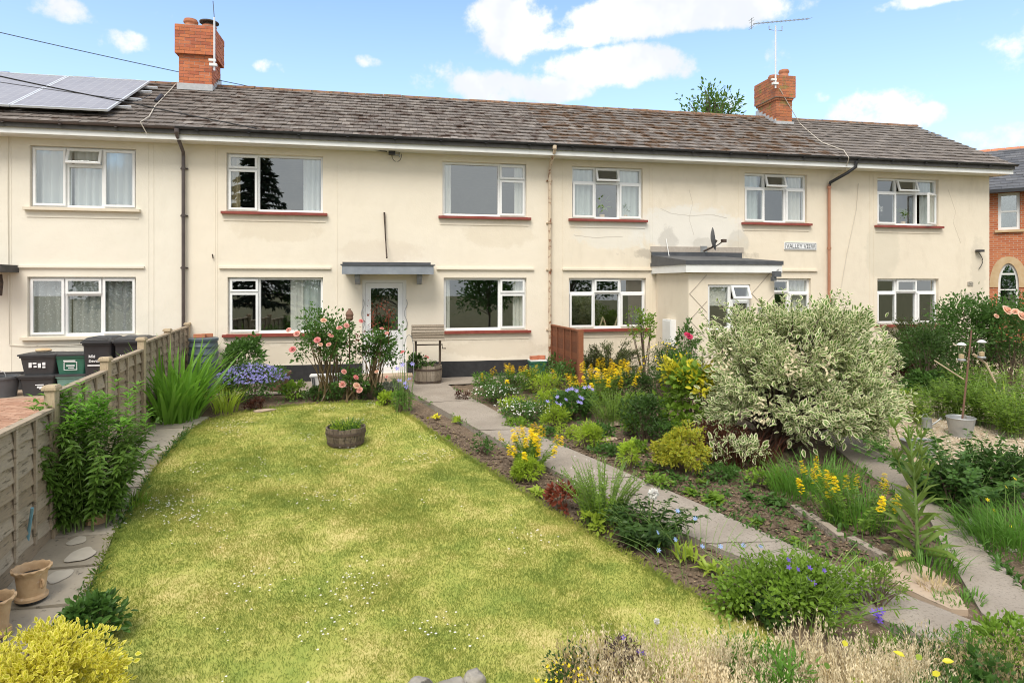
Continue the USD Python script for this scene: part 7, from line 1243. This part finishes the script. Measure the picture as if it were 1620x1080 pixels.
for (u, v, d_, w, h, n, m, Lf, T_, lab) in ((985, 1010, 3.95, .35, .3, 300, 'bark_dark', .03, T2, 'dark dead seed heads at the left end of the straw bank'), (1240, 1040, 3.75, .7, .3, 420, 'leaf_grass', .07, TLAN, 'green leaves among the straw stalks'), (1390, 1055, 3.6, .5, .22, 260, 'leaf_lime', .06, TOV, 'pale yellow leafy clump inside the straw bank'), (1500, 1040, 3.7, .6, .22, 420, 'leaf_mid', .05, TOV, 'green weeds between the straw bank and the path end'), (1580, 1030, 3.9, .6, .2, 420, 'leaf_mid', .05, TBROAD, 'leafy weeds in the lower right corner beside the path'), (1620, 990, 4.2, .5, .2, 320, 'leaf_fresh', .05, TLAN, 'fresh green weeds at the right edge below the side path'), (1560, 1070, 3.5, .7, .2, 420, 'leaf_bronze', .04, TLAN, 'brown dried weeds in the lower right corner'), (1330, 1075, 3.6, .7, .2, 500, 'straw', .04, TOV, 'withered straw leaves at the bottom edge'), (1120, 1070, 3.65, .7, .22, 460, 'straw', .04, TLAN, 'dry matted stems at the bottom edge left of centre')):
    p = CAM + d_ * FW + (u - 810) / FPX * d_ * RT; p[2] = float(gz(p[1])); shrub('bank_plant', lab, 'plant', p, w, h * 1.3, n, Lf, m, T_, low=0, clumps=30, rough=.4)
for (u, v, d_, w, h, n, m, Lf, T_, lab) in ((1400, 1010, 4.15, .4, .2, 420, 'leaf_fresh', .045, TLAN, 'fresh green weeds at the end of the main path'), (1450, 1005, 4.25, .45, .18, 420, 'leaf_mid', .045, TLAN, 'green weeds where the two paths meet, left patch'), (1530, 1005, 4.3, .45, .16, 380, 'leaf_grass', .05, TLAN, 'grassy weeds where the two paths meet, right patch'), (1590, 1000, 4.4, .5, .2, 420, 'leaf_fresh', .05, TOV, 'leafy green weeds at the end of the side path'), (1460, 1060, 3.6, .6, .22, 420, 'leaf_grass', .06, TLAN, 'green grassy patch inside the right part of the straw bank'), (1180, 1010, 4.05, .5, .24, 380, 'leaf_grass', .06, TLAN, 'green blades at the back of the straw bank below the cranesbill'), (1050, 1050, 3.8, .5, .24, 300, 'leaf_tuft', .06, TLAN, 'yellow-green stems in the left part of the straw bank')):
    p = CAM + d_ * FW + (u - 810) / FPX * d_ * RT; p[2] = float(gz(p[1])); shrub('bank_plant', lab, 'plant', p, w, h * 1.3, n, Lf, m, T_, low=0, clumps=34, rough=.4)
for i, (u, v, a, m) in enumerate(((1335, 1022, .7, 'leaf_gold'), (1450, 1043, .4, 'leaf_lime'), (1432, 1038, 2.2, 'leaf_gold'), (1490, 1045, -.5, 'leaf_gold'), (1308, 1058, .9, 'leaf_fresh'), (1475, 1068, .1, 'leaf_gold'))):
    p = at_d(u, v, 3.45); put(None, 'fallen_leaf', scatter(B(), TOV, p, [math.cos(a), math.sin(a), .2], [0, -.5, .9], .06, 1.1), m, label='large ' + ('yellow' if m != 'leaf_fresh' else 'green') + ' leaf in the straw bank, ' + ['topmost', 'pale upper one right of the topmost', 'beside the pale upper one', 'rightmost', 'lowest on the left', 'lowest on the right'][i], cat='leaf')
pom(thing('white_scabious', 'white round flower head above the left end of the straw bank', 'flowering plant', at_d(1039, 1010, 4.1) * [1, 1, 0] + [0, 0, -.55]), at_d(1039, 982, 4.1), .018); blooms(thing('pansy', 'tiny violet and yellow flowers in the straw stalks', 'flowering plant', at_d(1010, 1060, 3.7) * [1, 1, 0] + [0, 0, -.55]), [at_d(1010, 1030, 3.9), at_d(986, 1008, 4.0), at_d(1018, 1033, 3.9)], .018, 'petal_violet', S5, 'flower')
# edge growth that softens borders
for (u, v, R, n, lab) in ((215, 800, .12, 60, 'grass sprouting between slabs below the willow-leaved plant'), (205, 712, .1, 50, 'grass sprouting at the fence foot by the upper slabs'), (240, 668, .14, 70, 'yellowish sprouts under the sword leaves')):
    straps('sprouts', lab, 'grass', g3(u, v), R, .16, n, .012, 'leaf_fresh', (.3, 1.2))

# weeds and crumbs along the path edges
def edge_line(label, pts, n, m, hh):
    pts = np.asarray(pts, float); seg = np.r_[0, np.cumsum(np.linalg.norm(np.diff(pts, axis=0), axis=1))]; s_ = rng.uniform(0, seg[-1], n); q = np.stack([np.interp(s_, seg, pts[:, k]) for k in range(2)], 1); w = meshkit.fbm(np.c_[q * 2.2, np.zeros(n)], 3, 17) > .47; q = q[w] + rng.normal(0, .03, (w.sum(), 2)); k = len(q); P = np.c_[q, gz(q[:, 1]) + rng.uniform(.0, .03, k)]
    d = rdir(k); d[:, 2] = np.abs(d[:, 2]) + .3; t = thing('edge_weeds', label, 'weeds', P.mean(0), kind='stuff'); put(t, 'leaves', scatter(B(), TLAN, P, d, rdir(k) + [0, 0, 1.], hh * rng.uniform(.4, 1.3, k), 1.3), m, kind='stuff')
edge_line('tiny weeds along the house-side edge of the main path', PATH[8:13][::-1], 900, 'leaf_mid', .07); edge_line('tiny weeds along the soil-strip edge of the main path', PATH[:6], 700, 'leaf_grass', .06); edge_line('tiny weeds along the left edge of the side path', PATH2[:5], 700, 'leaf_grass', .08); edge_line('tiny weeds along the right edge of the side path', PATH2[6:], 900, 'leaf_mid', .10); edge_line('weeds between fence foot and slabs', [(-4.02, -.9), (-3.02, -8.5), (-2.8, -10.4)], 800, 'leaf_mid', .06); edge_line('weeds at the grass-side edge of the slabs', [(-2.92, -3.2), (-2.79, -5.45), (-2.57, -7.03), (-2.15, -9.2)], 700, 'leaf_mid', .06); edge_line('weeds at the foot of the black plinth', [(-3.9, -.03), (5.9, -.03)], 500, 'leaf_mid', .05)
# litter and self-sown bits lying over the bare soil
def litter(name, label, poly, n, m, Lf, flat=.12, cat='litter'):
    q = sample(Polygon(poly), n); w = meshkit.fbm(np.c_[q * 1.7, np.zeros(len(q))], 3, 23) > .46; q = q[w]; k = len(q); d = rdir(k); d[:, 2] = np.abs(d[:, 2]) * flat; t = thing(name, label, cat, (*q.mean(0), float(gz(q[:, 1].mean()))), kind='stuff')
    put(t, 'leaves', scatter(B(), TOV, np.c_[q, gz(q[:, 1]) + rng.uniform(.012, .03 if flat < .5 else .075, k)], d, rdir(k) * .35 + [0, 0, 1.], Lf * rng.uniform(.5, 1.3, k)), m, kind='stuff')
MB_ = [(1.4, -1.1), (2.36, -5.01), (3.32, -7.23), (3.72, -8.23), (4.2, -9.2), (5.0, -8.8), (5.5, -8.1), (5.9, -6.54), (5.6, -1.2)]; LB_ = [(.5, -2.9), (1.9, -6.0), (2.64, -7.79), (3.16, -8.77), (3.5, -9.5), (2.8, -9.4), (2.45, -8.83), (1.77, -7.14), (1.2, -5.63)]
litter('leaf_litter', 'dry leaf crumbs over the soil of the middle bed', MB_, 3200, 'straw', .03); litter('leaf_litter', 'dry leaf crumbs over the soil strip by the lawn', LB_, 1300, 'straw', .028)
litter('self_sown_weeds', 'small self-sown weeds over the soil of the middle bed', MB_, 9000, 'leaf_mid', .062, .9, 'weeds'); litter('self_sown_weeds', 'small self-sown weeds in the soil strip by the lawn', LB_, 700, 'leaf_fresh', .035, .9, 'weeds'); litter('self_sown_weeds', 'low weeds under the cut-leaved bushes at the right edge', [(5.9, -8.6), (6.7, -6.9), (7.2, -7.3), (9.5, -6.3), (11, -8), (6.2, -10.5), (5.5, -9.5)], 3000, 'leaf_mid', .06, .9, 'weeds'); litter('self_sown_weeds', 'creeping weeds filling the bed in front of the roses', [(-3.6, -1.6), (.2, -1.6), (.3, -2.4), (-.6, -2.15), (-1.9, -2.35), (-2.8, -2.9)], 2200, 'leaf_mid', .05, .9, 'weeds')
# things on the window sills inside
def sill_plant(u, st, label, m, h=.3, w=.3, n=60, L_=.09, T_=TLAN):
    z = UP0 + .03 if st == 'up' else LO0 + .03; x = X(u); t = thing('window_plant', label, 'pot plant', (x, .2, z)); put(t, 'pot', B().lathe((x, .2, z), [(0, 0), (.05, 0), (.065, .09), (.055, .09), (0, .08)], 14), 'pot_terracotta'); b = B(); crown(b, (x, .2, z + .1 + h / 2), [w / 2, .05, h / 2], n, L_, T_, 14); put(t, 'foliage', b, m, kind='stuff')
sill_plant(993, 'up', 'small leafy pot plant on the sill of the upper window right of the rusty downpipe', 'leaf_mid', .2, .2); sill_plant(957, 'up', 'thin spiky pot plant in the middle light of the same upper window', 'leaf_fresh', .4, .25, 24, .16); sill_plant(1438, 'up', 'bushy pot plant behind the open casement window', 'leaf_fresh', .3, .4, 90); sill_plant(1397, 'up', 'white flowering pot plant at the left of the end upper window', 'petal_white', .4, .22, 60, .06, TOV)
for u, lab in ((957, 'pale wooden stand on the kitchen window sill, left one'), (981, 'pale wooden stand on the kitchen window sill, right one')): put(None, 'wooden_stand', B().bar([X(u) - .05, .2, LO0 + .05], [X(u) + .02, .2, LO0 + .26], .02, .05, up=(0, 1, 0)).bar([X(u) + .09, .2, LO0 + .05], [X(u) + .02, .2, LO0 + .26], .02, .05, up=(0, 1, 0)).bx(X(u) - .07, X(u) + .1, .16, .24, LO0 + .03, LO0 + .06), 'wood_post', label=lab, cat='stand')
# --- tree beyond the roof, trees behind the camera (they stand in the window reflections)
def tree(name, label, foot, h, cr, n, Lf, m, seed, group=None, T=TOV):
    foot = np.asarray(foot, float); t = thing(name, label, 'tree', foot, group); s, b = B(), B(); c = foot + [0, 0, h - cr[2]]; s.tube(curve(foot, foot + [.1, 0, h * .4], c + [0, 0, cr[2] * .5], 8), np.linspace(.035 * h / 2, .03, 8), 9)
    C = crown(b, c, cr, n, Lf, T, 120, rough=.5, spread=.10, fill=.6, seed=seed)
    for q in C[:40]: p0 = foot + np.array([0, 0, h - cr[2] * rng.uniform(1, 1.9)]); s.tube(curve(p0, (p0 + q) / 2 + [0, 0, .2], q), np.linspace(.06, .012, 6) * h / 9, 5)
    put(t, 'trunk', s, 'bark'); put(t, 'crown', b, m, kind='stuff')
q = at_y(1128, 190, 9.0); tree('cherry_tree', 'green leafy tree top showing above the roof left of the right chimney', (q[0], 9.0, 0), 9.75, (1.35, 1.2, 1.4), 1300, .16, 'leaf_house', 21)
for (x, y, h, r, m, lab) in ((5.5, -21, 3.0, 1.8, 'leaf_mid', 'round green tree behind the camera, facing the middle window'), (12, -25, 4.2, 2.6, 'leaf_dark', 'dark tree behind the camera, facing the right windows'), (-4, -26, 3.6, 2.4, 'leaf_mid', 'broad tree behind the camera, facing the left windows'), (19, -24, 4.0, 2.5, 'leaf_mid', 'tree behind the camera, far to the right'), (-14, -24, 3.6, 2.4, 'leaf_dark', 'tree behind the camera, far to the left'), (1, -28, 3.2, 2.6, 'leaf_dark', 'dark bushy tree straight behind the camera')): tree('garden_tree', lab, (x, y, -.7), h + .7, (r, r, h * .48), 2600, .22, m, int(x * 3 + 60))
f = np.array([-7.4, -25, -.7]); t = thing('spruce', 'drooping spruce behind the camera, mirrored in the upper window', 'tree', f); s, b = B(), B(); s.tube([f, f + [0, 0, 10.5]], [.2, .03], 8)
for i in range(120):
    z = 1.5 + 9 * (i / 120); Lb = 3.6 * (1 - i / 125) + .3; a = i * 2.4; e = f + [math.cos(a) * Lb, math.sin(a) * Lb, z - .12 * Lb]; cv = curve(f + [0, 0, z], f + [math.cos(a) * Lb * .5, math.sin(a) * Lb * .5, z + .25], e, 6); s.tube(cv, np.linspace(.03, .008, 6), 4); u = rng.random(80); P = np.stack([np.interp(u * 5, range(6), cv[:, k]) for k in range(3)], 1); scatter(b, TLAN, P, unit(e - f - [0, 0, z]) * .7 + rdir(80) * .6 - [0, 0, .5], rdir(80), .36, 1.4)
put(t, 'trunk', s, 'bark_dark'); put(t, 'crown', b, 'conifer', kind='stuff')

# ------------------------------------------------------------------ repeats share a group
GROUPS = {'terraced_house': 'houses of the terrace', 'wheelie_bin': 'wheelie bins by the ivory wall', 'recycling_box': 'stacked recycling boxes by the ivory wall', 'curtain': 'curtains behind the house windows', 'solar_panel': 'solar panels on the roof', 'overhead_cable': 'overhead cables', 'roof_cable': 'loose cables on the roof', 'wall_cable': 'cables on the house walls', 'roof_aerial': 'aerials at the chimneys', 'loose_brick': 'loose bricks on tubs', 'terracotta_pot': 'terracotta pots on the slabs', 'stone': 'stones in the garden', 'seed_feeder': 'seed feeders on the pole', 'rose_bush': 'rose bushes in front of the door', 'loosestrife': 'clumps of yellow spikes', 'ground_cover': 'low plants of the beds', 'perennial': 'leafy perennial clumps', 'rose_hedge': 'rose bushes along the right side', 'mugwort': 'cut-leaved bushes at the right', 'long_grass': 'long grass at the right edge', 'kerb_grass': 'grass between the paths', 'seedling': 'seedlings in the bare soil', 'hosta': 'small hostas in the soil strip', 'fleabane': 'daisy mounds along the path', 'straw_stems': 'straw stalks along the bottom', 'bank_plant': 'plants among the straw stalks', 'fallen_leaf': 'large leaves in the straw bank', 'edge_weeds': 'weeds along the edges', 'self_sown_weeds': 'self-sown weeds on the soil', 'leaf_litter': 'leaf crumbs on the soil', 'garden_tree': 'trees behind the camera', 'window_plant': 'pot plants on the sills', 'wooden_stand': 'stands on the kitchen sill', 'door_scroll': 'scroll hooks beside the door', 'undergrowth': 'undergrowth at the right', 'daylily': 'strap-leaved plants', 'heuchera': 'purple-leaved plants', 'cranesbill': 'cranesbill mounds', 'withered_leaves': 'withering plants by the path', 'sprouts': 'grass tufts between the slabs', 'soil_clods': 'crumbled soil', 'geranium': 'flowering geraniums'}
import re
for p in stage.GetPrimAtPath('/World').GetChildren():
    k = re.sub(r'_[0-9]{3}$', '', p.GetName())
    if k in GROUPS and USED.get(('/World', k), 0) > 0: p.SetCustomDataByKey('group', GROUPS[k])
